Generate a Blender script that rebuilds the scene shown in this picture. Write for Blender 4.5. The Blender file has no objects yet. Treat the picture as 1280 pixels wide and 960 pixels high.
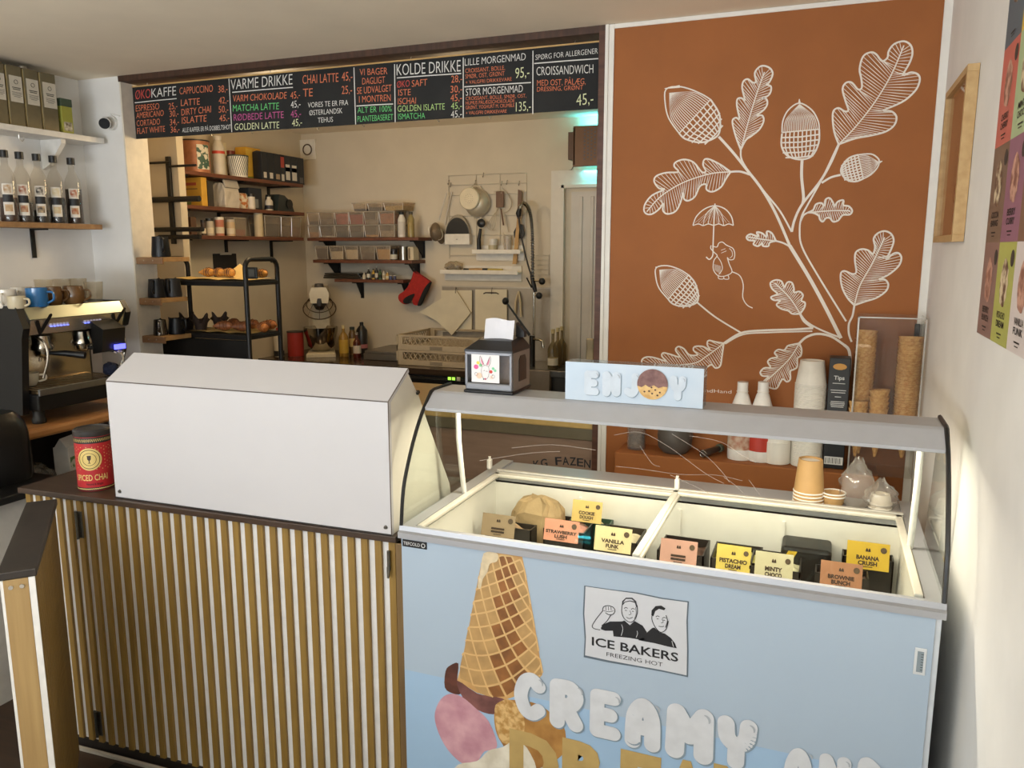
import bpy, bmesh, math, random
from mathutils import Vector, Matrix
random.seed(7)
PI = math.pi
SC = bpy.context.scene
COL = SC.collection
# ---------------------------------------------------------------- camera
CAMZ = 1.65; FPX = 991.24
YAW = math.radians(21.587); PITCH = math.radians(9.7096)
cd = bpy.data.cameras.new('camera'); cam = bpy.data.objects.new('camera', cd); COL.objects.link(cam)
cd.sensor_width = 36; cd.lens = FPX / 1280 * 36; cd.clip_start = .02
cam.location = (0, 0, CAMZ); cam.rotation_euler = (PI/2 - PITCH, 0, YAW)
SC.camera = cam
# ---------------------------------------------------------------- colour management
vs = SC.view_settings
SC.display_settings.display_device = 'sRGB'
vs.view_transform = 'Standard'; vs.look = 'None'; vs.gamma = 1; vs.exposure = -0.02
try: vs.use_curve_mapping = False
except Exception: pass
SC.cycles.use_denoising = True
SC.cycles.max_bounces = 10; SC.cycles.transparent_max_bounces = 24
SC.cycles.diffuse_bounces = 5; SC.cycles.glossy_bounces = 4
SC.cycles.caustics_reflective = False; SC.cycles.caustics_refractive = False
SC.cycles.sample_clamp_indirect = 6
# ---------------------------------------------------------------- world and lights
w = bpy.data.worlds.new('world'); SC.world = w; w.use_nodes = True
bg = w.node_tree.nodes['Background']; bg.inputs[0].default_value = (.80, .88, 1, 1); bg.inputs[1].default_value = .6
def area(name, loc, rot, sx, sy, power, col):
    l = bpy.data.lights.new(name, 'AREA'); l.shape = 'RECTANGLE'; l.size = sx; l.size_y = sy; l.energy = power; l.color = col
    o = bpy.data.objects.new(name, l); COL.objects.link(o); o.location = loc; o.rotation_euler = rot; return o
def point(name, loc, power, col, r=.05):
    l = bpy.data.lights.new(name, 'POINT'); l.energy = power; l.color = col; l.shadow_soft_size = r
    o = bpy.data.objects.new(name, l); COL.objects.link(o); o.location = loc; return o
# daylight entering by the two shop windows behind the camera
DAY = (.84, .93, 1)
area('daylight_window', (-1.9, -1.52, 1.55), (PI/2+.05, 0, -.15), 1.7, 1.7, 17, DAY)
area('daylight_window', (-.35, -1.52, 1.55), (PI/2+.05, 0, 0), .9, 1.7, 8, DAY)
# added fill lights aimed upward to brighten the ceiling and side walls
area('ceiling_fill', (-1.9, -1.5, 1.2), (PI/2+1.25, 0, 0), 1.7, 1.0, 104, (.90, .95, 1))
area('ceiling_fill', (-.35, -1.5, 1.2), (PI/2+1.25, 0, 0), .9, 1.0, 26, (.90, .95, 1))
# warm kitchen lamps
WARM = (1, .74, .42)
# ---------------------------------------------------------------- helpers
_F = Vector((-math.sin(YAW), math.cos(YAW), 0)); _R = Vector((math.cos(YAW), math.sin(YAW), 0)); _D = Vector((0, 0, -1))
_fw = _F*math.cos(PITCH) + _D*math.sin(PITCH); _dn = _D*math.cos(PITCH) - _F*math.sin(PITCH)
def ray(px, py): return _R*((px-640)/FPX) + _dn*((py-480)/FPX) + _fw
def P(px, py, X=None, Y=None, Z=None):
    v = ray(px, py); C = Vector((0, 0, CAMZ))
    if Y is not None: t = Y/v.y
    elif X is not None: t = X/v.x
    else: t = (Z-CAMZ)/v.z
    return C + v*t
def lin(h):
    h = h.lstrip('#'); c = [int(h[i:i+2], 16)/255 for i in (0, 2, 4)]
    return tuple(x/12.92 if x <= .04045 else ((x+.055)/1.055)**2.4 for x in c) + (1,)
_MC = {}
def M(hexc, rough=.5, metal=0., var=.05, scale=25., bump=0., spec=.5, emit=0., stretch=None, name=None, col2=None, ramp=(.35, .65), coat=0., detail=4):
    key = (hexc, rough, metal, var, scale, bump, spec, emit, stretch, col2, ramp, coat)
    if key in _MC: return _MC[key]
    m = bpy.data.materials.new(name or 'surface_' + hexc.lstrip('#')); m.use_nodes = True
    nt = m.node_tree; b = nt.nodes['Principled BSDF']; c = lin(hexc)
    b.inputs['Roughness'].default_value = rough; b.inputs['Metallic'].default_value = metal
    b.inputs['Specular IOR Level'].default_value = spec
    if coat: b.inputs['Coat Weight'].default_value = coat
    tc = nt.nodes.new('ShaderNodeTexCoord'); nz = nt.nodes.new('ShaderNodeTexNoise')
    nz.inputs['Scale'].default_value = scale; nz.inputs['Detail'].default_value = detail
    src = tc.outputs['Object']
    if stretch:
        mp = nt.nodes.new('ShaderNodeMapping'); mp.inputs['Scale'].default_value = stretch
        nt.links.new(src, mp.inputs[0]); src = mp.outputs[0]
    nt.links.new(src, nz.inputs['Vector'])
    rp = nt.nodes.new('ShaderNodeValToRGB')
    c2 = lin(col2) if col2 else tuple(min(1, x*(1+var)) for x in c[:3]) + (1,)
    c1 = c if col2 else tuple(x*(1-var) for x in c[:3]) + (1,)
    rp.color_ramp.elements[0].position = ramp[0]; rp.color_ramp.elements[1].position = ramp[1]
    rp.color_ramp.elements[0].color = c1; rp.color_ramp.elements[1].color = c2
    nt.links.new(nz.outputs['Fac'], rp.inputs[0]); nt.links.new(rp.outputs[0], b.inputs['Base Color'])
    if bump:
        bp = nt.nodes.new('ShaderNodeBump'); bp.inputs['Strength'].default_value = bump; bp.inputs['Distance'].default_value = .01
        nt.links.new(nz.outputs['Fac'], bp.inputs['Height']); nt.links.new(bp.outputs[0], b.inputs['Normal'])
    if emit:
        b.inputs['Emission Color'].default_value = c; b.inputs['Emission Strength'].default_value = emit
    _MC[key] = m; return m
def WOOD(a, b, stretch=(2, 2, 30), scale=3., rough=.5, bump=.05, coat=0.):
    return M(a, rough=rough, col2=b, stretch=stretch, scale=scale, ramp=(.3, .7), bump=bump, coat=coat)
def CLEAR(tint='#ffffff', haze=.0, hazecol='#ffffff', rough=.02, ior=1.45, refl=1.):
    key = ('clear', tint, haze, hazecol, rough, ior, refl)
    if key in _MC: return _MC[key]
    m = bpy.data.materials.new('clear'); m.use_nodes = True; nt = m.node_tree; nt.nodes.clear()
    out = nt.nodes.new('ShaderNodeOutputMaterial'); tr = nt.nodes.new('ShaderNodeBsdfTransparent'); tr.inputs[0].default_value = lin(tint)
    gl = nt.nodes.new('ShaderNodeBsdfGlossy'); gl.inputs['Roughness'].default_value = rough
    fr = nt.nodes.new('ShaderNodeFresnel'); fr.inputs[0].default_value = ior
    base = tr.outputs[0]
    if haze:
        df = nt.nodes.new('ShaderNodeBsdfDiffuse'); df.inputs[0].default_value = lin(hazecol)
        mx0 = nt.nodes.new('ShaderNodeMixShader'); mx0.inputs[0].default_value = haze
        nt.links.new(base, mx0.inputs[1]); nt.links.new(df.outputs[0], mx0.inputs[2]); base = mx0.outputs[0]
    ge = nt.nodes.new('ShaderNodeNewGeometry'); iv = nt.nodes.new('ShaderNodeMath'); iv.operation = 'MULTIPLY_ADD'; iv.inputs[1].default_value = -refl; iv.inputs[2].default_value = refl
    nt.links.new(ge.outputs['Backfacing'], iv.inputs[0])
    ml = nt.nodes.new('ShaderNodeMath'); ml.operation = 'MULTIPLY'; nt.links.new(fr.outputs[0], ml.inputs[0]); nt.links.new(iv.outputs[0], ml.inputs[1])
    mx = nt.nodes.new('ShaderNodeMixShader'); nt.links.new(ml.outputs[0], mx.inputs[0]); nt.links.new(base, mx.inputs[1]); nt.links.new(gl.outputs[0], mx.inputs[2])
    nt.links.new(mx.outputs[0], out.inputs[0]); _MC[key] = m; return m
_WM = {}
def tag(o, label=None, cat=None, group=None, kind=None):
    if label: o['label'] = label
    if cat: o['category'] = cat
    if group: o['group'] = group
    if kind: o['kind'] = kind
    return o
def thing(name, label, cat, loc=(0, 0, 0), rz=0, group=None):
    o = bpy.data.objects.new(name, None); COL.objects.link(o); o.empty_display_size = .05
    o.location = loc; o.rotation_euler = (0, 0, rz); _WM[o.name] = Matrix.LocRotScale(Vector(loc), Matrix.Rotation(rz, 3, 'Z'), None)
    return tag(o, label, cat, group)
_LAYER = 0
class MB:
    def __init__(s): s.bm = bmesh.new()
    def _x(s, vs, mt):
        for v in vs: v.co = mt @ v.co
    def box(s, c, d, rot=None, bev=0.):
        r = bmesh.ops.create_cube(s.bm, size=1); vs = r['verts']
        for v in vs: v.co = Vector((v.co.x*d[0], v.co.y*d[1], v.co.z*d[2]))
        if bev:
            es = list({e for v in vs for e in v.link_edges})
            q = bmesh.ops.bevel(s.bm, geom=es, offset=min(bev, min(d)*.45), segments=2, affect='EDGES', profile=.5)
            vs = list({v for f in q['faces'] for v in f.verts} | {v for v in vs if v.is_valid})
            seen = set(vs); st = list(vs)
            while st:
                v = st.pop()
                for e in v.link_edges:
                    o = e.other_vert(v)
                    if o not in seen: seen.add(o); st.append(o)
            vs = list(seen)
        mt = Matrix.Translation(Vector(c))
        if rot: mt = mt @ (rot.to_4x4() if not isinstance(rot, (tuple, list)) else (Matrix.Rotation(rot[2], 4, 'Z') @ Matrix.Rotation(rot[1], 4, 'Y') @ Matrix.Rotation(rot[0], 4, 'X')))
        s._x(vs, mt); return s
    def bx(s, x0, x1, y0, y1, z0, z1, bev=0.):
        return s.box(((x0+x1)/2, (y0+y1)/2, (z0+z1)/2), (abs(x1-x0), abs(y1-y0), abs(z1-z0)), None, bev)
    def loft(s, rings, closed=True, cap=True):
        R = [[s.bm.verts.new(p) for p in ring] for ring in rings]; n = len(R[0])
        for a, b in zip(R, R[1:]):
            for i in range(n if closed else n-1):
                j = (i+1) % n
                try: s.bm.faces.new((a[i], a[j], b[j], b[i]))
                except ValueError: pass
        if cap and closed:
            for q in (R[0][::-1], R[-1]):
                try: s.bm.faces.new(q)
                except ValueError: pass
        return s
    def cyl(s, p0, p1, r0, r1=None, n=16, cap=True):
        p0 = Vector(p0); p1 = Vector(p1); r1 = r0 if r1 is None else r1
        a = (p1-p0).normalized(); u = a.orthogonal().normalized(); v = a.cross(u)
        ring = lambda p, r: [p + (u*math.cos(2*PI*i/n) + v*math.sin(2*PI*i/n))*r for i in range(n)]
        return s.loft([ring(p0, r0), ring(p1, r1)], True, cap)
    def tube(s, pts, r, n=8, cap=True, closed=False, flat=None):
        pts = [Vector(p) for p in pts]; N = len(pts); rings = []; u = None
        for i, p in enumerate(pts):
            if closed: t = pts[(i+1) % N] - pts[i-1]
            else: t = pts[min(i+1, N-1)] - pts[max(i-1, 0)]
            t.normalize()
            if u is None: u = t.orthogonal().normalized()
            else:
                u = u - t*u.dot(t)
                u = u.normalized() if u.length > 1e-6 else t.orthogonal().normalized()
            v = t.cross(u); rr = r[i] if isinstance(r, (list, tuple)) else r
            rings.append([p + (u*math.cos(2*PI*k/n) + v*math.sin(2*PI*k/n))*rr for k in range(n)])
        if closed: rings.append(rings[0]); return s.loft(rings, True, False)
        return s.loft(rings, True, cap)
    def lathe(s, prof, c, n=24, sx=1., sy=1., mt=None):
        c = Vector(c); rings = []
        for r, z in prof:
            ring = [Vector((max(r, 1e-5)*math.cos(2*PI*i/n)*sx, max(r, 1e-5)*math.sin(2*PI*i/n)*sy, z)) for i in range(n)]
            if mt: ring = [mt @ p for p in ring]
            rings.append([p + c for p in ring])
        return s.loft(rings, True, True)
    def prism(s, poly, ext):
        ext = Vector(ext); a = [Vector(p) for p in poly]; b = [p + ext for p in a]
        A = [s.bm.verts.new(p) for p in a]; B = [s.bm.verts.new(p) for p in b]; n = len(A)
        s.bm.faces.new(A); s.bm.faces.new(B[::-1])
        for i in range(n): s.bm.faces.new((A[i], B[i], B[(i+1) % n], A[(i+1) % n]))
        return s
    def poly(s, pts):
        s.bm.faces.new([s.bm.verts.new(Vector(p)) for p in pts]); return s
    def ball(s, c, r, sc=(1, 1, 1), n=16, rot=None):
        q = bmesh.ops.create_uvsphere(s.bm, u_segments=n, v_segments=max(6, n//2), radius=r); mt = Matrix.Translation(Vector(c))
        if rot: mt = mt @ rot.to_4x4()
        s._x(q['verts'], mt @ Matrix.Diagonal((*sc, 1))); return s
    def torus(s, c, R, r, axis=(0, 0, 1), n=24, m=8, sc=(1, 1)):
        a = Vector(axis).normalized(); u = a.orthogonal().normalized(); v = a.cross(u)
        return s.tube([Vector(c) + u*R*sc[0]*math.cos(2*PI*i/n) + v*R*sc[1]*math.sin(2*PI*i/n) for i in range(n)], r, m, closed=True)
    def grid(s, f, nu, nv):
        V = [[s.bm.verts.new(f(i/nu, j/nv)) for j in range(nv+1)] for i in range(nu+1)]
        for i in range(nu):
            for j in range(nv): s.bm.faces.new((V[i][j], V[i+1][j], V[i+1][j+1], V[i][j+1]))
        return s
    def ribbon(s, pts, wd, nrm, cap=False):
        """flat painted stroke along pts lying in the plane with normal nrm"""
        global _LAYER
        _LAYER = (_LAYER+1) % 60
        nrm = Vector(nrm); pts = [Vector(p) + nrm*(_LAYER*1.2e-5) for p in pts]; N = len(pts)
        if N < 2: return s
        L = []
        for i, p in enumerate(pts):
            t = (pts[min(i+1, N-1)] - pts[max(i-1, 0)]); t.normalize(); b = nrm.cross(t)
            h = (wd[i] if isinstance(wd, (list, tuple)) else wd)/2
            L.append((s.bm.verts.new(p+b*h), s.bm.verts.new(p-b*h)))
        for a, b in zip(L, L[1:]):
            s.bm.faces.new((a[0], a[1], b[1], b[0]))
        return s
    def capsule(s, pts, wd, nrm, thick=0.):
        """flat stroke with round joins"""
        nrm = Vector(nrm); pts = [Vector(p) for p in pts]
        u = nrm.orthogonal().normalized(); v = nrm.cross(u)
        global _LAYER
        for p in pts:
            _LAYER = (_LAYER+1) % 60
            s.poly([p + nrm*(_LAYER*1.2e-5) + (u*math.cos(2*PI*i/24) + v*math.sin(2*PI*i/24))*wd/2 for i in range(24)])
        for a, b in zip(pts, pts[1:]): s.ribbon([a, b], wd, nrm)
        return s
    def build(s, name, mat, parent=None, origin=None, smooth=False, label=None, recalc=True):
        if recalc: bmesh.ops.recalc_face_normals(s.bm, faces=s.bm.faces)
        me = bpy.data.meshes.new(name)
        if parent is not None:
            root = parent
            while root.parent: root = root.parent
            im = _WM[root.name].inverted()
            if parent.parent is not None or True: s.bm.transform(im)
        elif origin is not None: s.bm.transform(Matrix.Translation(-Vector(origin)))
        s.bm.to_mesh(me); s.bm.free()
        if smooth:
            for p in me.polygons: p.use_smooth = True
            try: me.set_sharp_from_angle(angle=math.radians(40))
            except Exception: pass
        for m_ in (mat if isinstance(mat, (list, tuple)) else [mat]): me.materials.append(m_)
        o = bpy.data.objects.new(name, me); COL.objects.link(o)
        if parent is not None:
            # parents that are parts sit at the root's origin, so identity works at both depths;
            # a single-mesh parent keeps its own origin
            o.parent = parent
        elif origin is not None:
            o.location = origin
        _WM[o.name] = Matrix.Translation(Vector(origin)) if (parent is None and origin is not None) else Matrix.Identity(4)
        if label: o['label'] = label
        return o
def struct(name, mb, mat, smooth=False):
    o = mb.build(name, mat, None, smooth=smooth); o['kind'] = 'structure'; return o
def copy_tree(o, parent=None):
    c = o.copy(); COL.objects.link(c); c.parent = parent
    for ch in list(o.children): copy_tree(ch, c)
    return c
def dup(o, loc, rz=None, label=None):
    c = copy_tree(o); c.location = loc
    if rz is not None: c.rotation_euler = (0, 0, rz)
    _WM[c.name] = Matrix.LocRotScale(Vector(loc), Matrix.Rotation(c.rotation_euler.z, 3, 'Z'), None)
    if label: c['label'] = label
    return c
_fonts = {}
def text_mb(txt, A, B, C, off=0., bold=0., nrm=None, mb=None, depth=0., nofit=False):
    """lettering spread over the parallelogram A (bottom left), B (bottom right), C (top left)"""
    A, B, C = Vector(A), Vector(B), Vector(C)
    cu = bpy.data.curves.new('t', 'FONT'); cu.body = txt; cu.size = 1; cu.offset = bold; cu.resolution_u = 3; cu.fill_mode = 'FRONT'
    o = bpy.data.objects.new('t', cu); me = bpy.data.meshes.new_from_object(o)
    xs = [v.co.x for v in me.vertices]; x0, x1 = min(xs), max(xs)
    y0, y1 = 0., .729 if any(ch.isupper() or ch.isdigit() for ch in txt) else .55
    if nofit: ys = [v.co.y for v in me.vertices]; y0, y1 = min(ys), max(ys)
    n = Vector(nrm) if nrm else (B-A).cross(C-A).normalized()
    mb = mb or MB(); q = bmesh.new(); q.from_mesh(me)
    mp = {}
    for v in q.verts:
        u, t = (v.co.x-x0)/(x1-x0), (v.co.y-y0)/(y1-y0)
        mp[v] = mb.bm.verts.new(A + (B-A)*u + (C-A)*t + n*off)
    for f in q.faces:
        try: mb.bm.faces.new([mp[v] for v in f.verts])
        except ValueError: pass
    q.free(); bpy.data.objects.remove(o); bpy.data.curves.remove(cu); bpy.data.meshes.remove(me)
    return mb
def smooth_path(pts, k=4, closed=False):
    pts = [Vector(p) for p in pts]; N = len(pts); out = []
    rng = range(N if closed else N-1)
    for i in rng:
        g = (lambda j: pts[j % N]) if closed else (lambda j: pts[max(0, min(N-1, j))])
        p0, p1, p2, p3 = g(i-1), g(i), g(i+1), g(i+2)
        for s_ in range(k):
            t = s_/k
            out.append(.5*((2*p1) + (p2-p0)*t + (2*p0-5*p1+4*p2-p3)*t*t + (3*p1-p0-3*p2+p3)*t**3))
    if not closed: out.append(pts[-1])
    return out
# ================================================================ SHELL
WALLW = M('#e9e7e3', .85, var=.03, scale=6, bump=.03)
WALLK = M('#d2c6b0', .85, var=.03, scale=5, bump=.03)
XR = .315; YP = 3.03; CEIL = 2.466; XL = -3.5; YK = 5.0; XK = -3.63
struct('floor', MB().bx(-4.2, 1.0, -1.8, 1.05, -.06, 0), WOOD('#7b6e62', '#8f8175', (1, 14, 1), 4, .45))
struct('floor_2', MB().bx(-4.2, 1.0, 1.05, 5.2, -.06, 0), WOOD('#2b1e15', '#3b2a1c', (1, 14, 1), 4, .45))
struct('ceiling', MB().bx(-4.2, 1.0, -1.8, 5.2, CEIL, CEIL+.08), M('#f3e6cf', .9, var=.03, scale=3, bump=.02))
struct('wall_right', MB().bx(XR, XR+.1, -1.7, YP+.14, 0, CEIL), WALLW)
struct('wall_left', MB().bx(XL-.1, XL, -1.7, YP, 0, CEIL), WALLW)
struct('wall_back_left', MB().bx(XL-.1, -3.235, YP, YP+.14, 0, CEIL), WALLW)
struct('wall_back_right', MB().bx(-.79, XR, YP, YP+.14, 0, CEIL), WALLW)
struct('wall_kitchen_back', MB().bx(XK-.1, -.3, YK, YK+.1, 0, CEIL), WALLK)
struct('wall_kitchen_left', MB().bx(XK-.1, XK, YP+.14, YK, 0, CEIL), WALLK)
struct('wall_kitchen_right', MB().bx(-.6, -.5, YP+.14, YK, 0, CEIL), WALLK)
struct('trim_pilaster', MB().bx(XK, -3.40, 3.545, 3.595, 0, CEIL), WALLK)
# shop front with two window openings behind the camera
mb = MB(); y0, y1 = -1.7, -1.6
mb.bx(-3.6, -2.8, y0, y1, 0, CEIL).bx(-1.0, -.82, y0, y1, 0, CEIL).bx(.12, .4, y0, y1, 0, CEIL)
mb.bx(-2.8, -1.0, y0, y1, 0, .65).bx(-.82, .12, y0, y1, 0, .65).bx(-2.8, -1.0, y0, y1, 2.4, CEIL).bx(-.82, .12, y0, y1, 2.4, CEIL)
struct('wall_front', mb, WALLW)
FR = M('#e8e6e0', .5)
for i, (a, b) in enumerate(((-2.8, -1.0), (-.82, .12))):
    mb = MB()
    for x in (a+.025, b-.025): mb.box((x, -1.65, 1.525), (.05, .06, 1.75))
    for z in (.675, 2.375): mb.box(((a+b)/2, -1.65, z), (b-a, .06, .05))
    struct('window_%d' % (i+1), mb, FR)
# brown lintel with its underside and the brown post at the end of the opening
DKW = WOOD('#3a271b', '#523627', (20, 2, 2), 3, .55)
struct('trim_1', MB().bx(-3.235, -.79, YP-.004, YP+.15, CEIL-.026, CEIL+.002), DKW)
struct('trim_2', MB().bx(-.848, -.822, YP-.006, YP+.15, 0, CEIL-.02), WOOD('#4a2c1f', '#63402f', (2, 2, 14), 3, .55))
TRW = M('#e9e6df', .6, var=.02)
mb = MB().bx(-.822, -.81, YP-.014, YP+.01, 0, CEIL-.002).bx(-.81, -.79, YP-.008, YP+.01, 0, CEIL-.002)
struct('trim_3', mb, TRW)
struct('trim_4', MB().bx(.291, XR, YP-.014, YP, 0, CEIL-.002), TRW)
struct('trim_5', MB().bx(-.79, .291, YP-.006, YP, 2.449, CEIL-.002), TRW)
# white reveal on the left side of the opening (lit side of the wall)
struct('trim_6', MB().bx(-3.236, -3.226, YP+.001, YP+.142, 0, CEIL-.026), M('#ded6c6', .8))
# low dark skirting on the wall beside the counter
# door in the far wall of the kitchen: white casing and grey-white door leaf
def kp(x, y): return P(x, y, Y=YK)
DW = M('#d9d2c4', .55, var=.02)
a = kp(691, 214); b = kp(704, 232); c = kp(715, 240); xr = kp(760, 240).x
mb = MB().bx(a.x, b.x, YK-.03, YK, 0, a.z).bx(b.x, xr+.25, YK-.03, YK, b.z, a.z)
mb.bx(b.x-.002, b.x+.018, YK-.042, YK, 0, b.z).bx(b.x, xr+.25, YK-.042, YK, b.z-.018, b.z+.002)
struct('trim_7', mb, DW)
mb = MB().bx(c.x, xr+.2, YK-.012, YK, 0, c.z)
for k in range(7):
    x = c.x + .055 + k*.075; mb.bx(x, x+.022, YK-.022, YK-.008, .05, c.z-.03, .004)
d = struct('door_1', mb, M('#cbc5bb', .5, var=.03, scale=8))
mb = MB().bx(c.x+.12, c.x+.17, YK-.035, YK-.022, .93, 1.07, .004)
h = mb.build('door_handle', M('#b9a888', .3, 1), d)
# ledge painted like the mural wall, under the mural
TERRA = M('#9d5f2f', .75, var=.05, scale=5)
ld = P(783, 553, Y=YP)
struct('trim_8', MB().bx(-.715, .20, 2.868, YP, .0, .887, .004), TERRA)
# ================================================================ SLATTED COUNTER, GATE, DISPLAY CASE
CA = Vector((-2.379, 1.715, 0)); CB = Vector((-1.036, 1.774, 0)); CR = math.atan2(CB.y-CA.y, CB.x-CA.x); CL = (CB-CA).length
def cw(u, v, z):   # counter coordinates -> world
    return Vector((CA.x + u*math.cos(CR) - v*math.sin(CR), CA.y + u*math.sin(CR) + v*math.cos(CR), z))
def cbox(mb, u0, u1, v0, v1, z0, z1, bev=0.):
    return mb.box(cw((u0+u1)/2, (v0+v1)/2, (z0+z1)/2), (u1-u0, v1-v0, z1-z0), (0, 0, CR), bev)
PINE = WOOD('#a98a5c', '#bd9f70', (18, 18, 1.2), 2.2, .55)
SLAT = WOOD('#80622b', '#957637', (25, 25, 1.5), 2.5, .55)
DKTOP = WOOD('#33271d', '#46352a', (2, 16, 16), 2.5, .38)
root = thing('sales_counter', 'front counter clad in vertical pine slats over white, dark brown top', 'counter', CA, CR)
mb = MB(); cbox(mb, .004, CL, .012, .55, .028, .868); mb.build('carcass', M('#dedcda', .5), root)
mb = MB(); pitch = .04236; u = .2471 - 6*pitch + .012
k = 0
while u < CL - .004:
    u1 = min(u + .0205, CL)
    cbox(mb, max(0, u), u1, .002, .0125, .03, .868, .001); u += pitch
mb.build('slat_cladding', SLAT, root)
mb = MB(); cbox(mb, -.01, CL+.004, -.012, .56, .872, .89, .002); mb.build('counter_top', DKTOP, root)
mb = MB(); cbox(mb, CL-.001, CL+.02, -.004, .012, .05, .87); cbox(mb, CL, CL+.012, -.004, .5, .05, .87); mb.build('end_panel', WOOD('#6d5537', '#82683f', (16, 16, 1.5), 2.5, .6), root)
mb = MB(); cbox(mb, 0, CL, .004, .5, 0, .03); mb.build('plinth', M('#1d1611', .6), root)
mb = MB(); cbox(mb, .0, CL, -.022, -.012, .001, .012); mb.build('edge_strip', M('#b9b2a4', .4), root)
mb = MB(); mb.cyl(cw(CL-.022, -.005, .845), cw(CL-.022, -.005, .79), .005, n=10); mb.cyl(cw(CL-.022, -.006, .80), cw(CL-.022, -.012, .77), .006, .003, n=10); mb.build('hook', M('#7d7b74', .3, 1), root, smooth=True)
# --- swing gate
G = [Vector((-2.224, 1.607, 0)), Vector((-2.155, 1.66, 0)), Vector((-1.722, 1.254, 0)), Vector((-1.79, 1.212, 0))]
gd = (G[2]-G[1]).normalized(); gn = Vector((-gd.y, gd.x, 0)); gl = (G[2]-G[1]).length; grz = math.atan2(gd.y, gd.x)
go = (G[0]+G[1])/2
gate = thing('swing_gate', 'half-height gate with black top board and pine slats, hinged open at left of counter', 'gate', go, grz)
def gw(u, v, z): return go + gd*u + gn*v + Vector((0, 0, z))
def gbox(mb, u0, u1, v0, v1, z0, z1, bev=0.):
    return mb.box(gw((u0+u1)/2, (v0+v1)/2, (z0+z1)/2), (u1-u0, abs(v1-v0), z1-z0), (0, 0, grz), bev)
wv = .041
mb = MB(); gbox(mb, 0, gl, -wv, wv, .872, .892, .003); mb.build('top_board', M('#2a241f', .5, var=.25, scale=14), gate)
mb = MB(); gbox(mb, .03, gl-.008, -.031, .031, .06, .872); mb.build('core_panel', M('#6e5538', .6), gate)
for sgn in (-1, 1): mb = MB(); gbox(mb, gl-.009, gl-.0025, sgn*.0225 if sgn > 0 else -.036, .036 if sgn > 0 else -.030, .06, .871); mb.build('white_edge', M('#e8e6e2', .55), gate)
mb = MB(); gbox(mb, gl-.008, gl-.002, -.030, .022, .06, .871, .001); mb.build('end_board', WOOD('#9c7d4f', '#b39664', (22, 22, 1.0), 2, .5), gate)
mb = MB(); u = .03
while u < gl-.02:
    gbox(mb, u, u+.017, .031, .036, .06, .868); gbox(mb, u, u+.017, -.036, -.031, .06, .868); u += .024
mb.build('slat_cladding', SLAT, gate)
for v in (-.015, .008):
    mb = MB(); mb.cyl(gw(gl-.004, v, .852), gw(gl+.001, v, .852), .005, n=14); mb.build('screw', M('#d8d6d0', .3, .8), gate)
for z in (.80, .12):
    mb = MB(); c = Vector((-2.128, 1.70, 0))
    for q in (-1, 1): mb.box(c + Vector((.008*q, .004, z)), (.012, .004, .085), (0, 0, CR))
    mb.cyl(c + Vector((0, -.004, z-.045)), c + Vector((0, -.004, z+.045)), .0045, n=10)
    mb.build('hinge', M('#6d6d68', .35, .9), gate)
# --- white-fronted display case on the counter
DL = Vector((-2.006, 1.742, 0)); DR = Vector((-1.045, 1.766, 0)); drz = math.atan2(DR.y-DL.y, DR.x-DL.x); dlen = (DR-DL).length
case = thing('display_case', 'big white-panelled pastry display case with slanted top standing on slatted counter', 'display case', DL, drz)
def dwd(u, v, z): return DL + Vector((u*math.cos(drz) - v*math.sin(drz), u*math.sin(drz) + v*math.cos(drz), z))
WHT = M('#c5c3c5', .45, var=.01, scale=4); CREAM = M('#dcd6c8', .4, var=.02)
zf, zp, vp = 1.256, 1.328, .115
mb = MB(); a = [dwd(0, 0, .891), dwd(0, 0, zf), dwd(dlen, 0, zf), dwd(dlen, 0, .891)]
mb.prism(a, dwd(0, .012, 0)-dwd(0, 0, 0)); mb.build('front_panel', WHT, case)
mb = MB(); a = [dwd(0, .001, zf+.0015), dwd(0, vp, zp), dwd(dlen, vp, zp), dwd(dlen, .001, zf+.0015)]
mb.prism(a, (0, .004, -.01)); mb.build('top_panel', WHT, case)
for n, u0 in (('left', .002), ('right', dlen-.012)):
    mb = MB(); pr = [(.0125, .891), (.0125, zf-.004), (vp, zp-.012), (.18, 1.238), (.232, 1.151), (.375, .93), (.385, .891)]
    mb.prism([dwd(u0, v, z) for v, z in pr], dwd(.01, 0, 0)-dwd(0, 0, 0)); mb.build('side_panel', CREAM, case)
mb = MB(); mb.prism([dwd(.012, v, z) for v, z in ((.118, zp-.014), (.18, 1.236), (.37, .92), (.366, .92), (.176, 1.234), (.114, zp-.014))], dwd(dlen-.024, 0, 0)-dwd(0, 0, 0)); mb.build('rear_door', CLEAR(haze=.12), case)
mb = MB()
for z in (.90, 1.03, 1.15):
    mb.prism([dwd(.012, .015, z), dwd(.012, .30 - (z-.9)*.6, z), dwd(dlen-.012, .30 - (z-.9)*.6, z), dwd(dlen-.012, .015, z)], (0, 0, .006))
mb.build('inner_shelf', CLEAR(haze=.15), case)
mb = MB(); mb.box(dwd(dlen/2, -.0006, zf-.0004), (dlen, .0022, .0026), (0, 0, drz)); mb.tube([dwd(dlen-.0005, -.0005, .893), dwd(dlen-.0005, -.0005, zf), dwd(dlen, vp, zp)], .0014, 6); mb.build('edge_seam', M('#5d5148', .6), case)
mb = MB(); mb.box(dwd(dlen/2, -.001, .8925), (dlen, .004, .003), (0, 0, drz)); mb.build('base_seam', M('#2c2622', .6), case)
for u in (.018, dlen-.018):
    c = dwd(u, 0, .912); mb = MB(); mb.cyl(c, c + Vector((0, -.004, 0)), .006, .0045, n=14); mb.build('screw', M('#77756f', .3, .9), case)
mb = MB(); c = dwd(dlen-.004, .168, 1.252); mb.box(c, (.016, .012, .008), (.4, 0, drz)); mb.build('hinge_pin', M('#22201d', .5), case)

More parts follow.
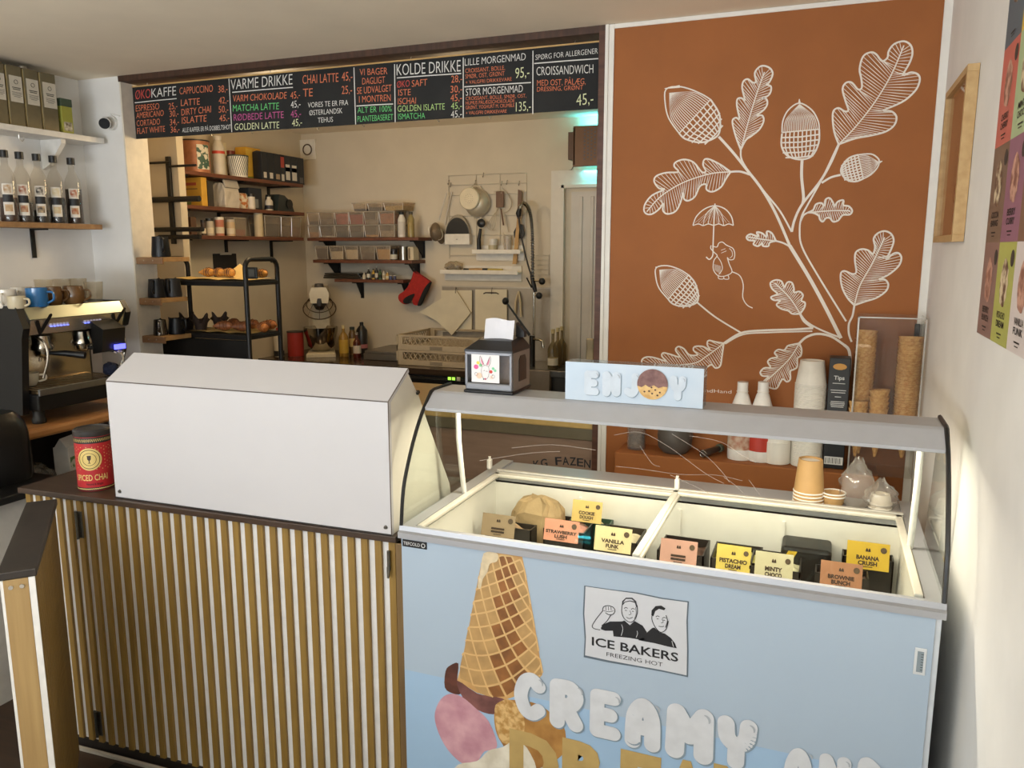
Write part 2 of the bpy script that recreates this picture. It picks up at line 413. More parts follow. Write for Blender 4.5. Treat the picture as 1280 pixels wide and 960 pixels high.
# ================================================================ ICE CREAM FREEZER
FX0, FX1, FY0, FY1 = -1.005, .262, 1.745, 2.47
fz = thing('ice_cream_freezer', 'wide pale blue ice cream display freezer with curved glass and grey canopy', 'freezer', (-.3715, 1.745, 0))
PALE = M('#a9bacb', .35, var=.015, scale=3); BLUE = M('#9fbdda', .35, var=.02, scale=3)
ALU = M('#b4b6bb', .38, .55, var=.03, scale=60, stretch=(1, 40, 40)); LINER = M('#f0ede6', .45, var=.02); BLK = M('#1a1a1a', .4)
mb = MB().bx(FX0+.012, FX1-.012, 1.7592, 1.7612, .06, .895).bx(FX0+.012, FX1-.012, FY1-.03, FY1, .06, .90)
mb.bx(FX0, FX0+.03, 1.75, FY1, .06, .90).bx(FX1-.03, FX1, 1.75, FY1, .06, .90).bx(FX0+.02, FX1-.02, 1.78, FY1-.02, .06, .12)
mb.build('cabinet', M('#c9ced3', .4), fz)
mb = MB().bx(FX0+.001, FX1-.012, FY0, FY0+.014, .523, .902); mb.build('front_panel', PALE, fz)
mb = MB().bx(FX0+.001, FX1-.012, FY0, FY0+.014, .07, .523); mb.build('lower_front_panel', BLUE, fz, label='deeper blue lower band of the front')
mb = MB().bx(FX0+.02, FX1-.02, FY0+.03, FY1-.03, 0, .06); mb.build('plinth', BLK, fz)
# liner (tub): thin walls
mb = MB(); x0, x1, yy0, yy1 = -.975, .232, 1.762, 2.312
mb.bx(x0, x1, yy0, yy0+.006, .5, .905).bx(x0, x1, yy1-.006, yy1, .5, .905).bx(x0, x0+.006, yy0, yy1, .5, .905).bx(x1-.006, x1, yy0, yy1, .5, .905).bx(x0, x1, yy0, yy1, .495, .505)
for xa in (-.68, -.37, -.075): mb.bx(xa-.004, xa+.004, yy1-.016, yy1-.004, .5, .88)
mb.build('inner_tub', LINER, fz)
mb = MB()
mb.prism([(FX0-.006, 1.738, .899), (FX0-.006, 1.738, .914), (FX0-.006, 1.746, .918), (FX0-.006, 1.748, .931), (FX0-.006, 1.761, .931), (FX0-.006, 1.761, .899)], (FX1-FX0+.012, 0, 0))
mb.bx(FX0-.006, -.973, 1.76, FY1, .899, .928).bx(.230, FX1+.006, 1.76, FY1, .899, .928).bx(-.98, .235, 2.306, FY1, .899, .922)
mb.build('top_trim', ALU, fz)
mb = MB().bx(-.97, .23, 2.306, 2.335, .921, .932, .003).bx(-.97, .23, 2.314, 2.328, .932, .938, .002)
mb.build('rear_rail', M('#c6c2b8', .35, .3), fz)
LIDG = CLEAR('#f6f7f5', refl=.16)
for xa, xb, zz in ((-.968, -.368, .922), (-.392, .226, .927)):
    mb = MB().bx(xa, xb, 1.765, 2.303, zz, zz+.004); ld_ = mb.build('sliding_lid', LIDG, fz)
    mb = MB().bx(xa, xa+.018, 1.764, 2.304, zz-.002, zz+.010, .003).bx(xb-.018, xb, 1.764, 2.304, zz-.002, zz+.010, .003)
    mb.bx(xa, xb, 2.284, 2.304, zz-.002, zz+.010, .003); mb.build('lid_frame', M('#cfcabc', .4, .1), ld_)
for px_, py_ in ((612, 583), (846, 612), (1140, 655)):
    c = P(px_, py_+6, Y=2.32); c.z = .947; mb = MB().box(c + Vector((0, 0, .005)), (.014, .02, .034), None, .004).cyl(c + Vector((0, 0, .018)), c + Vector((0, 0, .03)), .0045, n=10)
    mb.build('lid_catch', M('#d9d4c8', .4), fz)
# curved front glass and end panes
CUR = [(1.752, .931), (1.768, 1.027), (1.805, 1.105), (1.842, 1.163), (1.877, 1.206), (1.893, 1.222)]
CUR = [(p.x, p.y) for p in smooth_path([(a, b, 0) for a, b in CUR], 4)]
GLS = CLEAR('#f6f8f6', refl=.8)
mb = MB(); off = .004
mb.grid(lambda u, v: Vector((FX0+.004+(FX1-FX0-.008)*u, CUR[round(v*(len(CUR)-1))][0], CUR[round(v*(len(CUR)-1))][1])), 1, len(CUR)-1)
mb.build('curved_glass', GLS, fz, smooth=True)
PR = [(a, b) for a, b in CUR] + [(1.935, 1.245), (2.05, 1.245), (2.05, 1.2), (2.075, 1.1), (2.12, .95), (2.13, .931)]
for x in (FX0-.002, FX1-.001):
    mb = MB().prism([(x, a, b) for a, b in PR], (.003, 0, 0)); mb.build('end_glass', GLS, fz)
    mb = MB(); pts = [(x+.0015, a-.003, b) for a, b in CUR] + [(x+.0015, 1.932, 1.259), (x+.0015, 1.95, 1.262), (x+.0015, 2.055, 1.262)]
    mb.tube(pts, .0052, 6); mb.build('black_gasket', BLK, fz)
for x in (-.972, .226):
    mb = MB(); mb.tube([(x, 2.03, 1.24), (x, 2.035, 1.1), (x, 2.06, .97), (x, 2.07, .93)], .008, 10); mb.build('canopy_post', M('#d8d5cc', .45), fz, smooth=True)
CAN = [(1.886, 1.214), (1.890, 1.213), (1.93, 1.24), (2.05, 1.245), (2.057, 1.25), (2.055, 1.259), (1.943, 1.2605), (1.932, 1.256), (1.885, 1.222)]
mb = MB().prism([(FX0+.004, a, b) for a, b in CAN], (FX1-FX0-.008, 0, 0)); mb.build('canopy', M('#b3b4b8', .45, .12, var=.02), fz)
mb = MB().cyl((-.93, 1.985, 1.232), (.19, 1.985, 1.232), .008, n=10); mb.build('lamp_tube', M('#fff0d0', .5, emit=9), fz)
area('freezer_lamp', (-.37, 1.985, 1.222), (0, 0, 0), 1.12, .03, 8.5, (1, .90, .74))
# badge, thermometer
mb = MB().bx(-1.0005, -.9285, FY0-.002, FY0+.001, .876, .8955, .001); bd = mb.build('badge', BLK, fz)
FN = (0, -1, 0); FYD = FY0-.0006
def fq(x, y, d=.0): return P(x, y, Y=FY0-d)
mb = text_mb('TEFCOLD', (-.997, FY0-.0022, .8815), (-.948, FY0-.0022, .8815), (-.997, FY0-.0022, .8905), .0, .012, FN); mb.torus((-.9385, FY0-.0022, .886), .0052, .0014, FN, 16, 4); mb.build('badge_lettering', M('#c9c9c9', .4), bd)
mb = MB().bx(.2165, .2395, FY0-.003, FY0, .768, .828, .002); th = mb.build('thermometer_frame', M('#dfe3e6', .35, .3), fz)
mb = MB().bx(.222, .234, FY0-.004, FY0-.001, .775, .821); mb.build('thermometer_scale', M('#8d9aa2', .3, .2), th)
mb = MB()
for k in range(7): mb.bx(.229, .2335, FY0-.0046, FY0-.004, .78+k*.0058, .781+k*.0058)
mb.build('scale_mark', M('#2d3338', .5), th)
# ================================================================ MURAL
MY = YP - .0025
mural = thing('mural', 'terracotta wall mural of white oak leaves, acorns and an umbrella-carrying mouse', 'mural', (-.25, YP, .9))
mb = MB().bx(-.79, .291, YP-.0018, YP+.002, .0, 2.449); mb.build('painted_ground', TERRA, mural)
CHALK = M('#ece4da', .8, var=.03)
def q4(x, y): return P(750+x/2.909, y/2.909, Y=MY)
def q5(x, y): return P(750+x/2.909, 240+y/2.909, Y=MY)
NM = (0, -1, 0); LW = .006
def at_len(pts, t):
    L = [0]
    for a, b in zip(pts, pts[1:]): L.append(L[-1] + (b-a).length)
    s = t*L[-1]
    for i in range(len(pts)-1):
        if s <= L[i+1]: return pts[i].lerp(pts[i+1], (s-L[i])/max(1e-9, L[i+1]-L[i]))
    return pts[-1]
def leaf(q, outline, mid, n=26, lw=LW):
    mb = MB(); o = smooth_path([q(*p) for p in outline], 4); m = smooth_path([q(*p) for p in mid], 5)
    mb.ribbon(o, lw, NM); mb.ribbon(m, lw*.7, NM)
    tip = m[-1]; k = min(range(len(o)), key=lambda i: (o[i]-tip).length)
    for side in (o[:k+1], o[k:][::-1]):
        for j in range(1, n):
            t = j/n; a = at_len(m, t*.97); b = at_len(side, min(.995, .04 + t*.95)); mb.ribbon([a, a.lerp(b, .5), b], [lw*.2, lw*.42, lw*.25], NM)
    return mb.build('leaf', CHALK, mural, recalc=False)
def acorn(q, nut, cap, tip, bl, br, n=16, lw=LW):
    mb = MB(); o = smooth_path([q(*p) for p in nut], 4); c = smooth_path([q(*p) for p in cap], 4)
    mb.ribbon(o, lw*.8, NM); mb.ribbon(c, lw, NM); B0, B1, T = q(*bl), q(*br), q(*tip); mb.ribbon([B0, B1], lw*.7, NM)
    n0 = q(*nut[len(nut)//2]); mb.ribbon([n0.lerp(T, -.1), T], [lw*1.6, lw*.4], NM)
    half = len(o)//2
    for j in range(1, n):
        b = B0.lerp(B1, j/n); e = T.lerp((B0+B1)/2, .16); mid = b.lerp(e, .5); ctr = ((B0+B1)/2).lerp(e, .5)
        mid = mid + (mid-ctr)*.62
        mb.ribbon(smooth_path([b, mid, e], 4), [lw*.45]*5 + [lw*.2]*4, NM)
    mb.build('acorn', CHALK, mural, recalc=False)
    # scaly cup: painted lattice of rows
    mb = MB(); ctr = sum(c, Vector())/len(c); D = None
    bm_ = (B0+B1)/2; deep = max(c, key=lambda p: (p-B0).cross(B1-B0).length); ax = deep - deep.lerp(bm_, 0)
    u = (B1-B0).normalized(); wv = Vector((0, -1, 0)).cross(u)
    if (deep-bm_).dot(wv) < 0: wv = -wv
    H = (deep-bm_).dot(wv); Wd = (B1-B0).length; rows = 5
    def half_w(h):
        xs = [(p-bm_).dot(u) for p in c if abs((p-bm_).dot(wv)-h) < H*.16]
        return (min(xs), max(xs)) if xs else (0, 0)
    for r in range(1, rows+1):
        h = H*r/(rows+.6); a, b = half_w(h)
        if r <= rows: mb.ribbon([bm_+u*a*.97+wv*h, bm_+u*((a+b)/2)+wv*(h+H*.03), bm_+u*b*.97+wv*h], lw*.8, NM)
    for j in range(1, 9):
        pts = []
        for r in range(rows+1):
            h = H*r/(rows+.6) + H*.02; a, b = half_w(h); pts.append(bm_ + u*(a+(b-a)*j/9) + wv*h)
        mb.ribbon(pts, lw*.72, NM)
    return mb.build('acorn_cup', CHALK, mural, recalc=False)
leaf(q4, [(868,525),(852,480),(846,430),(850,402),(868,393),(890,405),(903,400),(892,365),(882,325),(893,302),(915,300),(938,325),(952,318),(950,285),(944,250),(957,205),(985,190),(1005,198),(1025,222),(1045,210),(1050,185),(1070,160),(1105,150),(1130,165),(1136,195),(1125,230),(1102,273),(1130,263),(1155,270),(1163,290),(1150,325),(1115,360),(1080,380),(1030,402),(1060,405),(1078,425),(1070,455),(1040,478),(990,492),(930,503),(868,525)], [(868,525),(930,460),(1000,370),(1060,270),(1105,165)], 44)
leaf(q4, [(512,545),(495,500),(483,455),(483,435),(495,428),(507,432),(498,385),(500,360),(515,357),(527,365),(517,320),(522,295),(538,288),(555,300),(567,297),(563,265),(580,243),(600,240),(620,250),(628,270),(615,300),(605,307),(622,315),(618,340),(600,355),(588,358),(605,360),(608,380),(595,400),(570,420),(590,420),(595,440),(580,470),(550,495),(530,510),(512,545)], [(512,545),(540,440),(570,340),(598,262)], 34)
leaf(q4, [(475,625),(440,600),(400,580),(380,580),(375,600),(385,622),(370,625),(340,590),(305,580),(275,590),(270,605),(285,625),(240,628),(205,640),(197,660),(215,685),(235,688),(190,710),(165,740),(160,765),(170,778),(190,778),(215,760),(230,740),(229,765),(245,778),(275,768),(293,735),(302,700),(305,722),(320,730),(345,715),(363,678),(385,670),(388,690),(410,697),(440,680),(458,650),(475,625)], [(475,625),(400,632),(300,665),(220,715),(170,770)], 38)
leaf(q5, [(755,75),(775,65),(785,45),(805,40),(815,50),(820,28),(835,22),(848,40),(852,52),(865,35),(885,30),(885,48),(905,52),(917,68),(908,82),(885,83),(875,92),(865,104),(848,108),(836,95),(822,95),(810,108),(800,100),(795,86),(775,76),(755,75)], [(755,75),(840,68),(910,68)], 22)
leaf(q5, [(640,178),(625,150),(607,143),(605,163),(590,150),(570,146),(575,162),(548,153),(533,163),(540,175),(562,178),(558,190),(575,197),(590,186),(592,196),(612,197),(617,184),(640,178)], [(640,178),(590,172),(537,163)], 15)
leaf(q5, [(728,443),(700,443),(685,432),(660,425),(642,410),(655,395),(632,393),(622,382),(645,370),(626,352),(620,330),(640,320),(660,325),(670,345),(682,328),(698,330),(705,350),(706,365),(725,362),(738,375),(732,395),(745,402),(743,420),(728,443)], [(728,443),(690,385),(635,330)], 24)
leaf(q5, [(925,412),(900,385),(880,345),(875,300),(888,287),(918,298),(932,290),(927,250),(930,220),(950,208),(975,212),(992,225),(1000,200),(995,170),(1010,150),(1035,142),(1058,152),(1068,175),(1060,205),(1042,245),(1065,225),(1085,222),(1096,240),(1085,270),(1050,300),(1015,318),(1035,318),(1048,335),(1040,360),(1005,385),(965,398),(925,412)], [(925,412),(945,340),(990,260),(1035,165)], 38)
leaf(q5, [(450,550),(420,545),(395,540),(390,555),(400,575),(375,562),(345,562),(340,575),(355,592),(325,592),(305,570),(285,562),(275,575),(290,600),(255,590),(230,585),(225,597),(240,615),(200,603),(170,600),(152,612),(160,640),(200,655),(240,650),(280,655),(320,650),(345,635),(380,640),(405,628),(420,640),(437,632),(443,600),(450,550)], [(450,550),(390,595),(330,625),(170,630)], 36)
leaf(q5, [(725,550),(700,555),(682,560),(670,575),(648,573),(635,585),(645,600),(622,605),(610,618),(620,638),(597,640),(583,655),(590,668),(612,672),(595,690),(610,708),(640,715),(655,692),(665,680),(680,690),(692,680),(692,652),(705,645),(717,635),(718,605),(730,595),(733,572),(725,550)], [(725,550),(690,605),(640,655),(598,692)], 28)
acorn(q4, [(288,485),(250,430),(237,375),(240,325),(285,315),(330,325),(375,345),(402,362)], [(402,362),(432,410),(437,455),(430,490),(400,510),(360,518),(310,505),(288,485)], (235,322), (288,485), (402,362), 20)
acorn(q4, [(662,482),(665,440),(685,400),(725,375),(770,400),(793,440),(797,470)], [(662,485),(660,530),(680,565),(725,580),(770,568),(795,520),(797,470)], (725,360), (662,482), (797,470), 20)
acorn(q4, [(938,563),(985,560),(1010,575),(1015,590),(1008,610),(985,635),(957,650)], [(938,563),(905,575),(880,605),(878,630),(900,655),(930,660),(957,650)], (1027,586), (938,563), (957,650), 14)
acorn(q5, [(248,390),(215,350),(203,310),(205,275),(245,268),(290,282),(322,302)], [(322,302),(345,330),(357,370),(353,400),(325,413),(290,415),(262,405),(248,390)], (203,271), (248,390), (322,302), 18)
def branch(pts, wd=1.6):
    mb = MB(); sp = smooth_path(pts, 6); mb.ribbon(sp, LW*wd, NM); mb.build('branch', CHALK, mural, recalc=False)
branch([q4(432,497), q4(480,550), q4(530,612), q4(590,690), q5(640,80), q5(690,195)], 1.5)
branch([q5(690,195), q5(760,310), q5(820,420), q5(876,532)], 2.0)
branch([q4(512,545), q4(515,580), q4(545,630), q4(600,700), q5(655,70), q5(697,145)], 1.0)
branch([q5(697,145), q5(708,100), q5(735,45), q4(800,660), q4(840,590), q4(868,525)], 1.4)
branch([q4(735,580), q4(733,640), q4(740,715), q5(737,42)], 1.6)
branch([q4(862,535), q4(810,645), q4(755,745), q5(733,90), q5(726,140), q5(735,200), q5(790,300), q5(895,470)], 1.0)
branch([q4(875,636), q4(840,645), q4(806,665)], 1.2)
branch([q4(475,625), q4(510,624), q4(545,635)], 1.2)
branch([q5(640,178), q5(665,185), q5(690,198)], 1.0)
branch([q5(755,75), q5(740,85), q5(730,105)], 1.0)
branch([q5(354,402), q5(420,455), q5(515,513)], 1.0)
branch([q5(450,550), q5(515,512), q5(600,503), q5(700,500), q5(775,495)], 1.3)
branch([q5(455,552), q5(520,518), q5(610,511), q5(700,508), q5(772,506)], .9)
branch([q5(728,443), q5(742,470), q5(775,495)], 1.3)
branch([q5(728,443), q5(752,472), q5(800,500), q5(875,530)], 1.0)
branch([q5(725,550), q5(750,528), q5(790,516), q5(840,525), q5(888,556)], 1.4)
branch([q5(925,412), q5(918,450), q5(905,480), q5(905,515), q5(915,545)], 1.1)
branch([q5(888,556), q5(905,575), q5(910,620), q5(905,670)], 1.6)
# umbrella and mouse
mb = MB(); pts = [(338,122),(350,90),(380,62),(418,50),(455,62),(478,90),(485,122)]
mb.ribbon(smooth_path([q5(*p) for p in pts], 5), LW*.7, NM)
sc = [(338,122),(358,116),(375,122),(394,116),(413,121),(432,116),(450,122),(468,116),(485,122)]
mb.ribbon(smooth_path([q5(*p) for p in sc], 4), LW*.6, NM)
for k, (x, y) in enumerate([(375,122),(394,117),(413,121),(432,117),(450,122)]): mb.ribbon(smooth_path([q5(418,50), q5(418+(x-418)*.75, 80), q5(x, y)], 4), LW*.4, NM)
for j in range(12):
    a = j/12; mb.ribbon([q5(418,52), q5(345+138*a, 112)], LW*.16, NM)
mb.ribbon(smooth_path([q5(418,42), q5(414,118), q5(411,200), q5(410,230), q5(398,245), q5(386,236)], 4), LW*.75, NM)
mb.build('umbrella', CHALK, mural, recalc=False)
mb = MB()
for pts, wd in (([(408,196),(425,200),(432,186),(445,182),(458,192),(470,198),(484,206),(490,224),(486,244),(470,246),(463,238),(470,262),(480,290),(462,303),(440,307),(424,300),(412,280),(414,250),(426,232),(418,222),(403,206),(404,194)], .55),
                ([(426,234),(440,255),(445,280),(432,300)], .45), ([(480,290),(508,304),(521,338),(519,382),(534,410),(555,422)], .6),
                ([(430,304),(432,315),(448,316),(450,306),(452,316),(468,316),(466,303)], .5), ([(470,205),(480,216),(481,232),(472,240)], .35), ([(441,222),(460,214)], .3), ([(440,212),(456,206)], .3)):
    mb.ribbon(smooth_path([q5(*p) for p in pts], 4), LW*wd, NM)
for k in range(8): mb.ribbon([q5(416+k*3.2, 262+k), q5(418+k*3, 285+k*2)], LW*.18, NM)
mb.build('mouse', CHALK, mural, recalc=False)
mb = text_mb('andHand', q5(368,727), q5(478,733), q5(368,714), 0, -.005, NM); mb.build('signature', CHALK, mural, recalc=False)
# ================================================================ CHALKBOARD
BY = 3.10
bb = thing('chalkboard_menu', 'long black chalkboard menu with coloured handwriting hanging across the kitchen opening', 'menu board', (-2.05, BY, 2.186))
bl, br_, tl = P(170.6, 173, Y=BY), P(752, 139.3, Y=BY), P(165, 109.4, Y=BY)
BX0, BX1, BZ0, BZ1 = -3.225, -.85, 2.183, 2.425
mb = MB().bx(BX0, BX1, BY, BY+.006, BZ0, BZ1); mb.build('board', M('#1c1c1b', .75, var=.25, scale=6), bb)
mb = MB().bx(BX0, BX1, BY-.002, BY+.012, BZ1, BZ1+.006); mb.build('top_batten', WOOD('#c79b5c', '#d8b070', (2, 20, 20), 3, .5), bb)
CC = {'r': M('#d2544c', .9), 'w': M('#e6e3dc', .9), 'o': M('#e0805a', .9), 'g': M('#6fcf7c', .9), 'm': M('#c25a92', .9), 'y': M('#dfe3b4', .9), 'l': M('#b9d88a', .9)}
def c3(x, y): return P(150+x/4.129, 30+y/4.129, Y=BY)
def c4(x, y): return P(440+x/3.879, 30+y/3.879, Y=BY)
def L(q, s, x0, y0, x1, y1, h, c, bold=-.006):
    a = q(x0, y0); b = q(x1, y1); t = q(x0, y0-h)
    sk = Vector((random.uniform(-.001, .001), 0, 0))
    mb = text_mb(s, a, b, t + sk, .0008, bold, NM); mb.build('chalk_lettering', CC[c], bb, recalc=False)
def rule(q, x0, y0, x1, y1, c='w', wd=.0042):
    mb = MB(); a, b = q(x0, y0), q(x1, y1); mb.ribbon([a+Vector((0, -.0008, 0)), a.lerp(b, .5)+Vector((0, -.0008, .0008)), b+Vector((0, -.0008, 0))], wd, NM); mb.build('chalk_rule', CC[c], bb, recalc=False)
A3 = [('ØKO',80,390,158,381,50,'r'),('KAFFE',163,381,290,368,50,'w'),('ESPRESSO',82,452,203,440,34,'o'),('25,-',252,442,297,437,35,'o'),('AMERICANO',85,488,226,474,32,'o'),('30,-',257,480,303,475,34,'o'),
('CORTADO',87,528,207,518,32,'o'),('34,-',258,524,305,518,34,'o'),('FLAT WHITE',90,568,233,556,32,'o'),('36,-',262,562,308,556,34,'o'),('CAPPUCCINO',308,364,480,350,38,'o'),('38,-',508,355,556,350,38,'o'),
('LATTE',315,424,412,416,36,'o'),('42,-',510,412,560,408,36,'o'),('DIRTY CHAI',318,473,470,456,36,'o'),('50,-',510,458,560,455,36,'o'),('ISLATTE',320,515,447,503,36,'o'),('45,-',513,503,565,498,34,'o'),
('ALLE KAFFER ER PÅ DOBBELTSHOT',322,560,572,543,25,'w'),('VARME DRIKKE',572,340,890,312,56,'w'),('VARM CHOKOLADE',583,402,860,385,36,'o'),('45,-',880,388,930,380,38,'o'),('MATCHA LATTE',583,452,820,440,36,'g'),
('45,-',882,435,932,428,38,'w'),('RØDBEDE LATTE',588,500,845,485,36,'m'),('45,-',882,484,935,478,38,'m'),('GOLDEN LATTE',592,548,822,538,36,'y'),('45,-',888,530,940,522,38,'y'),('CHAI LATTE',943,310,1128,298,48,'o'),
('45,-',1145,295,1200,290,48,'o'),('TE',945,376,995,373,44,'o'),('25,-',1145,362,1198,358,44,'o'),('VORES TE ER FRA',970,432,1178,418,28,'w'),('ØSTERLANDSK',978,472,1148,460,28,'w'),('TEHUS',1022,510,1100,505,28,'w')]
A4 = [('VI BAGER',38,250,172,243,34,'o'),('DAGLIGT',50,294,160,286,34,'o'),('SE UDVALGET',25,340,192,326,34,'o'),('I MONTREN',35,382,188,373,34,'o'),('ALT ER 100%',27,432,193,424,30,'g'),('PLANTEBASERET',27,475,200,465,30,'g'),
('KOLDE DRIKKE',217,250,527,230,58,'w'),('ØKO',218,310,280,303,34,'r'),('SAFT',290,305,365,298,34,'o'),('28,-',482,285,535,280,36,'o'),('ISTE',225,348,285,345,32,'o'),('30,-',478,334,535,330,36,'o'),('ISCHAI',223,390,310,386,32,'o'),
('45,-',478,376,533,372,36,'o'),('GOLDEN ISLATTE',222,426,450,415,32,'l'),('45,-',480,414,533,410,34,'l'),('ISMATCHA',225,463,355,458,30,'g'),('45,-',480,456,533,450,36,'w'),('LILLE MORGENMAD',547,203,842,175,36,'w'),
('CROISSANT, BOLLE,',550,238,742,222,22,'o'),('SMØR, OST, GRØNT',550,265,740,250,22,'o'),('+ VALGFRI DRIKKEVARE',552,292,775,275,18,'o'),('95,-',792,265,860,255,54,'y'),('STOR MORGENMAD',552,348,828,330,36,'w'),
('CROISSANT, BOLLE, SMØR, OST,',552,370,845,356,18,'o'),('HUMUS PÅLÆGSCHOKOLADE',552,392,788,380,18,'o'),('GRØNT, YOGHURT M. CRUMBLE',552,414,788,402,18,'o'),('+ VALGFRI DRIKKEVARE',552,440,750,430,17,'o'),('135,-',795,425,867,418,48,'y'),
('SPØRG FOR ALLERGENER',890,175,1192,143,27,'w'),('CROISSANDWICH',895,250,1170,238,44,'w'),('MED OST, PÅLÆG,',897,300,1133,292,30,'o'),('DRESSING, GRØNT',897,328,1120,318,23,'o'),('45,-',1088,398,1170,385,58,'y')]
for s in A3: L(c3, *s)
for s in A4: L(c4, *s)
for s in ((c3,77,407,293,385),(c3,563,283,578,558),(c3,580,353,893,327),(c3,1208,225,1217,520),(c4,22,398,200,388),(c4,207,195,210,478),(c4,218,262,530,240),(c4,540,163,540,458),(c4,545,305,868,284),(c4,878,130,877,437),(c4,884,192,1195,168)): rule(*s)
STEELH = M('#b9b6ac', .3, 1)
for q, x, y in ((c3,137,300),(c3,772,232),(c4,283,158),(c4,1080,85)):
    p = q(x, y); p = Vector((p.x, BY+.003, BZ1+.004)); mb = MB(); mb.tube([p, p+Vector((0, 0, .008)), p+Vector((.004, 0, .013)), p+Vector((.001, 0, CEIL-.026-p.z))], .0016, 6); mb.build('hanging_hook', STEELH, bb, smooth=True)
for q, x, y in ((c3,470,580),(c3,678,568),(c3,1018,552),(c4,52,503),(c4,415,485),(c4,665,468)):
    p = q(x, y); p = Vector((p.x, BY+.003, BZ0)); mb = MB(); mb.tube([p+Vector((0, 0, .003)), p+Vector((0, 0, -.006)), p+Vector((.005, 0, -.011)), p+Vector((.008, 0, -.006))], .0016, 6); mb.build('eye_hook', STEELH, bb, smooth=True)
# ================================================================ KITCHEN
ZK = 2.40
for x, y, p in ((-2.7, 3.5, 13.5), (-1.75, 3.7, 5.0)): point('kitchen_lamp', (x, y, 2.16), p, WARM, .10)
STEEL = M('#a9a69f', .28, 1, var=.06, scale=8, stretch=(1, 30, 30)); STEELD = M('#6d6a64', .35, 1, var=.08, scale=8)
BLKM = M('#161514', .45, .2); SHW = WOOD('#5b3524', '#7a4a32', (12, 2, 20), 3, .5); WHITEP = M('#e3ddd0', .45)
def dep(p): return (p-Vector((0, 0, CAMZ))).dot(_fw)
def part_box(root, name, mat, *a, bev=0., label=None): return MB().bx(*a, bev).build(name, mat, root, label=label)
# --- shelves on the left kitchen wall
def shelf(name, label, x0, x1, y0, y1, ztop, brk, along, th=.022):
    r = thing(name, label, 'shelf', ((x0+x1)/2, (y0+y1)/2, ztop-th), group='kitchen wall shelves')
    MB().bx(x0, x1, y0, y1, ztop-th, ztop, .002).build('board', SHW, r)
    for b in brk:
        mb = MB()
        if along == 'Y':
            mb.bx(XK+.001, x1-.02, b-.012, b+.012, ztop-th-.008, ztop-th); mb.bx(XK+.001, XK+.009, b-.012, b+.012, ztop-th-.15, ztop-th)
        else:
            mb.bx(b-.012, b+.012, y0+.02, YK-.001, ztop-th-.008, ztop-th); mb.bx(b-.012, b+.012, YK-.009, YK-.001, ztop-th-.12, ztop-th)
            mb.prism([(b-.004, y0+.06, ztop-th-.008), (b-.004, YK-.01, ztop-th-.008), (b-.004, YK-.01, ztop-th-.115)], (.008, 0, 0))
        mb.build('bracket', BLKM, r)
    return r
SXF = -3.43; ZA, ZB, ZC = 2.088, 1.896, 1.725
shelf('wall_shelf', 'top brown shelf on the left kitchen wall carrying tin and cartons', XK+.001, SXF, 3.60, 4.73, ZA, (3.66, 4.15, 4.6), 'Y')
shelf('wall_shelf', 'middle brown shelf on the left kitchen wall carrying paper bag', XK+.001, SXF, 3.60, 4.73, ZB, (3.66, 4.1, 4.6), 'Y')
shelf('wall_shelf', 'lowest brown shelf on the left kitchen wall carrying jars and bins', XK+.001, SXF, 3.60, 4.71, ZC, (3.66, 4.15, 4.6), 'Y')
YF = 4.80; ZD, ZE, ZF_ = 1.724, 1.570, 1.434
def bx_(px, py=300, Y=YF): return P(px, py, Y=Y).x
shelf('wall_shelf', 'upper brown shelf on the far kitchen wall under stacked clear bins', bx_(384), bx_(523), YF, YK-.001, ZD, (bx_(398), bx_(512)), 'X')
shelf('wall_shelf', 'lower brown shelf on the far kitchen wall with white containers', bx_(390), bx_(514), YF, YK-.001, ZE, (bx_(403), bx_(505)), 'X')
shelf('wall_shelf', 'small brown shelf on black brackets with tiny bottles above mixer', bx_(410), bx_(497), YF+.06, YK-.001, ZF_, (bx_(432), bx_(490)), 'X')
# --- generic goods
def carton(name, label, cat, x0, x1, y0, y1, z0, z1, col, face='X', bands=(), group=None, top=None):
    r = thing(name, label, cat, ((x0+x1)/2, (y0+y1)/2, z0), group=group)
    mb = MB().bx(x0, x1, y0, y1, z0, z1-.008 if top else z1, .002); mb.build('carton_body', col, r)
    if top: MB().prism([(x0, y0, z1-.008), (x1, y0, z1-.008), ((x0+x1)/2, y0, z1)], (0, y1-y0, 0)).build('gable_top', top, r)
    for (a, b, c, d, m) in bands:   # fractions along the face and up
        h = z1-z0
        if face == 'X': mb = MB().bx(x1-.001, x1+.0012, y0+(y1-y0)*a, y0+(y1-y0)*b, z0+h*c, z0+h*d)
        else: mb = MB().bx(x0+(x1-x0)*a, x0+(x1-x0)*b, y0-.0012, y0+.001, z0+h*c, z0+h*d)
        mb.build('label', m, r)
    return r
def roundtin(name, label, cat, c, r_, h, col, band=None, lid=None, lidh=.012, group=None, taper=1., glass=False, bandz=(.2, .8), bandm2=None):
    r = thing(name, label, cat, c, group=group); x, y, z = c
    MB().lathe([(0, z), (r_*taper, z), (r_, z+h)], (x, y, 0), 20).build('jar_body' if glass else 'tin_body', col, r, smooth=True)
    if band is not None: MB().lathe([(r_*(taper+(1-taper)*bandz[0])+.0008, z+h*bandz[0]), (r_*(taper+(1-taper)*bandz[1])+.0008, z+h*bandz[1])], (x, y, 0), 20).build('label', band, r, smooth=True)
    if lid is not None: MB().lathe([(0, z+h), (r_*1.03, z+h), (r_*1.03, z+h+lidh), (0, z+h+lidh)], (x, y, 0), 20).build('lid', lid, r, smooth=True)
    return r
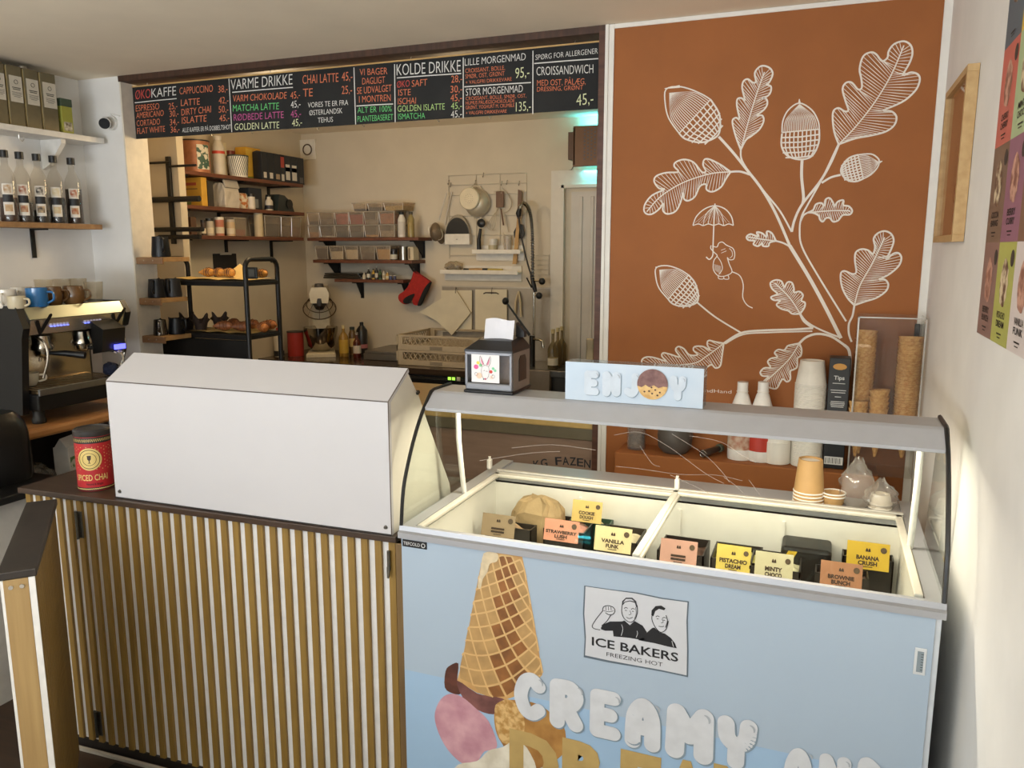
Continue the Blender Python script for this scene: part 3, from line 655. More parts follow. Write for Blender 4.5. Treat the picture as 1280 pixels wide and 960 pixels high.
def bottle(name, label, c, r_, h, glass, cap, lab=None, liquid=None, group=None, cat='bottle', neck=.3, labz=(.15, .5), lvl=.5, capm=None, sh=.6):
    r = thing(name, label, cat, c, group=group); x, y, z = c
    pr = [(0, 0), (r_*.96, 0), (r_, .01), (r_, h*sh), (r_*.85, h*(sh+.06)), (r_*neck, h*(sh+.18)), (r_*neck, h*.93), (0, h*.93)]
    MB().lathe([(a, z+b) for a, b in pr], (x, y, 0), 18).build('bottle_body', glass, r, smooth=True)
    if liquid is not None: MB().lathe([(0, z+.003), (r_*.965, z+.003), (r_*.965, z+h*sh*lvl), (0, z+h*sh*lvl)], (x, y, 0), 16).build('contents', liquid, r, smooth=True)
    MB().lathe([(0, z+h*.90), (r_*neck*1.25, z+h*.90), (r_*neck*1.25, z+h), (0, z+h)], (x, y, 0), 14).build('cap', cap, r, smooth=True)
    if lab is not None: MB().lathe([(r_+.0008, z+h*labz[0]), (r_+.0008, z+h*labz[1])], (x, y, 0), 18).build('label', lab, r, smooth=True)
    return r
BINC = CLEAR('#f3eee6', haze=.13, hazecol='#efe6d8', refl=.3)
def clearbin(label, x0, x1, y0, y1, z0, z1, content=None, lvl=.5, group='clear plastic bins', taper=.9, lid=False):
    r = thing('storage_bin', label, 'container', ((x0+x1)/2, (y0+y1)/2, z0), group=group)
    cx, cy = (x0+x1)/2, (y0+y1)/2; t = .0025
    mb = MB(); rg = lambda f, z, ins: [((x-cx)*f+cx + (ins if x < cx else -ins), (y-cy)*f+cy + (ins if y < cy else -ins), z) for x, y in ((x0, y0), (x1, y0), (x1, y1), (x0, y1))]
    mb.loft([rg(taper, z0, 0), rg(1, z1, 0), rg(1, z1, t), rg(taper, z0+t, t)]); mb.build('bin_shell', BINC, r)
    mb = MB(); mb.loft([rg(1, z1-.006, -.003), rg(1, z1, -.003), rg(1, z1, .001), rg(1, z1-.006, .001)], cap=False); mb.build('rim', CLEAR('#f4efe6', haze=.3, hazecol='#e6ded0'), r)
    for x, y in ((x0, y0), (x1, y0)): MB().cyl(((x-cx)*taper+cx, (y-cy)*taper+cy-.001, z0+.004), (x, y-.001, z1-.004), .0022, n=5).build('corner_edge', CLEAR('#f4efe6', haze=.55, hazecol='#f4ecdf'), r)
    if content is not None:
        f = taper+(1-taper)*lvl; zc = z0+(z1-z0)*lvl
        mb = MB().loft([rg(taper, z0+.004, .004), rg(f, zc, .004)]); mb.build('contents', content, r)
    return r
# --- top shelf, left wall
XM = -3.53
def lcyl(px0, px1, X=XM):
    c = P((px0+px1)/2, 220, X=X); return c, (px1-px0)/2*dep(c)/FPX
def ltop(px, py, X): return P(px, py, X=X).z
c, r_ = lcyl(228.5, 263)
t = roundtin('food_tin', 'large copper coloured round tin at left end of the top kitchen shelf', 'tin', (c.x, c.y, ZA), r_, P(246, 178, X=XM).z-ZA, M('#a8704f', .45, .2, var=.12, scale=40), None, M('#2f2a26', .4), .008)
mb = MB(); ang0 = math.atan2(-c.y, -c.x)
for k in range(10):
    a0 = ang0 + .1 + k*.1
    zb_, zt_ = ZA+.02, ZA+.16
    mb.poly([(c.x+(r_+.001)*math.cos(a), c.y+(r_+.001)*math.sin(a), z) for a, z in ((a0, zb_), (a0+.1, zb_), (a0+.1, zt_), (a0, zt_))])
mb.build('label', M('#3f5d4e', .6, col2='#d9d2c0', scale=30, ramp=(.48, .52)), t, label='green and white patterned label')
c, r_ = lcyl(264, 279); bottle('squeeze_bottle', 'white bottle with red stripes and dark bottom beside the copper tin', (c.x+.02, c.y, ZA), r_, .235, M('#cfc6b6', .4), M('#d8d0c2', .4), M('#c8442f', .5), None, neck=.5, labz=(.55, .62), sh=.72)
c, r_ = lcyl(284, 294, -3.598); roundtin('spice_jar', 'small jar with dark red lid behind the striped bucket', 'jar', (c.x, c.y, ZA), .03, .155, M('#6b4a3a', .3), M('#cdbfae', .5), M('#7d2b24', .4), .018, glass=True)
c, r_ = lcyl(286, 311, -3.478); STR = M('#e2ddd0', .5)
b = roundtin('striped_bucket', 'white bucket with diagonal black stripes on the top kitchen shelf', 'bucket', (c.x, c.y, ZA), r_, .125, STR, None, M('#2e3a33', .45), .008, taper=.86)
mb = MB(); a0 = math.atan2(-c.y, -c.x)
for k in range(13):
    pts = []
    for q in range(9):
        f = q/8; a = a0 - 1.3 + k*.21 + f*.75; rr = r_*(.86+.14*f)+.001; pts.append(Vector((c.x+rr*math.cos(a), c.y+rr*math.sin(a), ZA+.004+.117*f)))
    mb.loft([[p for p in (pp, pp+Vector((0, 0, .011)))] for pp in pts], False, False)
mb.build('stripes', M('#26322d', .5), b)
carton('cereal_box', 'tall cream carton behind the striped bucket on top shelf', 'box', -3.62, -3.56, P(279, 200, X=-3.56).y, P(284, 200, X=-3.56).y, ZA, ZA+.21, M('#d9cbaa', .6))
ya = P(312.5, 200, X=-3.50).y
carton('cardboard_box', 'yellow and orange box beside the row of black cartons', 'box', -3.615, -3.53, ya, P(326, 200, X=-3.53).y, ZA, ZA+.205, M('#d9a435', .55), 'X', ((0, 1, 0, .1, M('#7a8f3a', .6)), (0, .4, .12, .95, M('#e0b84a', .6))))
yy = [327, 334.5, 342.5, 351, 355.5, 363, 371.5, 380]
CART = M('#22252a', .5)
for k in range(7):
    y0, y1 = P(yy[k], 210, X=-3.45).y+.002, P(yy[k+1], 210, X=-3.45).y-.002
    lb = ('first', 'second', 'third', 'fourth', 'fifth', 'sixth', 'last')[k]
    look = ('round cream badge', 'round cream badge', 'round brown badge', 'red top', 'white and orange label', 'white and orange label', 'plain dark face')[k]
    bands = {0: ((.3, .8, .08, .28, M('#d8cfc0', .6)),), 1: ((.3, .8, .08, .28, M('#e0d8ca', .6)),), 2: ((.25, .8, .08, .26, M('#b09a7e', .6)),), 3: ((0, 1, .55, .95, M('#b0473a', .6)), (.1, .9, .05, .3, M('#d8cfc0', .6))), 4: ((.2, .9, .1, .65, M('#d9d3c8', .5)), (.2, .9, .4, .55, M('#c9834f', .5))), 5: ((.2, .9, .1, .65, M('#d9d3c8', .5)), (.2, .9, .4, .55, M('#c9834f', .5))), 6: ((.3, .8, .05, .25, M('#5c5a58', .5)),)}[k]
    carton('drink_carton', '%s black carton from the left in top shelf row, %s' % (lb, look), 'carton', -3.52, -3.45, y0, y1, ZA, ZA+.185-(.012 if k == 3 else 0), CART, 'X', bands, 'black cartons on the top shelf', M('#3a3c40', .5))
# --- middle shelf, left wall
y0 = P(252, 240, X=-3.45).y
carton('cardboard_box', 'yellow box with red print at left end of the middle kitchen shelf', 'box', -3.60, -3.45, y0, P(259, 240, X=-3.45).y, ZB, ZB+.165, M('#d3a23c', .55), 'Y', ((.15, .75, .72, .82, M('#b5533a', .6)), (.15, .8, .58, .62, M('#8a6a3a', .6)), (.1, .45, .05, .3, M('#6f7f45', .6))))
carton('cardboard_box', 'narrow dark box between yellow box and paper bag', 'box', -3.60, -3.47, P(260, 240, X=-3.47).y, P(267, 240, X=-3.47).y, ZB, ZB+.15, M('#3b3631', .6))
bag = thing('paper_bag', 'crumpled white paper bag with folded top on middle kitchen shelf', 'bag', (P(283, 240, X=-3.52).x, P(283, 240, X=-3.52).y, ZB))
bc = P(282, 240, X=-3.52)
def bagring(z, sx, sy, n=20): return [Vector((bc.x+sx*max(-1, min(1, 1.5*math.cos(2*PI*i/n)))+random.uniform(-.003, .003), bc.y+sy*max(-1, min(1, 1.5*math.sin(2*PI*i/n)))+random.uniform(-.003, .003), z)) for i in range(n)]
MB().loft([bagring(ZB, .05, .062), bagring(ZB+.04, .053, .068), bagring(ZB+.10, .05, .066), bagring(ZB+.135, .04, .066), bagring(ZB+.15, .02, .066)]).build('bag_body', M('#cfc6b8', .75, var=.08, scale=20, bump=.4), bag)
MB().box((bc.x+.045, bc.y, ZB+.145), (.012, .13, .05), (0, -.35, .05), .003).build('folded_flap', M('#c4bcb0', .75, var=.05), bag)
c = P(303, 240, X=-3.50); r = thing('snack_bag', 'small orange and white snack bag beside the paper bag', 'bag', (c.x, c.y, ZB))
MB().loft([bagring2 for bagring2 in [[Vector((c.x+a*sx, c.y+b*sy, ZB+z)) for a, b in ((-1, -1), (1, -1), (1.3, 0), (1, 1), (-1, 1), (-1.3, 0))] for z, sx, sy in ((0, .016, .026), (.04, .02, .03), (.09, .012, .028), (.1, .003, .03))]]).build('bag_body', M('#c8793c', .5, col2='#e6d9c0', scale=45, ramp=(.45, .55)), r)
c, r_ = lcyl(308, 317, -3.48); roundtin('spice_jar', 'white jar with black lid on the middle kitchen shelf', 'jar', (c.x, c.y, ZB), r_, .08, M('#ded5c6', .5), None, M('#211f1e', .4), .018, glass=True)
carton('cardboard_box', 'tall dark blue box behind the white jar on middle shelf', 'box', -3.61, -3.50, P(311, 240, X=-3.5).y, P(327, 240, X=-3.5).y, ZB, ZB+.14, M('#2b3038', .5), 'X', ((.1, .7, .1, .5, M('#8a8f90', .5)),))
c, r_ = lcyl(329, 340, -3.48); bottle('squeeze_bottle', 'squat white bottle with black stripe on middle kitchen shelf', (c.x, c.y, ZB), r_*.9, .10, M('#d6ccba', .4), BLKM, M('#2c2b33', .5), neck=.5, labz=(.1, .35))
r = thing('hand_blender', 'black slanted kitchen machine at right end of middle kitchen shelf', 'machine', (-3.5, P(352, 250, X=-3.5).y, ZB)); y0, y1 = P(342, 250, X=-3.48).y, P(363, 250, X=-3.48).y
MB().prism([(-3.56, y0, ZB), (-3.56, y1, ZB), (-3.56, y1-.03, ZB+.06), (-3.56, y1-.10, ZB+.105), (-3.56, y0+.02, ZB+.11)], (.11, 0, 0)).build('machine_body', M('#2c3230', .4), r)
MB().cyl((-3.50, y1-.06, ZB+.05), (-3.44, y1-.06, ZB+.05), .032, n=18).build('dial', M('#171717', .35), r)
# --- lowest shelf, left wall
carton('cardboard_box', 'small brown box at left end of the lowest kitchen shelf', 'box', -3.56, -3.46, P(239, 285, X=-3.46).y, P(246, 285, X=-3.46).y, ZC, ZC+.105, M('#5a4232', .6), 'Y', ((.2, .8, .3, .8, M('#82705c', .6)),))
for a, b, h, lc, bc_, lb in ((247, 253, .075, '#1f1d1c', '#4a3a30', 'dark spice jar with black lid beside the brown box'), (253.5, 263, .085, '#1f1d1c', '#bdb2a2', 'white spice jar with black lid on lowest shelf'), (265, 276, .095, '#d8d0c2', '#b8735a', 'red labelled jar with pale lid on lowest shelf'), (279, 290, .085, '#b9ae9e', '#c9ad86', 'cream jar with greenish label on lowest shelf')):
    c, r_ = lcyl(a, b, -3.462); roundtin('spice_jar', lb, 'jar', (c.x, c.y, ZC), r_, h, M(bc_, .4), M('#d8cbb4', .6), M(lc, .4), .016, glass=True, bandz=(.15, .55))
for a, b, h, cc, lv, lb in ((291, 309, .115, '#9a5d4c', .35, 'clear bin with pinkish contents on lowest left-wall shelf'), (331, 351, .14, '#2e2a28', .6, 'clear bin with near-black contents on lowest left-wall shelf'), (351.5, 364, .14, '#6a5848', .55, 'clear bin with brown contents, second from right on lowest left-wall shelf'), (364.5, 377, .14, '#8b715c', .5, 'clear bin with tan contents at right end of lowest left-wall shelf')):
    clearbin(lb, -3.585, -3.45, P(a, 285, X=-3.45).y+(.016 if a == 291 else .004), P(b, 285, X=-3.45).y-.002, ZC, ZC+h, M(cc, .8, var=.2, scale=60), lv)
c, r_ = lcyl(313, 327, -3.47); roundtin('storage_canister', 'tall cream canister between the clear bins on lowest shelf', 'canister', (c.x, c.y, ZC), r_*.8, .145, M('#c9b794', .5), None, M('#d8ccb2', .5), .01)
# --- far wall, upper shelf: bins
xs = [384.7, 399.3, 418.7, 436.3, 455, 473.8, 493.7]
cols = ('#b98a58', '#d9d2c6', '#332f2c', '#38332e', '#c49b62', '#a39684')
cols2 = ('#6d655c', '#8f8071', '#b0584f', '#9c3434', '#8e857a', '#a2603c')
nm = ('leftmost', 'second', 'third', 'fourth', 'fifth', 'rightmost')
cn = ('tan', 'white', 'black', 'dark', 'golden', 'grey'); cn2 = ('grey', 'dull brown', 'pink', 'crimson', 'silver', 'rust brown')
for k in range(6):
    a, b = bx_(xs[k], 290, 4.82)+.002, bx_(xs[k+1], 290, 4.82)-.002
    clearbin('%s clear bin from left in bottom row of upper shelf, %s contents' % (nm[k], cn[k]), a, b, 4.82, 4.985, ZD, ZD+.088, M(cols[k], .8, var=.2, scale=50), (.45, .15, .5, .45, .2, .5)[k], 'bins on the upper far shelf')
    clearbin('%s clear bin from left in middle row of upper shelf, %s contents' % (nm[k], cn2[k]), a, b, 4.82, 4.985, ZD+.0885, ZD+.178, M(cols2[k], .8, var=.2, scale=50), (.3, .45, .85, .75, .35, .8)[k], 'bins on the upper far shelf')
for k, (cc, nn, lv, pos) in enumerate((('#2b3350', 'navy', .3, 'leftmost'), ('#1f1f1e', 'black', .45, 'middle'), ('#a58b3f', 'golden seed', .55, 'rightmost'))):
    a, b = bx_((441, 460, 480)[k], 290, 4.82)+.002, bx_((459, 479, 505)[k], 290, 4.82)-.002
    clearbin('%s clear bin on top of the stack on upper shelf, %s contents' % (pos, nn), a, b, 4.82, 4.985, ZD+.1785, ZD+.235, M(cc, .8, col2='#c8b060' if k == 2 else None, var=.2, scale=90), lv, 'bins on the upper far shelf')
c = P(502.5, 297, Y=4.87); bottle('sauce_bottle', 'dark capped bottle with white label right of the clear bins', (c.x, c.y, ZD), .027, .17, M('#e0dcd2', .35), BLKM, M('#cfc9bf', .5), neck=.5, labz=(.1, .62), sh=.7)
c = P(514, 297, Y=4.87); bottle('sauce_bottle', 'pale oil bottle at right end of the upper far shelf', (c.x, c.y, ZD), .024, .17, CLEAR('#e2d9b4', haze=.35, hazecol='#cdbd86'), M('#4a4535', .5), None, M('#bda865', .3), neck=.45, sh=.7, lvl=.9)
# far wall, lower shelf
for a, b, cc, lv, lb in ((394, 410, '#4a372b', .8, 'clear container of dark brown powder, leftmost on lower far shelf'), (412, 429, '#e4dccb', .6, 'clear container with sloping white flour on lower far shelf'), (431, 447.5, '#e6dfd0', .72, 'clear container filled with white flour on lower far shelf'), (450, 468.5, '#5f4434', .5, 'clear container half full of brown cocoa on lower far shelf'), (470, 488, '#c29b54', .75, 'clear container of golden sugar on lower far shelf')):
    clearbin(lb, bx_(a, 318, 4.83), bx_(b, 318, 4.83), 4.83, 4.98, ZE, ZE+.098, M(cc, .85, var=.06, scale=60), lv, 'containers on the lower far shelf', .86)
c = P(492.5, 320, Y=4.86); roundtin('spice_jar', 'dark glass jar with white label on lower far shelf', 'jar', (c.x, c.y, ZE), .024, .06, M('#231f1d', .25), M('#c9c4b4', .6), M('#262322', .4), .014, glass=True, bandz=(.1, .65))
c = P(504.5, 320, Y=4.86); roundtin('steel_canister', 'shiny steel canister on the lower far shelf', 'canister', (c.x, c.y, ZE), .028, .085, STEEL, None, STEEL, .006)
carton('cardboard_box', 'small cream box at right end of the lower far shelf', 'box', bx_(512, 320, 4.85)-.012, bx_(519, 320, 4.85)-.014, 4.85, 4.93, ZE, ZE+.09, M('#d4c6a6', .6), 'Y', ((.1, .4, .1, .9, M('#7a6a55', .6)),))
# small shelf
r = thing('baking_tray', 'stack of flat steel trays lying on the small kitchen shelf', 'tray', (bx_(425, 345, 4.9), 4.9, ZF_)); a, b = bx_(402, 345, 4.85), bx_(450, 345, 4.85)
for k in range(3): MB().bx(a+.006*k, b-.012*k, 4.868, 4.985, ZF_+.001+.014*k, ZF_+.013+.014*k, .003).build('tray', STEELD, r)
tiny = ((455.5, .045, '#d8cdb6', '#cfc2a6', 'white pot'), (461, .075, '#2a2620', '#e2d9c6', 'dark bottle with white label'), (467, .07, '#c9a03f', '#22201d', 'amber bottle with black label'), (471, .085, '#35332e', '#cfc4ae', 'tall dark bottle'), (475.5, .065, '#4c6a3a', '#1f2a1c', 'green bottle'), (480, .06, '#e0d6c0', '#b8a888', 'cream bottle'), (484.5, .05, '#d2a75a', '#e0d2b0', 'honey coloured bottle'))
for px_, h, c1, c2, nn in tiny:
    c = P(px_, 350, Y=4.89); bottle('essence_bottle', 'tiny %s on the small shelf above mixer' % nn, (c.x, c.y, ZF_), .0125, h*1.05, M(c1, .3), M(c2, .4), M(c2, .6), group='tiny bottles on the small shelf', neck=.45)
for px_, c1, nn in ((488.5, '#3a4168', 'navy'), (493.5, '#44405c', 'violet grey')):
    c = P(px_, 350, Y=4.88); roundtin('essence_pot', '%s little pot at right end of small shelf' % nn, 'pot', (c.x, c.y, ZF_), .012, .026, M(c1, .4), None, M('#cfc4b0', .5), .006)
# --- worktop along the far wall
wt = thing('kitchen_worktop', 'dark reflective worktop along the far kitchen wall with black undercounter front', 'worktop', (-2.5, 4.7, 0))
MB().bx(XK+.001, -1.98, 4.40, YK-.001, .862, .90, .003).build('worktop_slab', M('#4b3c30', .16, .35, var=.15, scale=4), wt)
MB().bx(XK+.001, -1.98, 4.43, YK-.02, 0, .862).build('undercounter', M('#1b1a18', .4), wt)
dw = thing('undercounter_dishwasher', 'black undercounter dishwasher with green lit display under the worktop', 'dishwasher', (-2.3, 4.41, .3))
MB().bx(-2.78, -2.0, 4.392, 4.428, .3, .848, .003).build('door_front', M('#262421', .35, .3), dw)
MB().bx(-2.74, -2.02, 4.385, 4.394, .775, .84, .002).build('control_panel', M('#121212', .3), dw)
a = P(560, 473, Y=4.384); mb = MB()
for dx in (0, .028): mb.bx(a.x+dx, a.x+dx+.02, 4.382, 4.386, a.z-.009, a.z+.009)
mb.build('display', M('#9bd94a', .5, emit=1.6), dw, label='green glowing display')
MB().bx(a.x+.06, a.x+.085, 4.381, 4.386, a.z-.013, a.z+.013, .002).build('button', M('#d8d0b8', .5), dw)
# --- stand mixer
mc = P(403, 444, Z=.9); mx = thing('stand_mixer', 'cream stand mixer with steel bowl and wire guard on the worktop', 'mixer', (mc.x, 4.72, .9)); X0 = mc.x
MX = M('#ddd2b8', .35)
MB().loft([[(X0+a, 4.61+b, .9+z) for a, b in ((-.10, 0), (.10, 0), (.085, .34), (-.085, .34))] for z in (.001, .022)] + [[(X0+a, 4.62+b, .93) for a, b in ((-.085, 0), (.085, 0), (.075, .32), (-.075, .32))]]).build('base', MX, mx)
MB().bx(X0-.065, X0+.065, 4.86, 4.95, .92, 1.33, .02).build('column', MX, mx, smooth=True)
MB().loft([[(X0+a, 4.70, z) for a, z in ((-.06, 1.27), (.06, 1.27), (.068, 1.335), (.05, 1.38), (-.05, 1.38), (-.068, 1.335))], [(X0+a, 4.95, z) for a, z in ((-.065, 1.25), (.065, 1.25), (.07, 1.33), (.055, 1.385), (-.055, 1.385), (-.07, 1.33))]]).build('head', MX, mx)
MB().cyl((X0, 4.76, 1.38), (X0, 4.76, 1.405), .035, .028, n=18).build('knob', M('#4a4540', .5), mx)
MB().lathe([(0, .935), (.06, .935), (.095, .97), (.112, 1.06), (.118, 1.10), (.122, 1.10), (.116, 1.06), (.09, .975), (0, .945)], (X0, 4.75, 0), 32).build('bowl', M('#b4aea2', .12, 1), mx, smooth=True)
mb = MB().torus((X0, 4.70, 1.235), .112, .004, (0, -.62, .78), 32, 6).torus((X0, 4.72, 1.265), .09, .003, (0, -.62, .78), 32, 6)
for k in range(8):
    a = 2*PI*k/8; ax = Vector((0, -.62, .78)).normalized(); u = Vector((1, 0, 0)); v = ax.cross(u)
    mb.tube([Vector((X0, 4.70, 1.235))+(u*math.cos(a)+v*math.sin(a))*.112, Vector((X0, 4.72, 1.265))+(u*math.cos(a)+v*math.sin(a))*.09, Vector((X0, 4.76, 1.30))+(u*math.cos(a)+v*math.sin(a))*.05], .0018, 5)
mb.build('wire_guard', M('#6b5a48', .3, .8), mx, smooth=True)
MB().cyl((X0, 4.745, 1.275), (X0, 4.72, 1.235), .055, .03, n=20).build('beater_shaft', M('#2e2a26', .35, .4), mx)
mx.rotation_euler.z = math.radians(33); mx.location.y = 4.70
# --- bottles and tins on the worktop
def wk(px, Y): return P(px, 440, Y=Y).x
bottle('cleaner_bottle', 'white bottle with red cap and black band behind trolley leg', (wk(349, 4.55), 4.55, .901), .034, .20, M('#d8d0c2', .4), M('#b3392c', .4), M('#2b2b2b', .5), neck=.35, labz=(.02, .2), sh=.7)
t = roundtin('coffee_tin', 'red tin with dark vertical stripe left of the mixer', 'tin', (wk(370, 4.62)+.0, 4.62, .901), .056, .165, M('#a8332c', .4), None, M('#4b4540', .4, .4), .01)
bottle('oil_bottle', 'golden oil bottle with yellow and black label right of mixer', (wk(430, 4.70), 4.70, .901), .033, .22, CLEAR('#e0c98c', haze=.5, hazecol='#c09a48'), M('#d9c896', .4), M('#c9a23c', .5), M('#b98a35', .3), neck=.3, labz=(.12, .55), sh=.62, lvl=.9)
bottle('vinegar_bottle', 'slim brown bottle with dark green cap behind the oil bottle', (wk(441, 4.80), 4.80, .901), .026, .20, M('#6b5230', .25), M('#28332b', .4), M('#c7a86a', .5), neck=.55, labz=(.3, .6), sh=.74)
bottle('syrup_bottle', 'red brown syrup bottle with white label in front of dark jug', (wk(446.5, 4.66), 4.66, .901), .027, .18, CLEAR('#c08a70', haze=.55, hazecol='#6b2a1c'), M('#8c8478', .4), M('#cdbfae', .5), M('#5c2014', .3), neck=.3, labz=(.2, .5), lvl=.9)
bottle('vinegar_jug', 'black jug bottle with pink label beside the steel tray', (wk(453, 4.86), 4.86, .901), .04, .23, M('#26221f', .3), BLKM, M('#b9747a', .5), neck=.28, labz=(.2, .32), sh=.74)
r = thing('steel_tray_set', 'flat grey steel trays on the worktop left of the crates', 'tray', (wk(480, 4.8), 4.8, .9))
for k, (z0, z1) in enumerate(((.901, .945), (.946, .965))): MB().bx(wk(454, 4.62)+.01*k, wk(501, 4.62)-.01*k, 4.62, 4.97, z0, z1, .004).build('tray', M('#8d867c', .35, .7), r)
# --- dish crates
CR_M = M('#b5a488', .6)
def crate(z, label):
    x0, x1, y0, y1, h = P(499, 455, Z=.9).x, P(600, 462, Z=.9).x, 4.50, 4.97, .098
    r = thing('dish_crate', label, 'crate', ((x0+x1)/2, (y0+y1)/2, z), group='dish crates')
    mb = MB()
    for (a, b, c, d) in ((x0, x1, y0, y0+.012), (x0, x1, y1-.012, y1), (x0, x0+.012, y0, y1), (x1-.012, x1, y0, y1)):
        mb.bx(a, b, c, d, z, z+.036, .002).bx(a, b, c, d, z+h-.014, z+h, .002)
    for x in (x0+.02, x1-.02):
        for y in (y0+.0062, y1-.0062): mb.bx(x-.025, x+.025, y-.006, y+.006, z+.03, z+h-.01)
    for y in (y0+.02, y1-.02):
        for x in (x0+.0062, x1-.0062): mb.bx(x-.006, x+.006, y-.025, y+.025, z+.03, z+h-.01)
    mb.build('rim_frame', CR_M, r)
    mb = MB(); n = 14; xa, xb = x0+.045, x1-.045; w_ = (xb-xa)/n
    for k in range(n):
        for s in (1, -1): mb.cyl((xa+k*w_, y0+.006, z+.034 if s > 0 else z+h-.012), (xa+(k+1)*w_, y0+.006, z+h-.012 if s > 0 else z+.034), .0032, n=5)
    mb.build('lattice', CR_M, r)
    ya, yb = y0+.045, y1-.045; w2 = (yb-ya)/12
    for x in (x0+.006, x1-.006):
        mb = MB()
        for k in range(12):
            for s in (1, -1): mb.cyl((x, ya+k*w2, z+.034 if s > 0 else z+h-.012), (x, ya+(k+1)*w2, z+h-.012 if s > 0 else z+.034), .0032, n=5)
        mb.build('lattice', CR_M, r)
    mb = MB()
    for k in range(9): mb.bx(x0+.01, x1-.01, y0+.02+k*.052, y0+.028+k*.052, z+.004, z+.012)
    mb.build('floor_grid', CR_M, r)
    m = (x0+x1)/2-.01; MB().bx(m-.045, m+.045, y0-.002, y0+.006, z+.006, z+.03, .002).build('handle_recess', M('#8d806b', .6), r)
    return r
crate(.901, 'beige lattice dish crate, lower one of the stack on the worktop')
crate(1.0, 'beige lattice dish crate, upper one of the stack on the worktop')
# --- steel sink bench on the right of the kitchen
sb = thing('sink_bench', 'steel sink bench with drawer front below the spray tap', 'sink', (-1.4, 4.7, 0))
a = P(684, 465, Z=.86)
MB().bx(-1.96, -.62, 4.62, YK-.004, .86, .90, .003).build('bench_top', STEEL, sb)
MB().bx(-1.96, -1.57, 4.60, 4.64, .77, .90, .003).build('front_rail', M('#9b8d7c', .35, .6), sb)
MB().bx(-1.95, -.65, 4.66, YK-.02, 0, .86).build('cabinet', STEELD, sb)
MB().bx(-1.90, -1.68, 4.64, 4.66, .45, .74, .003).build('drawer_front', M('#7b7166', .4, .5), sb)
# splash panel
a, b, c_ = kp(553, 357), kp(694, 357), .905
pn = thing('splash_panel', 'grey steel splash panel on the far wall behind the tap', 'panel', ((a.x+b.x)/2, YK-.004, .9))
MB().bx(a.x, b.x-.003, YK-.006, YK-.001, c_, a.z).build('sheet', M('#a59a89', .45, .45, var=.04), pn)
MB().bx(a.x, b.x-.003, YK-.010, YK-.006, a.z-.008, a.z).build('top_edge', M('#c2b8a6', .4, .5), pn)
# --- front worktop in the opening (steel edge) with timber front and lettering
sw = thing('serving_worktop', 'steel-topped serving worktop with dark timber front behind the freezer', 'worktop', (-2.0, 3.25, 0))
MB().bx(-2.62, -.85, 3.052, 3.60, .935, .962, .002).build('steel_top', M('#c2ab78', .3, .5, var=.05), sw)  # steel coloured gold to paint in the warm glare
MB().bx(-2.62, -.85, 3.05, 3.062, .874, .925, .002).build('steel_apron', M('#857d68', .38, .4, var=.05), sw)
MB().bx(-2.62, -.85, 3.044, 3.062, .922, .966, .006).build('rolled_edge_glare', M('#e3c27e', .35, .25, var=.05), sw)  # gold colour stands in for lamp reflection on the rounded steel edge
MB().bx(-2.60, -.852, 3.07, 3.09, 0, .874).build('timber_front', WOOD('#937a69', '#a58a78', (3, 3, 18), 2, .6), sw)
MB().bx(-2.60, -.86, 3.09, 3.58, .05, .935).build('carcass', M('#2e2723', .6), sw)
mb = MB(); word = 'KG FAZEN'
for k, ch in enumerate(word):
    if ch == ' ': continue
    f = k/7; px_ = 672+62*f; py_ = 588-7*math.sin(PI*(.12+.72*f)); sl = .10-.22*f
    A_ = P(px_-4, py_+4*sl, Y=3.0685); B_ = P(px_+4, py_-4*sl, Y=3.0685); C_ = A_+(B_-A_).normalized().cross(Vector((0, 1, 0)))*-.036
    if C_.z < A_.z: C_ = A_*2-C_
    text_mb(ch, A_, B_, C_, .0004, .012, NM, mb)
ring_c = P(715, 633, Y=3.0685); mb.torus(ring_c, .155, .002, (0, 1, 0), 48, 4).torus(ring_c, .10, .0015, (0, 1, 0), 40, 4)
mb.build('lettering', M('#2b2f38', .7), sw)
# ================================================================ UTENSIL WALL, TAP, TROLLEY, MUGS
def k5(x, y, Y=4.985): return P(520+x/4.8, 190+y/4.8, Y=Y)
WIRE = M('#d9d2c2', .35, .4)
gr = thing('wire_grid', 'white wire grid rack hung with kitchen utensils on the far wall', 'rack', (k5(425, 400).x, YK-.01, 1.6))
A, B = k5(192, 142), k5(658, 124); zt = (A.z+B.z)/2; zb = k5(640, 640).z
mb = MB()
for y in (142, 200, 260, 385, 500, 620):
    z = k5(192, y).z; mb.cyl((A.x, 4.988, z), (B.x, 4.988, z), .0022, n=5)
mb.build('cross_wire', WIRE, gr)
mb = MB()
for x in (192, 357, 500, 658): X_ = k5(x, 142).x; mb.cyl((X_, 4.991, zt), (X_, 4.991, zb), .0025, n=5)
mb.build('upright_wire', WIRE, gr)
def hook(x, y, n=1):
    p = k5(x, y, 4.98); mb = MB(); mb.tube([(p.x, 4.988, p.z+.02), (p.x, 4.978, p.z+.022), (p.x, 4.976, p.z), (p.x, 4.968, p.z-.008), (p.x, 4.96, p.z)], .002, 6); mb.build('hook', M('#8d857a', .3, .8), gr, smooth=True)
for x, y in ((405, 145), (197, 190), (210, 205), (357, 190), (515, 195), (547, 190), (620, 195)): hook(x, y)
TOOL = M('#cfc4ae', .35, .5); WOODT = WOOD('#a8804a', '#c49a5c', (14, 14, 2), 3, .5); DKW2 = WOOD('#5d402b', '#76543a', (14, 14, 2), 3, .5)
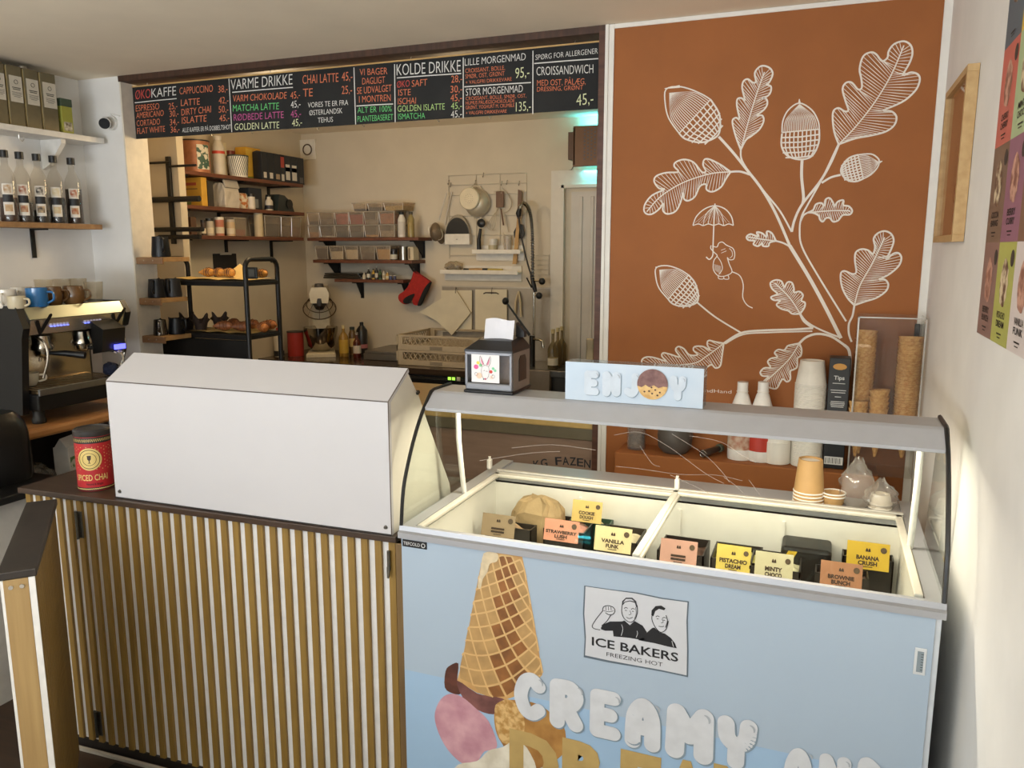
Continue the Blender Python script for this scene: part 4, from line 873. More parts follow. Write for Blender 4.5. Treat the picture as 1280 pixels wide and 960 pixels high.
# big and small colander
p = k5(352, 305, 4.93); c = thing('colander', 'big pale round colander hanging bottom outwards on the wire grid', 'colander', (p.x, 4.97, p.z)); R_ = k5(446, 305).x-p.x
mt = Matrix.Rotation(PI/2, 4, 'X')
MB().lathe([(R_, 0), (R_*.99, .012), (R_*.92, .03), (R_*.72, .055), (R_*.45, .065), (0, .066), (0, .062), (R_*.43, .061), (R_*.70, .051), (R_*.90, .027), (R_*.96, .008), (R_*.97, 0)], (p.x, 4.978, p.z), 36, mt=mt).build('colander_bowl', M('#c9bda4', .4, .35), c, smooth=True)
MB().torus((p.x, 4.976, p.z), R_, .004, (0, 1, 0), 36, 6).build('rim', TOOL, c, smooth=True)
for s in (-1, 1):
    mb = MB(); mb.tube([(p.x-.03, 4.976, p.z+s*R_*.98), (p.x-.02, 4.974, p.z+s*(R_+.018)), (p.x+.02, 4.974, p.z+s*(R_+.018)), (p.x+.03, 4.976, p.z+s*R_*.98)], .003, 6); mb.build('handle', TOOL, c, smooth=True)
q = k5(322, 280, 4.90); r2 = k5(382, 280, 4.9).x-q.x; s_ = thing('sieve', 'small cream round sieve hanging in front of the colander', 'sieve', (q.x, 4.905, q.z))
MB().lathe([(r2, 0), (r2, .012), (r2*.93, .018), (0, .019), (0, .012), (r2*.9, .008), (r2*.93, 0)], (q.x, 4.906, q.z), 30, mt=mt).build('sieve_frame', M('#d9cdb0', .45), s_, smooth=True)
mb = MB()
for rr, n in ((.0, 1), (.3, 7), (.55, 13)):
    for k in range(n):
        a = 2*PI*k/n; x, z = q.x+r2*rr*.7*math.cos(a), q.z+r2*rr*.7*math.sin(a); mb.cyl((x, 4.888, z), (x, 4.8855, z), .0016, n=6)
mb.build('holes', M('#6b5f4c', .6), s_)
mb = MB(); mb.tube([(q.x+.005, 4.90, q.z+r2*.95), (q.x+.02, 4.93, q.z+r2+.02), (p.x+.004, 4.963, p.z+R_+.03)], .0025, 6); mb.build('hanging_loop', TOOL, s_, smooth=True)
# two hand strainers at the left
for (hx, hy, tx, ty, Y, nn) in ((185, 245, 120, 470, 4.92, 'front'), (215, 240, 155, 500, 4.985, 'back')):
    a, b = k5(hx, hy, Y), k5(tx+18, ty-60, Y); cc = k5(tx, ty+10, Y)
    t = thing('strainer', '%s long-handled mesh strainer hanging left of the black scraper' % nn, 'strainer', (a.x, Y, cc.z), group='hand strainers')
    MB().tube([a, a.lerp(b, .5)+Vector((-.004, 0, 0)), b], .0042, 7).build('handle', M('#d7cfc0', .35, .4), t, smooth=True)
    rr = .042 if nn == 'front' else .032; MB().lathe([(rr, 0), (rr*.9, -.012), (rr*.55, -.03), (0, -.04), (0, -.038), (rr*.5, -.028), (rr*.86, -.01), (rr*.97, 0)], (cc.x, Y-.008, cc.z), 24, 1., 1.5, Matrix.Rotation(-PI/2, 4, 'X')).build('mesh_bowl', M('#7d6d58', .5, .4, var=.3, scale=220), t, smooth=True)
    MB().torus((cc.x, Y-.008, cc.z), rr, .003, (0, 1, 0), 28, 6, (1.5, 1) if False else (1, 1.5)).build('rim', TOOL, t, smooth=True)
# scraper in a white wall pocket
a, b = k5(172, 492, 4.95), k5(322, 556, 4.95)
t = thing('wall_pocket', 'white wall pocket on the grid holding a black round scraper', 'holder', ((a.x+b.x)/2, 4.97, b.z))
MB().bx(a.x, b.x, 4.945, 4.985, b.z, a.z, .003).build('pocket', WHITEP, t); MB().bx((a.x+b.x)/2-.006, (a.x+b.x)/2+.006, 4.943, 4.946, (a.z+b.z)/2-.002, (a.z+b.z)/2+.002).build('button', M('#8a7d66', .5), t)
t = thing('dough_scraper', 'black half-round scraper standing in the white wall pocket', 'scraper', ((a.x+b.x)/2, 4.965, a.z)); n = 14
cx, rw, rh = (a.x+b.x)/2-.003, (b.x-a.x)*.46, k5(240, 395).z-a.z
MB().prism([(cx+rw*math.cos(PI*k/n), 4.955, a.z-.01+(rh+.01)*math.sin(PI*k/n)) for k in range(n+1)], (0, .006, 0)).build('blade', BLKM, t)
MB().prism([(cx+rw*1.05*math.cos(PI*k/n), 4.964, a.z-.01+(rh+.03)*math.sin(PI*k/n)) for k in range(n+1)], (0, .004, 0)).build('backing', M('#8f8778', .4, .5), t)
# ledges
def ledge(name, label, x0, x1, y, dz=.012):
    a, b = k5(x0, y, 4.93), k5(x1, y, 4.93); t = thing(name, label, 'ledge', ((a.x+b.x)/2, 4.96, a.z), group='white picture ledges'); z = (a.z+b.z)/2
    MB().bx(a.x, b.x, 4.92, YK-.012, z, z+dz, .002).build('ledge_board', WHITEP, t); MB().bx(a.x, b.x, 4.915, 4.922, z-.004, z+dz+.012, .002).build('front_lip', WHITEP, t)
    MB().bx(a.x, b.x, YK-.014, YK-.001, z-.05, z+dz+.04, .002).build('back_board', WHITEP, t); return a.x, b.x, z+dz
u0, u1, UZ = ledge('wall_ledge', 'short white ledge holding jars under the wire grid', 340, 630, 607)
l0, l1, LZ = ledge('wall_ledge', 'long lower white ledge holding wooden brush and small bag', 148, 614, 730)
# things on the ledges
x = k5(378, 560, 4.95).x; t = thing('ladle', 'black ladle standing upright with round head above upper ledge', 'ladle', (x, 4.95, UZ))
MB().tube([(x, 4.95, UZ+.002), (x, 4.95, UZ+.08), (x+.012, 4.95, UZ+.15)], [.016, .013, .009], 10).build('handle', BLKM, t, smooth=True)
MB().lathe([(.03, 0), (.026, .012), (.012, .02), (0, .022), (0, .018), (.02, .008), (.027, 0)], (x+.018, 4.948, UZ+.185), 20, mt=Matrix.Rotation(PI/2, 4, 'X')).build('head', M('#2f3134', .3, .3), t, smooth=True)
x = k5(460, 560, 4.95).x; roundtin('glass_jar', 'white printed jar on the upper ledge beside the ladle', 'jar', (x, 4.955, UZ), .030, .082, M('#d9d3c6', .3), M('#b8ab8a', .6), None, glass=True, bandz=(.1, .5))
x = k5(548, 560, 4.95).x; r = thing('glass_jar', 'clear open jar at right end of the upper ledge', 'jar', (x, 4.955, UZ)); MB().lathe([(0, UZ+.001), (.026, UZ+.001), (.028, UZ+.10), (.026, UZ+.10), (.024, UZ+.006), (0, UZ+.006)], (x, 4.955, 0), 20).build('jar_body', CLEAR('#eee8dc', haze=.18), r, smooth=True)
MB().cyl((x-.01, 4.95, UZ+.006), (x-.03, 4.96, UZ+.125), .0025, n=6).build('stirrer', TOOL, r)
p = k5(225, 690, 4.95); r = thing('plastic_bag', 'small clear bag of metal nozzles lying on the lower ledge', 'bag', (p.x, 4.95, LZ))
mb = MB(); mb.ball((p.x, 4.955, LZ+.034), .034, (2.1, .75, 1.0), 18)
for v in mb.bm.verts: v.co += Vector((random.uniform(-.006, .006), random.uniform(-.004, .004), random.uniform(-.004, .006) if v.co.z > LZ+.02 else 0))
mb.build('bag_film', CLEAR('#e9e2d6', haze=.3, hazecol='#cfc2ac', rough=.15), r, smooth=True)
mb = MB()
for k in range(9): x_ = p.x-.045+k*.0115; z_ = LZ+.012+random.random()*.02; mb.cyl((x_, 4.95+random.uniform(-.01, .01), z_), (x_+.008, 4.95, z_+.022), .009, .004, n=10)
mb.build('nozzles', M('#6f665a', .3, .9), r)
a, b = k5(295, 700, 4.94), k5(520, 700, 4.94); r = thing('pastry_brush', 'wooden brush with black ferrule lying on the lower ledge', 'brush', ((a.x+b.x)/2, 4.94, LZ))
z_ = LZ+.013; MB().tube([(a.x+.03, 4.94, z_), (a.x+.08, 4.94, z_), (a.x+.13, 4.94, z_)], [.009, .011, .010], 10).build('handle', WOODT, r, smooth=True)
MB().cyl((a.x-.01, 4.94, z_), (a.x+.03, 4.94, z_), .010, .009, n=10).build('end_cap', BLKM, r); MB().bx(a.x+.13, a.x+.17, 4.93, 4.95, z_-.011, z_+.011, .002).build('ferrule', BLKM, r)
MB().loft([[(a.x+.17, 4.931, z_-.01), (a.x+.17, 4.949, z_-.01), (a.x+.17, 4.949, z_+.01), (a.x+.17, 4.931, z_+.01)], [(b.x, 4.934, z_-.004), (b.x, 4.946, z_-.004), (b.x, 4.946, z_+.008), (b.x, 4.934, z_+.008)]]).build('bristles', M('#b9a64e', .7), r)
# hanging spatulas, whisk, long wooden spoon
p = k5(503, 285, 4.965); r = thing('slotted_turner', 'brown slotted turner hanging in the middle of the grid', 'spatula', (p.x, 4.965, p.z))
MB().bx(p.x-.028, p.x+.028, 4.962, 4.968, p.z-.052, p.z+.052, .004).build('blade', DKW2, r); MB().tube([k5(510, 340, 4.965), k5(525, 440, 4.965)], .005, 7).build('handle', DKW2, r)
MB().tube([k5(470, 250, 4.963), k5(470, 236, 4.963), k5(510, 232, 4.963), k5(512, 250, 4.963)], .002, 6).build('hanging_loop', TOOL, r)
r = thing('masher', 'curved steel wire utensil with looped top beside the brown turner', 'utensil', (k5(560, 300).x, 4.975, k5(560, 300).z))
MB().tube(smooth_path([k5(515, 212, 4.978), k5(545, 250, 4.978), k5(573, 300, 4.978), k5(560, 345, 4.978), k5(530, 362, 4.978)], 5), .0035, 6).build('handle', M('#d8d0bf', .35, .5), r, smooth=True)
MB().tube([k5(530, 362, 4.978), k5(555, 480, 4.978)], .003, 6).build('shaft', M('#d8d0bf', .35, .5), r)
r = thing('whisk', 'small wire whisk hanging head down below the turner', 'whisk', (k5(470, 430).x, 4.97, k5(470, 460).z))
mb = MB()
for k in range(4):
    w_ = (k-1.5)*9; mb.tube(smooth_path([k5(482, 350, 4.97), k5(455+w_*1.6, 430, 4.97-.004*k), k5(450+w_, 465, 4.97), k5(470+w_*.4, 470, 4.97)], 4), .0016, 5)
mb.build('wires', TOOL, r, smooth=True); MB().tube([k5(492, 320, 4.972), k5(482, 352, 4.97)], .006, 7).build('handle', TOOL, r)
r = thing('wooden_spoon', 'long wooden paddle hanging at the right of the wire grid', 'spoon', (k5(605, 400).x, 4.95, k5(605, 400).z))
MB().prism([k5(612, 225, 4.955), k5(633, 235, 4.955), k5(626, 400, 4.955), k5(606, 400, 4.955)], (0, .012, 0)).build('upper_handle', DKW2, r, label='darker upper handle')
MB().prism([k5(606, 400, 4.955), k5(624, 400, 4.955), k5(602, 672, 4.955), k5(578, 672, 4.955)], (0, .010, 0)).build('blade', WOODT, r)
r = thing('spatula', 'black spatula hanging behind the long wooden paddle', 'spatula', (k5(630, 480).x, 4.975, k5(630, 480).z))
MB().prism([k5(585, 480, 4.974), k5(612, 430, 4.974), k5(640, 435, 4.974), k5(652, 490, 4.974), k5(640, 520, 4.974), k5(590, 515, 4.974)], (0, .005, 0)).build('blade', BLKM, r); MB().tube([k5(620, 440, 4.976), k5(622, 240, 4.976)], .004, 6).build('handle', BLKM, r)
# oven mitt hanging from the end of the shelf
def km(x, y, Y=4.90): return P(370+x/5.644, 220+y/5.644, Y=Y)
p = km(840, 680); r = thing('oven_mitt', 'red and black oven mitt hanging below the end of the lower kitchen shelf', 'oven mitt', p)
def puff(pts, y0, dy, nm_, m, grow=.86):
    q = smooth_path([km(x, y, y0) for x, y in pts], 3, True); c = sum(q, Vector())/len(q)
    lay = lambda f, d: [c+(v-c)*f+Vector((0, d, 0)) for v in q]
    MB().loft([lay(grow, -dy), lay(1, -dy*.6), lay(1, dy*.6), lay(grow, dy)]).build(nm_, m, r, smooth=True)
puff([(835,672),(858,680),(905,712),(948,742),(946,765),(905,850),(880,905),(858,912),(832,905),(828,880),(836,838),(822,850),(800,895),(772,905),(740,888),(726,862),(732,835),(765,812),(795,775),(818,725)], 4.915, .016, 'mitt_body', M('#a8261f', .85, var=.12, scale=40, bump=.3))
puff([(948,748),(950,765),(905,858),(882,910),(862,912),(880,860),(915,785)], 4.908, .017, 'side_panel', M('#1b1918', .85))
puff([(836,830),(832,850),(806,892),(780,902),(758,890),(765,865),(800,842)], 4.900, .008, 'thumb_pad', M('#1b1918', .85))
MB().tube([km(838, 682), km(870, 690), km(910, 715), km(950, 745)], .004, 8).build('cuff_trim', M('#7d1a16', .8), r, smooth=True)
MB().tube(smooth_path([km(838, 680), km(830, 660), km(836, 640), km(846, 655), km(842, 680)], 4), .0025, 6).build('hanging_loop', M('#1b1918', .8), r, smooth=True)
a, b = P(664, 319, Y=4.985), P(686, 343, Y=4.985); r = thing('wire_rack', 'small white wire rack on the far wall behind the spray tap hose', 'rack', ((a.x+b.x)/2, 4.985, b.z)); mb = MB()
for k in range(5): z = a.z+(b.z-a.z)*k/4; mb.cyl((a.x, 4.988, z), (b.x, 4.988, z), .0018, n=5)
mb.build('cross_wire', WIRE, r); mb = MB()
for x in (a.x+.004, b.x-.004): mb.cyl((x, 4.992, a.z+.005), (x, 4.992, b.z-.005), .0022, n=5)
mb.build('upright_wire', WIRE, r)
# cutting boards on the splash panel
CB = M('#ddd2b6', .55, var=.05, scale=9)
def board(label, pts, Y, hk):
    P4 = [k5(x, y, Y) for x, y in pts]; c = sum(P4, Vector())/len(P4); r = thing('cutting_board', label, 'cutting board', c, group='hanging cutting boards')
    MB().prism(P4, (0, .010, 0)).build('board', CB, r); h = k5(*hk, Y); mb = MB(); mb.tube([h+Vector((0, -.003, -.008)), h+Vector((0, -.006, 0)), h+Vector((0, -.002, .012)), h+Vector((0, .006, .035))], .002, 6); mb.build('hook', M('#5a5046', .4, .6), r)
    return r
board('pale cutting board hanging corner up, in front of the other boards', [(238, 826), (328, 965), (215, 1100), (120, 1010), (20, 960)], 4.945, (238, 840))
board('pale rectangular cutting board hanging straight behind the crates', [(150, 830), (335, 830), (335, 1080), (150, 1080)], 4.972, (240, 845))
rb = board('pale rectangular cutting board with bar clip, right of the diagonal one', [(355, 825), (545, 825), (545, 1080), (355, 1080)], 4.972, (455, 845))
a = k5(450, 848, 4.968); MB().tube([a+Vector((-.055, 0, -.004)), a+Vector((-.04, 0, .004)), a+Vector((.04, 0, .004)), a+Vector((.055, 0, -.004))], .004, 6).build('clip', M('#6b6054', .4, .6), rb)
r = thing('tongs', 'pale kitchen tongs hanging on the panel beside the tap', 'tongs', (k5(615, 900).x, 4.97, k5(615, 900).z))
for s in (-1, 1): MB().tube([k5(615, 835, 4.975), k5(612+s*14, 900, 4.972), k5(612+s*18, 990, 4.97)], [.005, .007, .006], 8).build('arm', M('#cdbb95', .45), r, smooth=True)
# pre-rinse spray tap
def k6(x, y, Y=4.86): return P(610+x/4.8, 240+y/4.8, Y=Y)
tp = thing('spray_tap', 'tall pre-rinse spray tap with coiled hose arching over the sink', 'tap', (k6(275, 900).x, 4.86, .9))
CHR = M('#b9b4a8', .15, 1)
base = k6(275, 900); MB().tube([(base.x, 4.86, .90), (base.x, 4.86, k6(275, 600).z)], .009, 12).build('riser', CHR, tp, smooth=True)
hp = smooth_path([k6(268, 560), k6(268, 400), k6(266, 250), k6(258, 150), k6(240, 90), k6(215, 68), k6(195, 85), k6(188, 115)], 10)
MB().tube(hp, .0085, 10).build('hose', M('#4c4a46', .35, .5), tp, smooth=True)
mb = MB(); pts = []; Lh = len(hp)-1; turns = 62
for i in range(turns*8+1):
    f = i/(turns*8)*Lh*.93; j = min(int(f), Lh-1); p = hp[j].lerp(hp[j+1], f-j); t = (hp[min(j+1, Lh)]-hp[max(j-1, 0)]).normalized(); u = Vector((0, 1, 0)); v = t.cross(u); a = 2*PI*i/8
    pts.append(p + (u*math.cos(a)+v*math.sin(a))*.0125)
mb.tube(pts, .0022, 4); mb.build('spring_coil', CHR, tp)
MB().tube([k6(190, 100), k6(183, 130), k6(184, 150)], [.014, .018, .012], 12).build('spray_head', BLKM, tp, smooth=True)
MB().tube(smooth_path([k6(184, 145), k6(195, 240), k6(230, 400), k6(262, 510)], 4), .006, 8).build('spray_handle', M('#3c3833', .3, .6), tp, smooth=True)
MB().tube([k6(262, 500), k6(275, 560), k6(285, 600)], [.012, .016, .012], 10).build('trigger_grip', BLKM, tp, smooth=True); MB().tube([k6(232, 515), k6(262, 575)], .005, 6).build('trigger', BLKM, tp)
for x, y in ((324, 536), (306, 622)):
    c = k6(x, y); MB().ball(c, .0225, (1, .7, 1), 16).build('valve_knob', BLKM, tp, smooth=True); MB().cyl(c, (base.x, 4.86, c.z+.005), .006, n=8).build('valve_stem', CHR, tp)
lv = thing('lever_tap', 'black lever tap with round knob standing right of napkin dispenser', 'tap', (k6(250, 880, 4.7).x, 4.75, .9))
mb = MB().tube([k6(105, 655, 4.75), k6(180, 760, 4.75), k6(250, 860, 4.75)], [.006, .007, .010], 8); mb.build('lever', BLKM, lv, smooth=True); MB().ball(k6(105, 655, 4.75), .022, (1, 1, 1.1), 14).build('lever_knob', BLKM, lv, smooth=True)
a = k6(265, 880, 4.75); MB().cyl((a.x, 4.75, .90), (a.x, 4.75, a.z+.02), .020, .018, n=18).build('tap_body', M('#2a2723', .3, .5), lv, smooth=True)
MB().tube([(a.x, 4.75, a.z), (a.x+.06, 4.72, a.z), (a.x+.085, 4.71, a.z-.01), (a.x+.09, 4.71, a.z-.05)], .009, 10).build('spout', CHR, lv, smooth=True)
# glass bottles by the door
for px_, Y, nn in ((691, 4.70, 'front'), (697, 4.80, 'middle'), (702, 4.90, 'rear')):
    c = P(px_, 450, Y=Y); bottle('glass_bottle', '%s one of three clear glass bottles beside the kitchen door' % nn, (c.x, c.y, .9), .033, .25, CLEAR('#cfc5a8', haze=.22, hazecol='#8a7c5c'), M('#b9a878', .4), M('#cfc6b0', .6) if nn == 'front' else None, None, 'glass bottles by the door', neck=.3, labz=(.1, .28), sh=.5)
# insect trap with cyan lamp
a, b = P(717, 158, Y=4.88), P(760, 207, Y=4.88); zp_ = thing('insect_trap', 'brown perforated insect lamp glowing cyan above the kitchen door', 'lamp', ((a.x+b.x)/2, 4.94, b.z))
mb = MB().bx(a.x, b.x+.06, 4.87, 4.885, b.z, a.z, .004).bx(a.x, a.x+.012, 4.87, 4.93, b.z+.01, a.z-.01).bx(b.x+.05, b.x+.06, 4.87, 4.93, b.z+.01, a.z-.01); mb.build('cover', M('#6b4c34', .45, .2), zp_)
mb = MB()
for i in range(6):
    for j in range(9):
        x = a.x+.075+i*.022; z = b.z+.045+j*.021+(.01 if i % 2 else 0)
        if x < b.x+.05: mb.cyl((x, 4.871, z), (x, 4.8685, z), .0055, n=8)
mb.build('holes', M('#4b5360', .5), zp_)
c = P(712, 166, Y=4.93); d_ = P(719, 200, Y=4.93); MB().bx(c.x, d_.x, 4.90, YK-.001, d_.z, c.z, .002).build('mounting_plate', M('#5a3d28', .5), zp_)
for z, nn in ((a.z-.02, 1), (b.z+.02, 2)):
    MB().cyl((a.x+.03, 4.945, z), (b.x+.04, 4.945, z), .010, n=10).build('lamp_tube', M('#46e0e6', .4, emit=7.), zp_)
    l = bpy.data.lights.new('insect_lamp_light', 'AREA'); l.shape = 'RECTANGLE'; l.size = .2; l.size_y = .03; l.energy = .75; l.color = (.10, .85, 1.)
    o = bpy.data.objects.new('insect_lamp_light', l); COL.objects.link(o); o.location = ((a.x+b.x)/2+.03, 4.955, a.z+.012 if nn == 1 else b.z-.012); o.rotation_euler = (PI*.92 if nn == 1 else -.25, 0, 0)
mb = MB(); q = [P(718, 205, Y=4.99), P(714, 212, Y=4.99), P(704, 215, Y=4.99), P(690, 216, Y=4.99), P(689.5, 300, Y=4.99), P(689.5, 420, Y=4.99)]; mb.tube([Vector((p.x, 4.996, p.z)) for p in q], .003, 6); tag(mb.build('cable', M('#6d675c', .5), None, smooth=True), 'thin grey cable running down the wall beside the kitchen door', 'cable')
# wall plate with wire ring near the shelves
a, b = P(372, 175, Y=4.98), P(391, 199, Y=4.98); r = thing('wall_plate', 'square white plate with dark wire ring on the far wall corner', 'plate', ((a.x+b.x)/2, 4.99, b.z))
MB().bx(a.x, b.x+.02, 4.985, YK-.001, b.z, a.z, .002).build('plate', WHITEP, r); c = P(384, 187, Y=4.98); MB().torus((c.x, 4.98, c.z), .036, .0045, (0, 1, 0), 28, 6).build('ring', M('#54412f', .5), r, smooth=True)
# --- steel shelf rack beside the pier
rk = thing('pipe_rack', 'black pipe rack with crossbars on the pier left of kitchen shelves', 'rack', (-3.3, 3.53, 1.8)); RY = 3.534
def rp(x, y): return P(165+x/8, 185+y/8, Y=RY)
z0, z1 = rp(415, 960).z, rp(365, 85).z; xm = (rp(365, 300).x+rp(415, 850).x)/2
MB().bx(xm-.014, xm+.014, RY-.006, 3.544, z0, z1, .002).build('upright', BLKM, rk)
for y, r_, xa, xb in ((150, .007, 160, 395), (180, .007, 390, 655), (515, .016, 195, 690), (815, .013, 215, 725), (890, .013, 290, 700)):
    a, b = rp(xa, y), rp(xb, y); MB().cyl((a.x, RY-.012, (a.z+b.z)/2), (b.x, RY-.012, (a.z+b.z)/2), r_, n=10).build('crossbar', BLKM, rk, smooth=True)
# --- tray trolley
tr = thing('tray_trolley', 'black tubular trolley with two tray levels of pastries', 'trolley', (-3.03, 3.35, 0)); TX0, TX1, TY0, TY1 = -3.33, -2.725, 3.245, 3.495; TR_ = .0125
zt = 1.60
for X_ in (TX0, TX1):
    mb = MB(); mb.tube([(X_, TY0, .02), (X_, TY0, zt-.05)] + [(X_, TY0+.045*(1-math.cos(a)), zt-.05+.045*math.sin(a)) for a in (.4, .8, 1.2, PI/2)] + [(X_, TY1-.045*(1-math.cos(a)), zt-.05+.045*math.sin(a)) for a in (PI/2, 1.2, .8, .4)] + [(X_, TY1, zt-.05), (X_, TY1, .02)], TR_, 12); mb.build('hoop_frame', BLKM, tr, smooth=True)
T1, T2 = 1.488, 1.215
for zz in (T1, T2):
    for Y_ in (TY0, TY1): MB().bx(TX0, TX1, Y_-.008, Y_+.008, zz-.028, zz-.004, .003).build('rail', BLKM, tr)
    for X_ in (TX0, TX1): MB().bx(X_-.008, X_+.008, TY0, TY1, zz-.026, zz-.006, .003).build('rail', BLKM, tr)
    MB().bx(TX0, TX1, TY0, TY1, zz-.006, zz, .002).build('tray', M('#37322c', .4, .5), tr)
MB().bx(TX0+.02, TX1-.005, TY0-.004, TY0+.006, T2-.40, T2-.03, .003).build('front_panel', M('#121110', .35), tr)
for X_ in (TX0, TX1):
    for Y_ in (TY0, TY1): MB().cyl((X_, Y_, 0), (X_, Y_, .03), .02, n=12).build('foot', BLKM, tr)
c = P(316, 341, Y=TY0-.012); MB().bx(c.x-.030, c.x+.030, TY0-.022, TY0-.009, c.z-.030, c.z+.028, .004).build('thermometer', BLKM, tr); MB().bx(c.x-.018, c.x+.018, TY0-.0235, TY0-.021, c.z-.018, c.z+.018).build('thermometer_screen', M('#4a4a46', .3), tr)
PAP = M('#d6b877', .7, var=.05, scale=8)
def paper(label, z, x0, x1, lift, seed):
    random.seed(seed); nx, ny = 24, 8
    def f(u, v):
        e = abs(u-.62); return Vector((x0+(x1-x0)*u, TY0+.015+(TY1-TY0-.03)*v, z+.002+.010*abs(math.sin(u*9+v*2))*(.3+.7*abs(v-.5)) + lift*max(0, 1-e/.16)*(v**1.5)))
    return MB().grid(f, nx, ny).build('baking_paper', PAP, None, label=label)
o = paper('yellow baking paper rising to a fold on the upper trolley tray', T1, TX0+.03, TX1-.02, .075, 1); tag(o, None, 'paper')
o = paper('flat brown baking paper on the lower trolley tray', T2, TX0+.2, TX1-.02, .0, 2); tag(o, None, 'paper')
def croissant(label, c, L_, r_, rz, col, group):
    r = thing('croissant', label, 'croissant', c, rz, group); n = 18
    crust = M(col, .5, var=.25, scale=30, bump=.3)
    pts = []; rad = []
    ca, sa = math.cos(rz), math.sin(rz)
    for i in range(n+1):
        t = i/n*2-1; x, y = L_*.5*t, -.30*L_*t*t+.1*L_; pts.append(Vector((c[0]+x*ca-y*sa, c[1]+x*sa+y*ca, c[2]+r_*.95))); rad.append(r_*max(.16, (1-abs(t)**2.2))*(1-.05*(i % 3 == 0)))
    MB().tube(pts, rad, 12).build('croissant_body', crust, r, smooth=True)
    mb = MB()
    for i in range(4, n-3, 3):
        mb.torus(pts[i]+Vector((0, 0, .001)), rad[i]*.985, .0022, (pts[i+1]-pts[i-1]), 16, 5)
    mb.build('ridges', M('#6b3c1c', .5), r, smooth=True)
    return r
for px_, nn, rz in ((252, 'leftmost', .2), (265, 'second', -.15), (278, 'third', .1)):
    c = P(px_, 330, Y=3.30); croissant('%s golden croissant on the paper of upper trolley tray' % nn, (c.x, 3.34, T1+.014), .085, .024, rz, '#c98a3a', 'croissants on the upper tray')
c = P(322, 330, Y=3.32); croissant('croissant behind the right hoop on the upper trolley tray', (c.x, 3.34, T1+.014), .09, .022, .1, '#c98a3a', 'croissants on the upper tray')
low = ((280, 3.29, .5), (291, 3.41, -.3), (302, 3.285, .2), (314, 3.41, .4), (327, 3.295, -.4), (336, 3.42, .3))
for k, (px_, Y, rz) in enumerate(low):
    c = P(px_, 408, Y=Y); nn = ('leftmost front', 'rear left', 'middle front', 'rear middle', 'rightmost front', 'rear right')[k]
    croissant('%s dark croissant of the pile on the lower trolley tray' % nn, (c.x, Y, T2+.012), .10, .026, rz, ('#8a5330', '#8a5330', '#7a4828', '#96592f', '#b06a30', '#a8642f')[k], 'croissants on the lower tray')
for px_, Y, nn in ((234, 3.34, 'leftmost'), (251, 3.31, 'middle'), (275, 3.43, 'right')):
    c = P(px_, 405, Y=Y); r = thing('muffin', '%s dark brown tulip paper muffin cup on the lower tray' % nn, 'muffin', (c.x, Y, T2+.002), group='tulip muffin cups')
    n = 32; ring = lambda rr, z, w: [Vector((c.x+(rr+w*math.cos(8*2*PI*i/n)*.4)*math.cos(2*PI*i/n), Y+(rr+w*math.cos(8*2*PI*i/n)*.4)*math.sin(2*PI*i/n), z+w*1.2*math.cos(4*2*PI*i/n)+.3*w*math.cos(8*2*PI*i/n))) for i in range(n)]
    MB().loft([ring(.026, T2+.003, 0), ring(.036, T2+.045, 0), ring(.046, T2+.075, .014)], True, False).loft([ring(.025, T2+.004, 0), ring(.025, T2+.003, 0)]).build('paper_cup', M('#2b1d15', .7), r)
    MB().lathe([(0, T2+.066), (.02, T2+.063), (.034, T2+.045), (.026, T2+.008), (0, T2+.008)], (c.x, Y, 0), 18).build('muffin_top', M('#2e1c12', .8, var=.3, scale=80), r, smooth=True)
# dark clip panel on the left wall behind the trolley
a, b = P(267, 318, X=XK+.01), P(297, 350, X=XK+.01); r = thing('clipboard', 'black panel with white clips on the kitchen wall behind trolley', 'board', (XK+.006, (a.y+b.y)/2, (a.z+b.z)/2))
MB().bx(XK+.001, XK+.012, a.y, b.y, P(280, 350, X=XK).z, P(280, 317, X=XK).z, .002).build('panel', M('#211f1d', .5), r)
for yy_ in (317, 350): z = P(280, yy_, X=XK).z; MB().bx(XK+.006, XK+.022, (a.y+b.y)/2-.05, (a.y+b.y)/2+.05, z-.008, z+.008, .003).build('clip', M('#cfc6b4', .5), r)
# --- mug shelves on the reveal
MUGW = WOOD('#8f6d45', '#a98555', (3, 14, 14), 3, .5)
BLKP = M('#101114', .35, spec=.35); GREYP = M('#242323', .38, spec=.35); STM = M('#6a645c', .15, .9)
def mug(label, x, y, z, h, r_, m, ang, group='pitchers on the reveal shelves'):
    r = thing('milk_pitcher', label, 'pitcher', (x, y, z), group=group)
    MB().lathe([(0, z+.001), (r_, z+.001), (r_*1.02, z+.01), (r_*.84, z+h), (r_*.80, z+h), (r_*.95, z+.012), (0, z+.010)], (x, y, 0), 26).build('pitcher_body', m, r, smooth=True)
    d = Vector((math.cos(ang), math.sin(ang), 0)); pts = [Vector((x, y, z+h*f))+d*(r_*k) for f, k in ((.88, .85), (.92, 1.22), (.80, 1.36), (.45, 1.36), (.30, 1.2), (.28, .97))]
    MB().tube(smooth_path(pts, 4), .006, 8).build('handle', m, r, smooth=True)
    MB().prism([Vector((x, y, z+h-.001))-d.cross(Vector((0, 0, 1)))*r_*.25+d*(-r_*.75), Vector((x, y, z+h-.001))+d.cross(Vector((0, 0, 1)))*r_*.25+d*(-r_*.75), Vector((x, y, z+h+.006))+d*(-r_*1.08)], (0, 0, -.012)).build('spout', m, r)
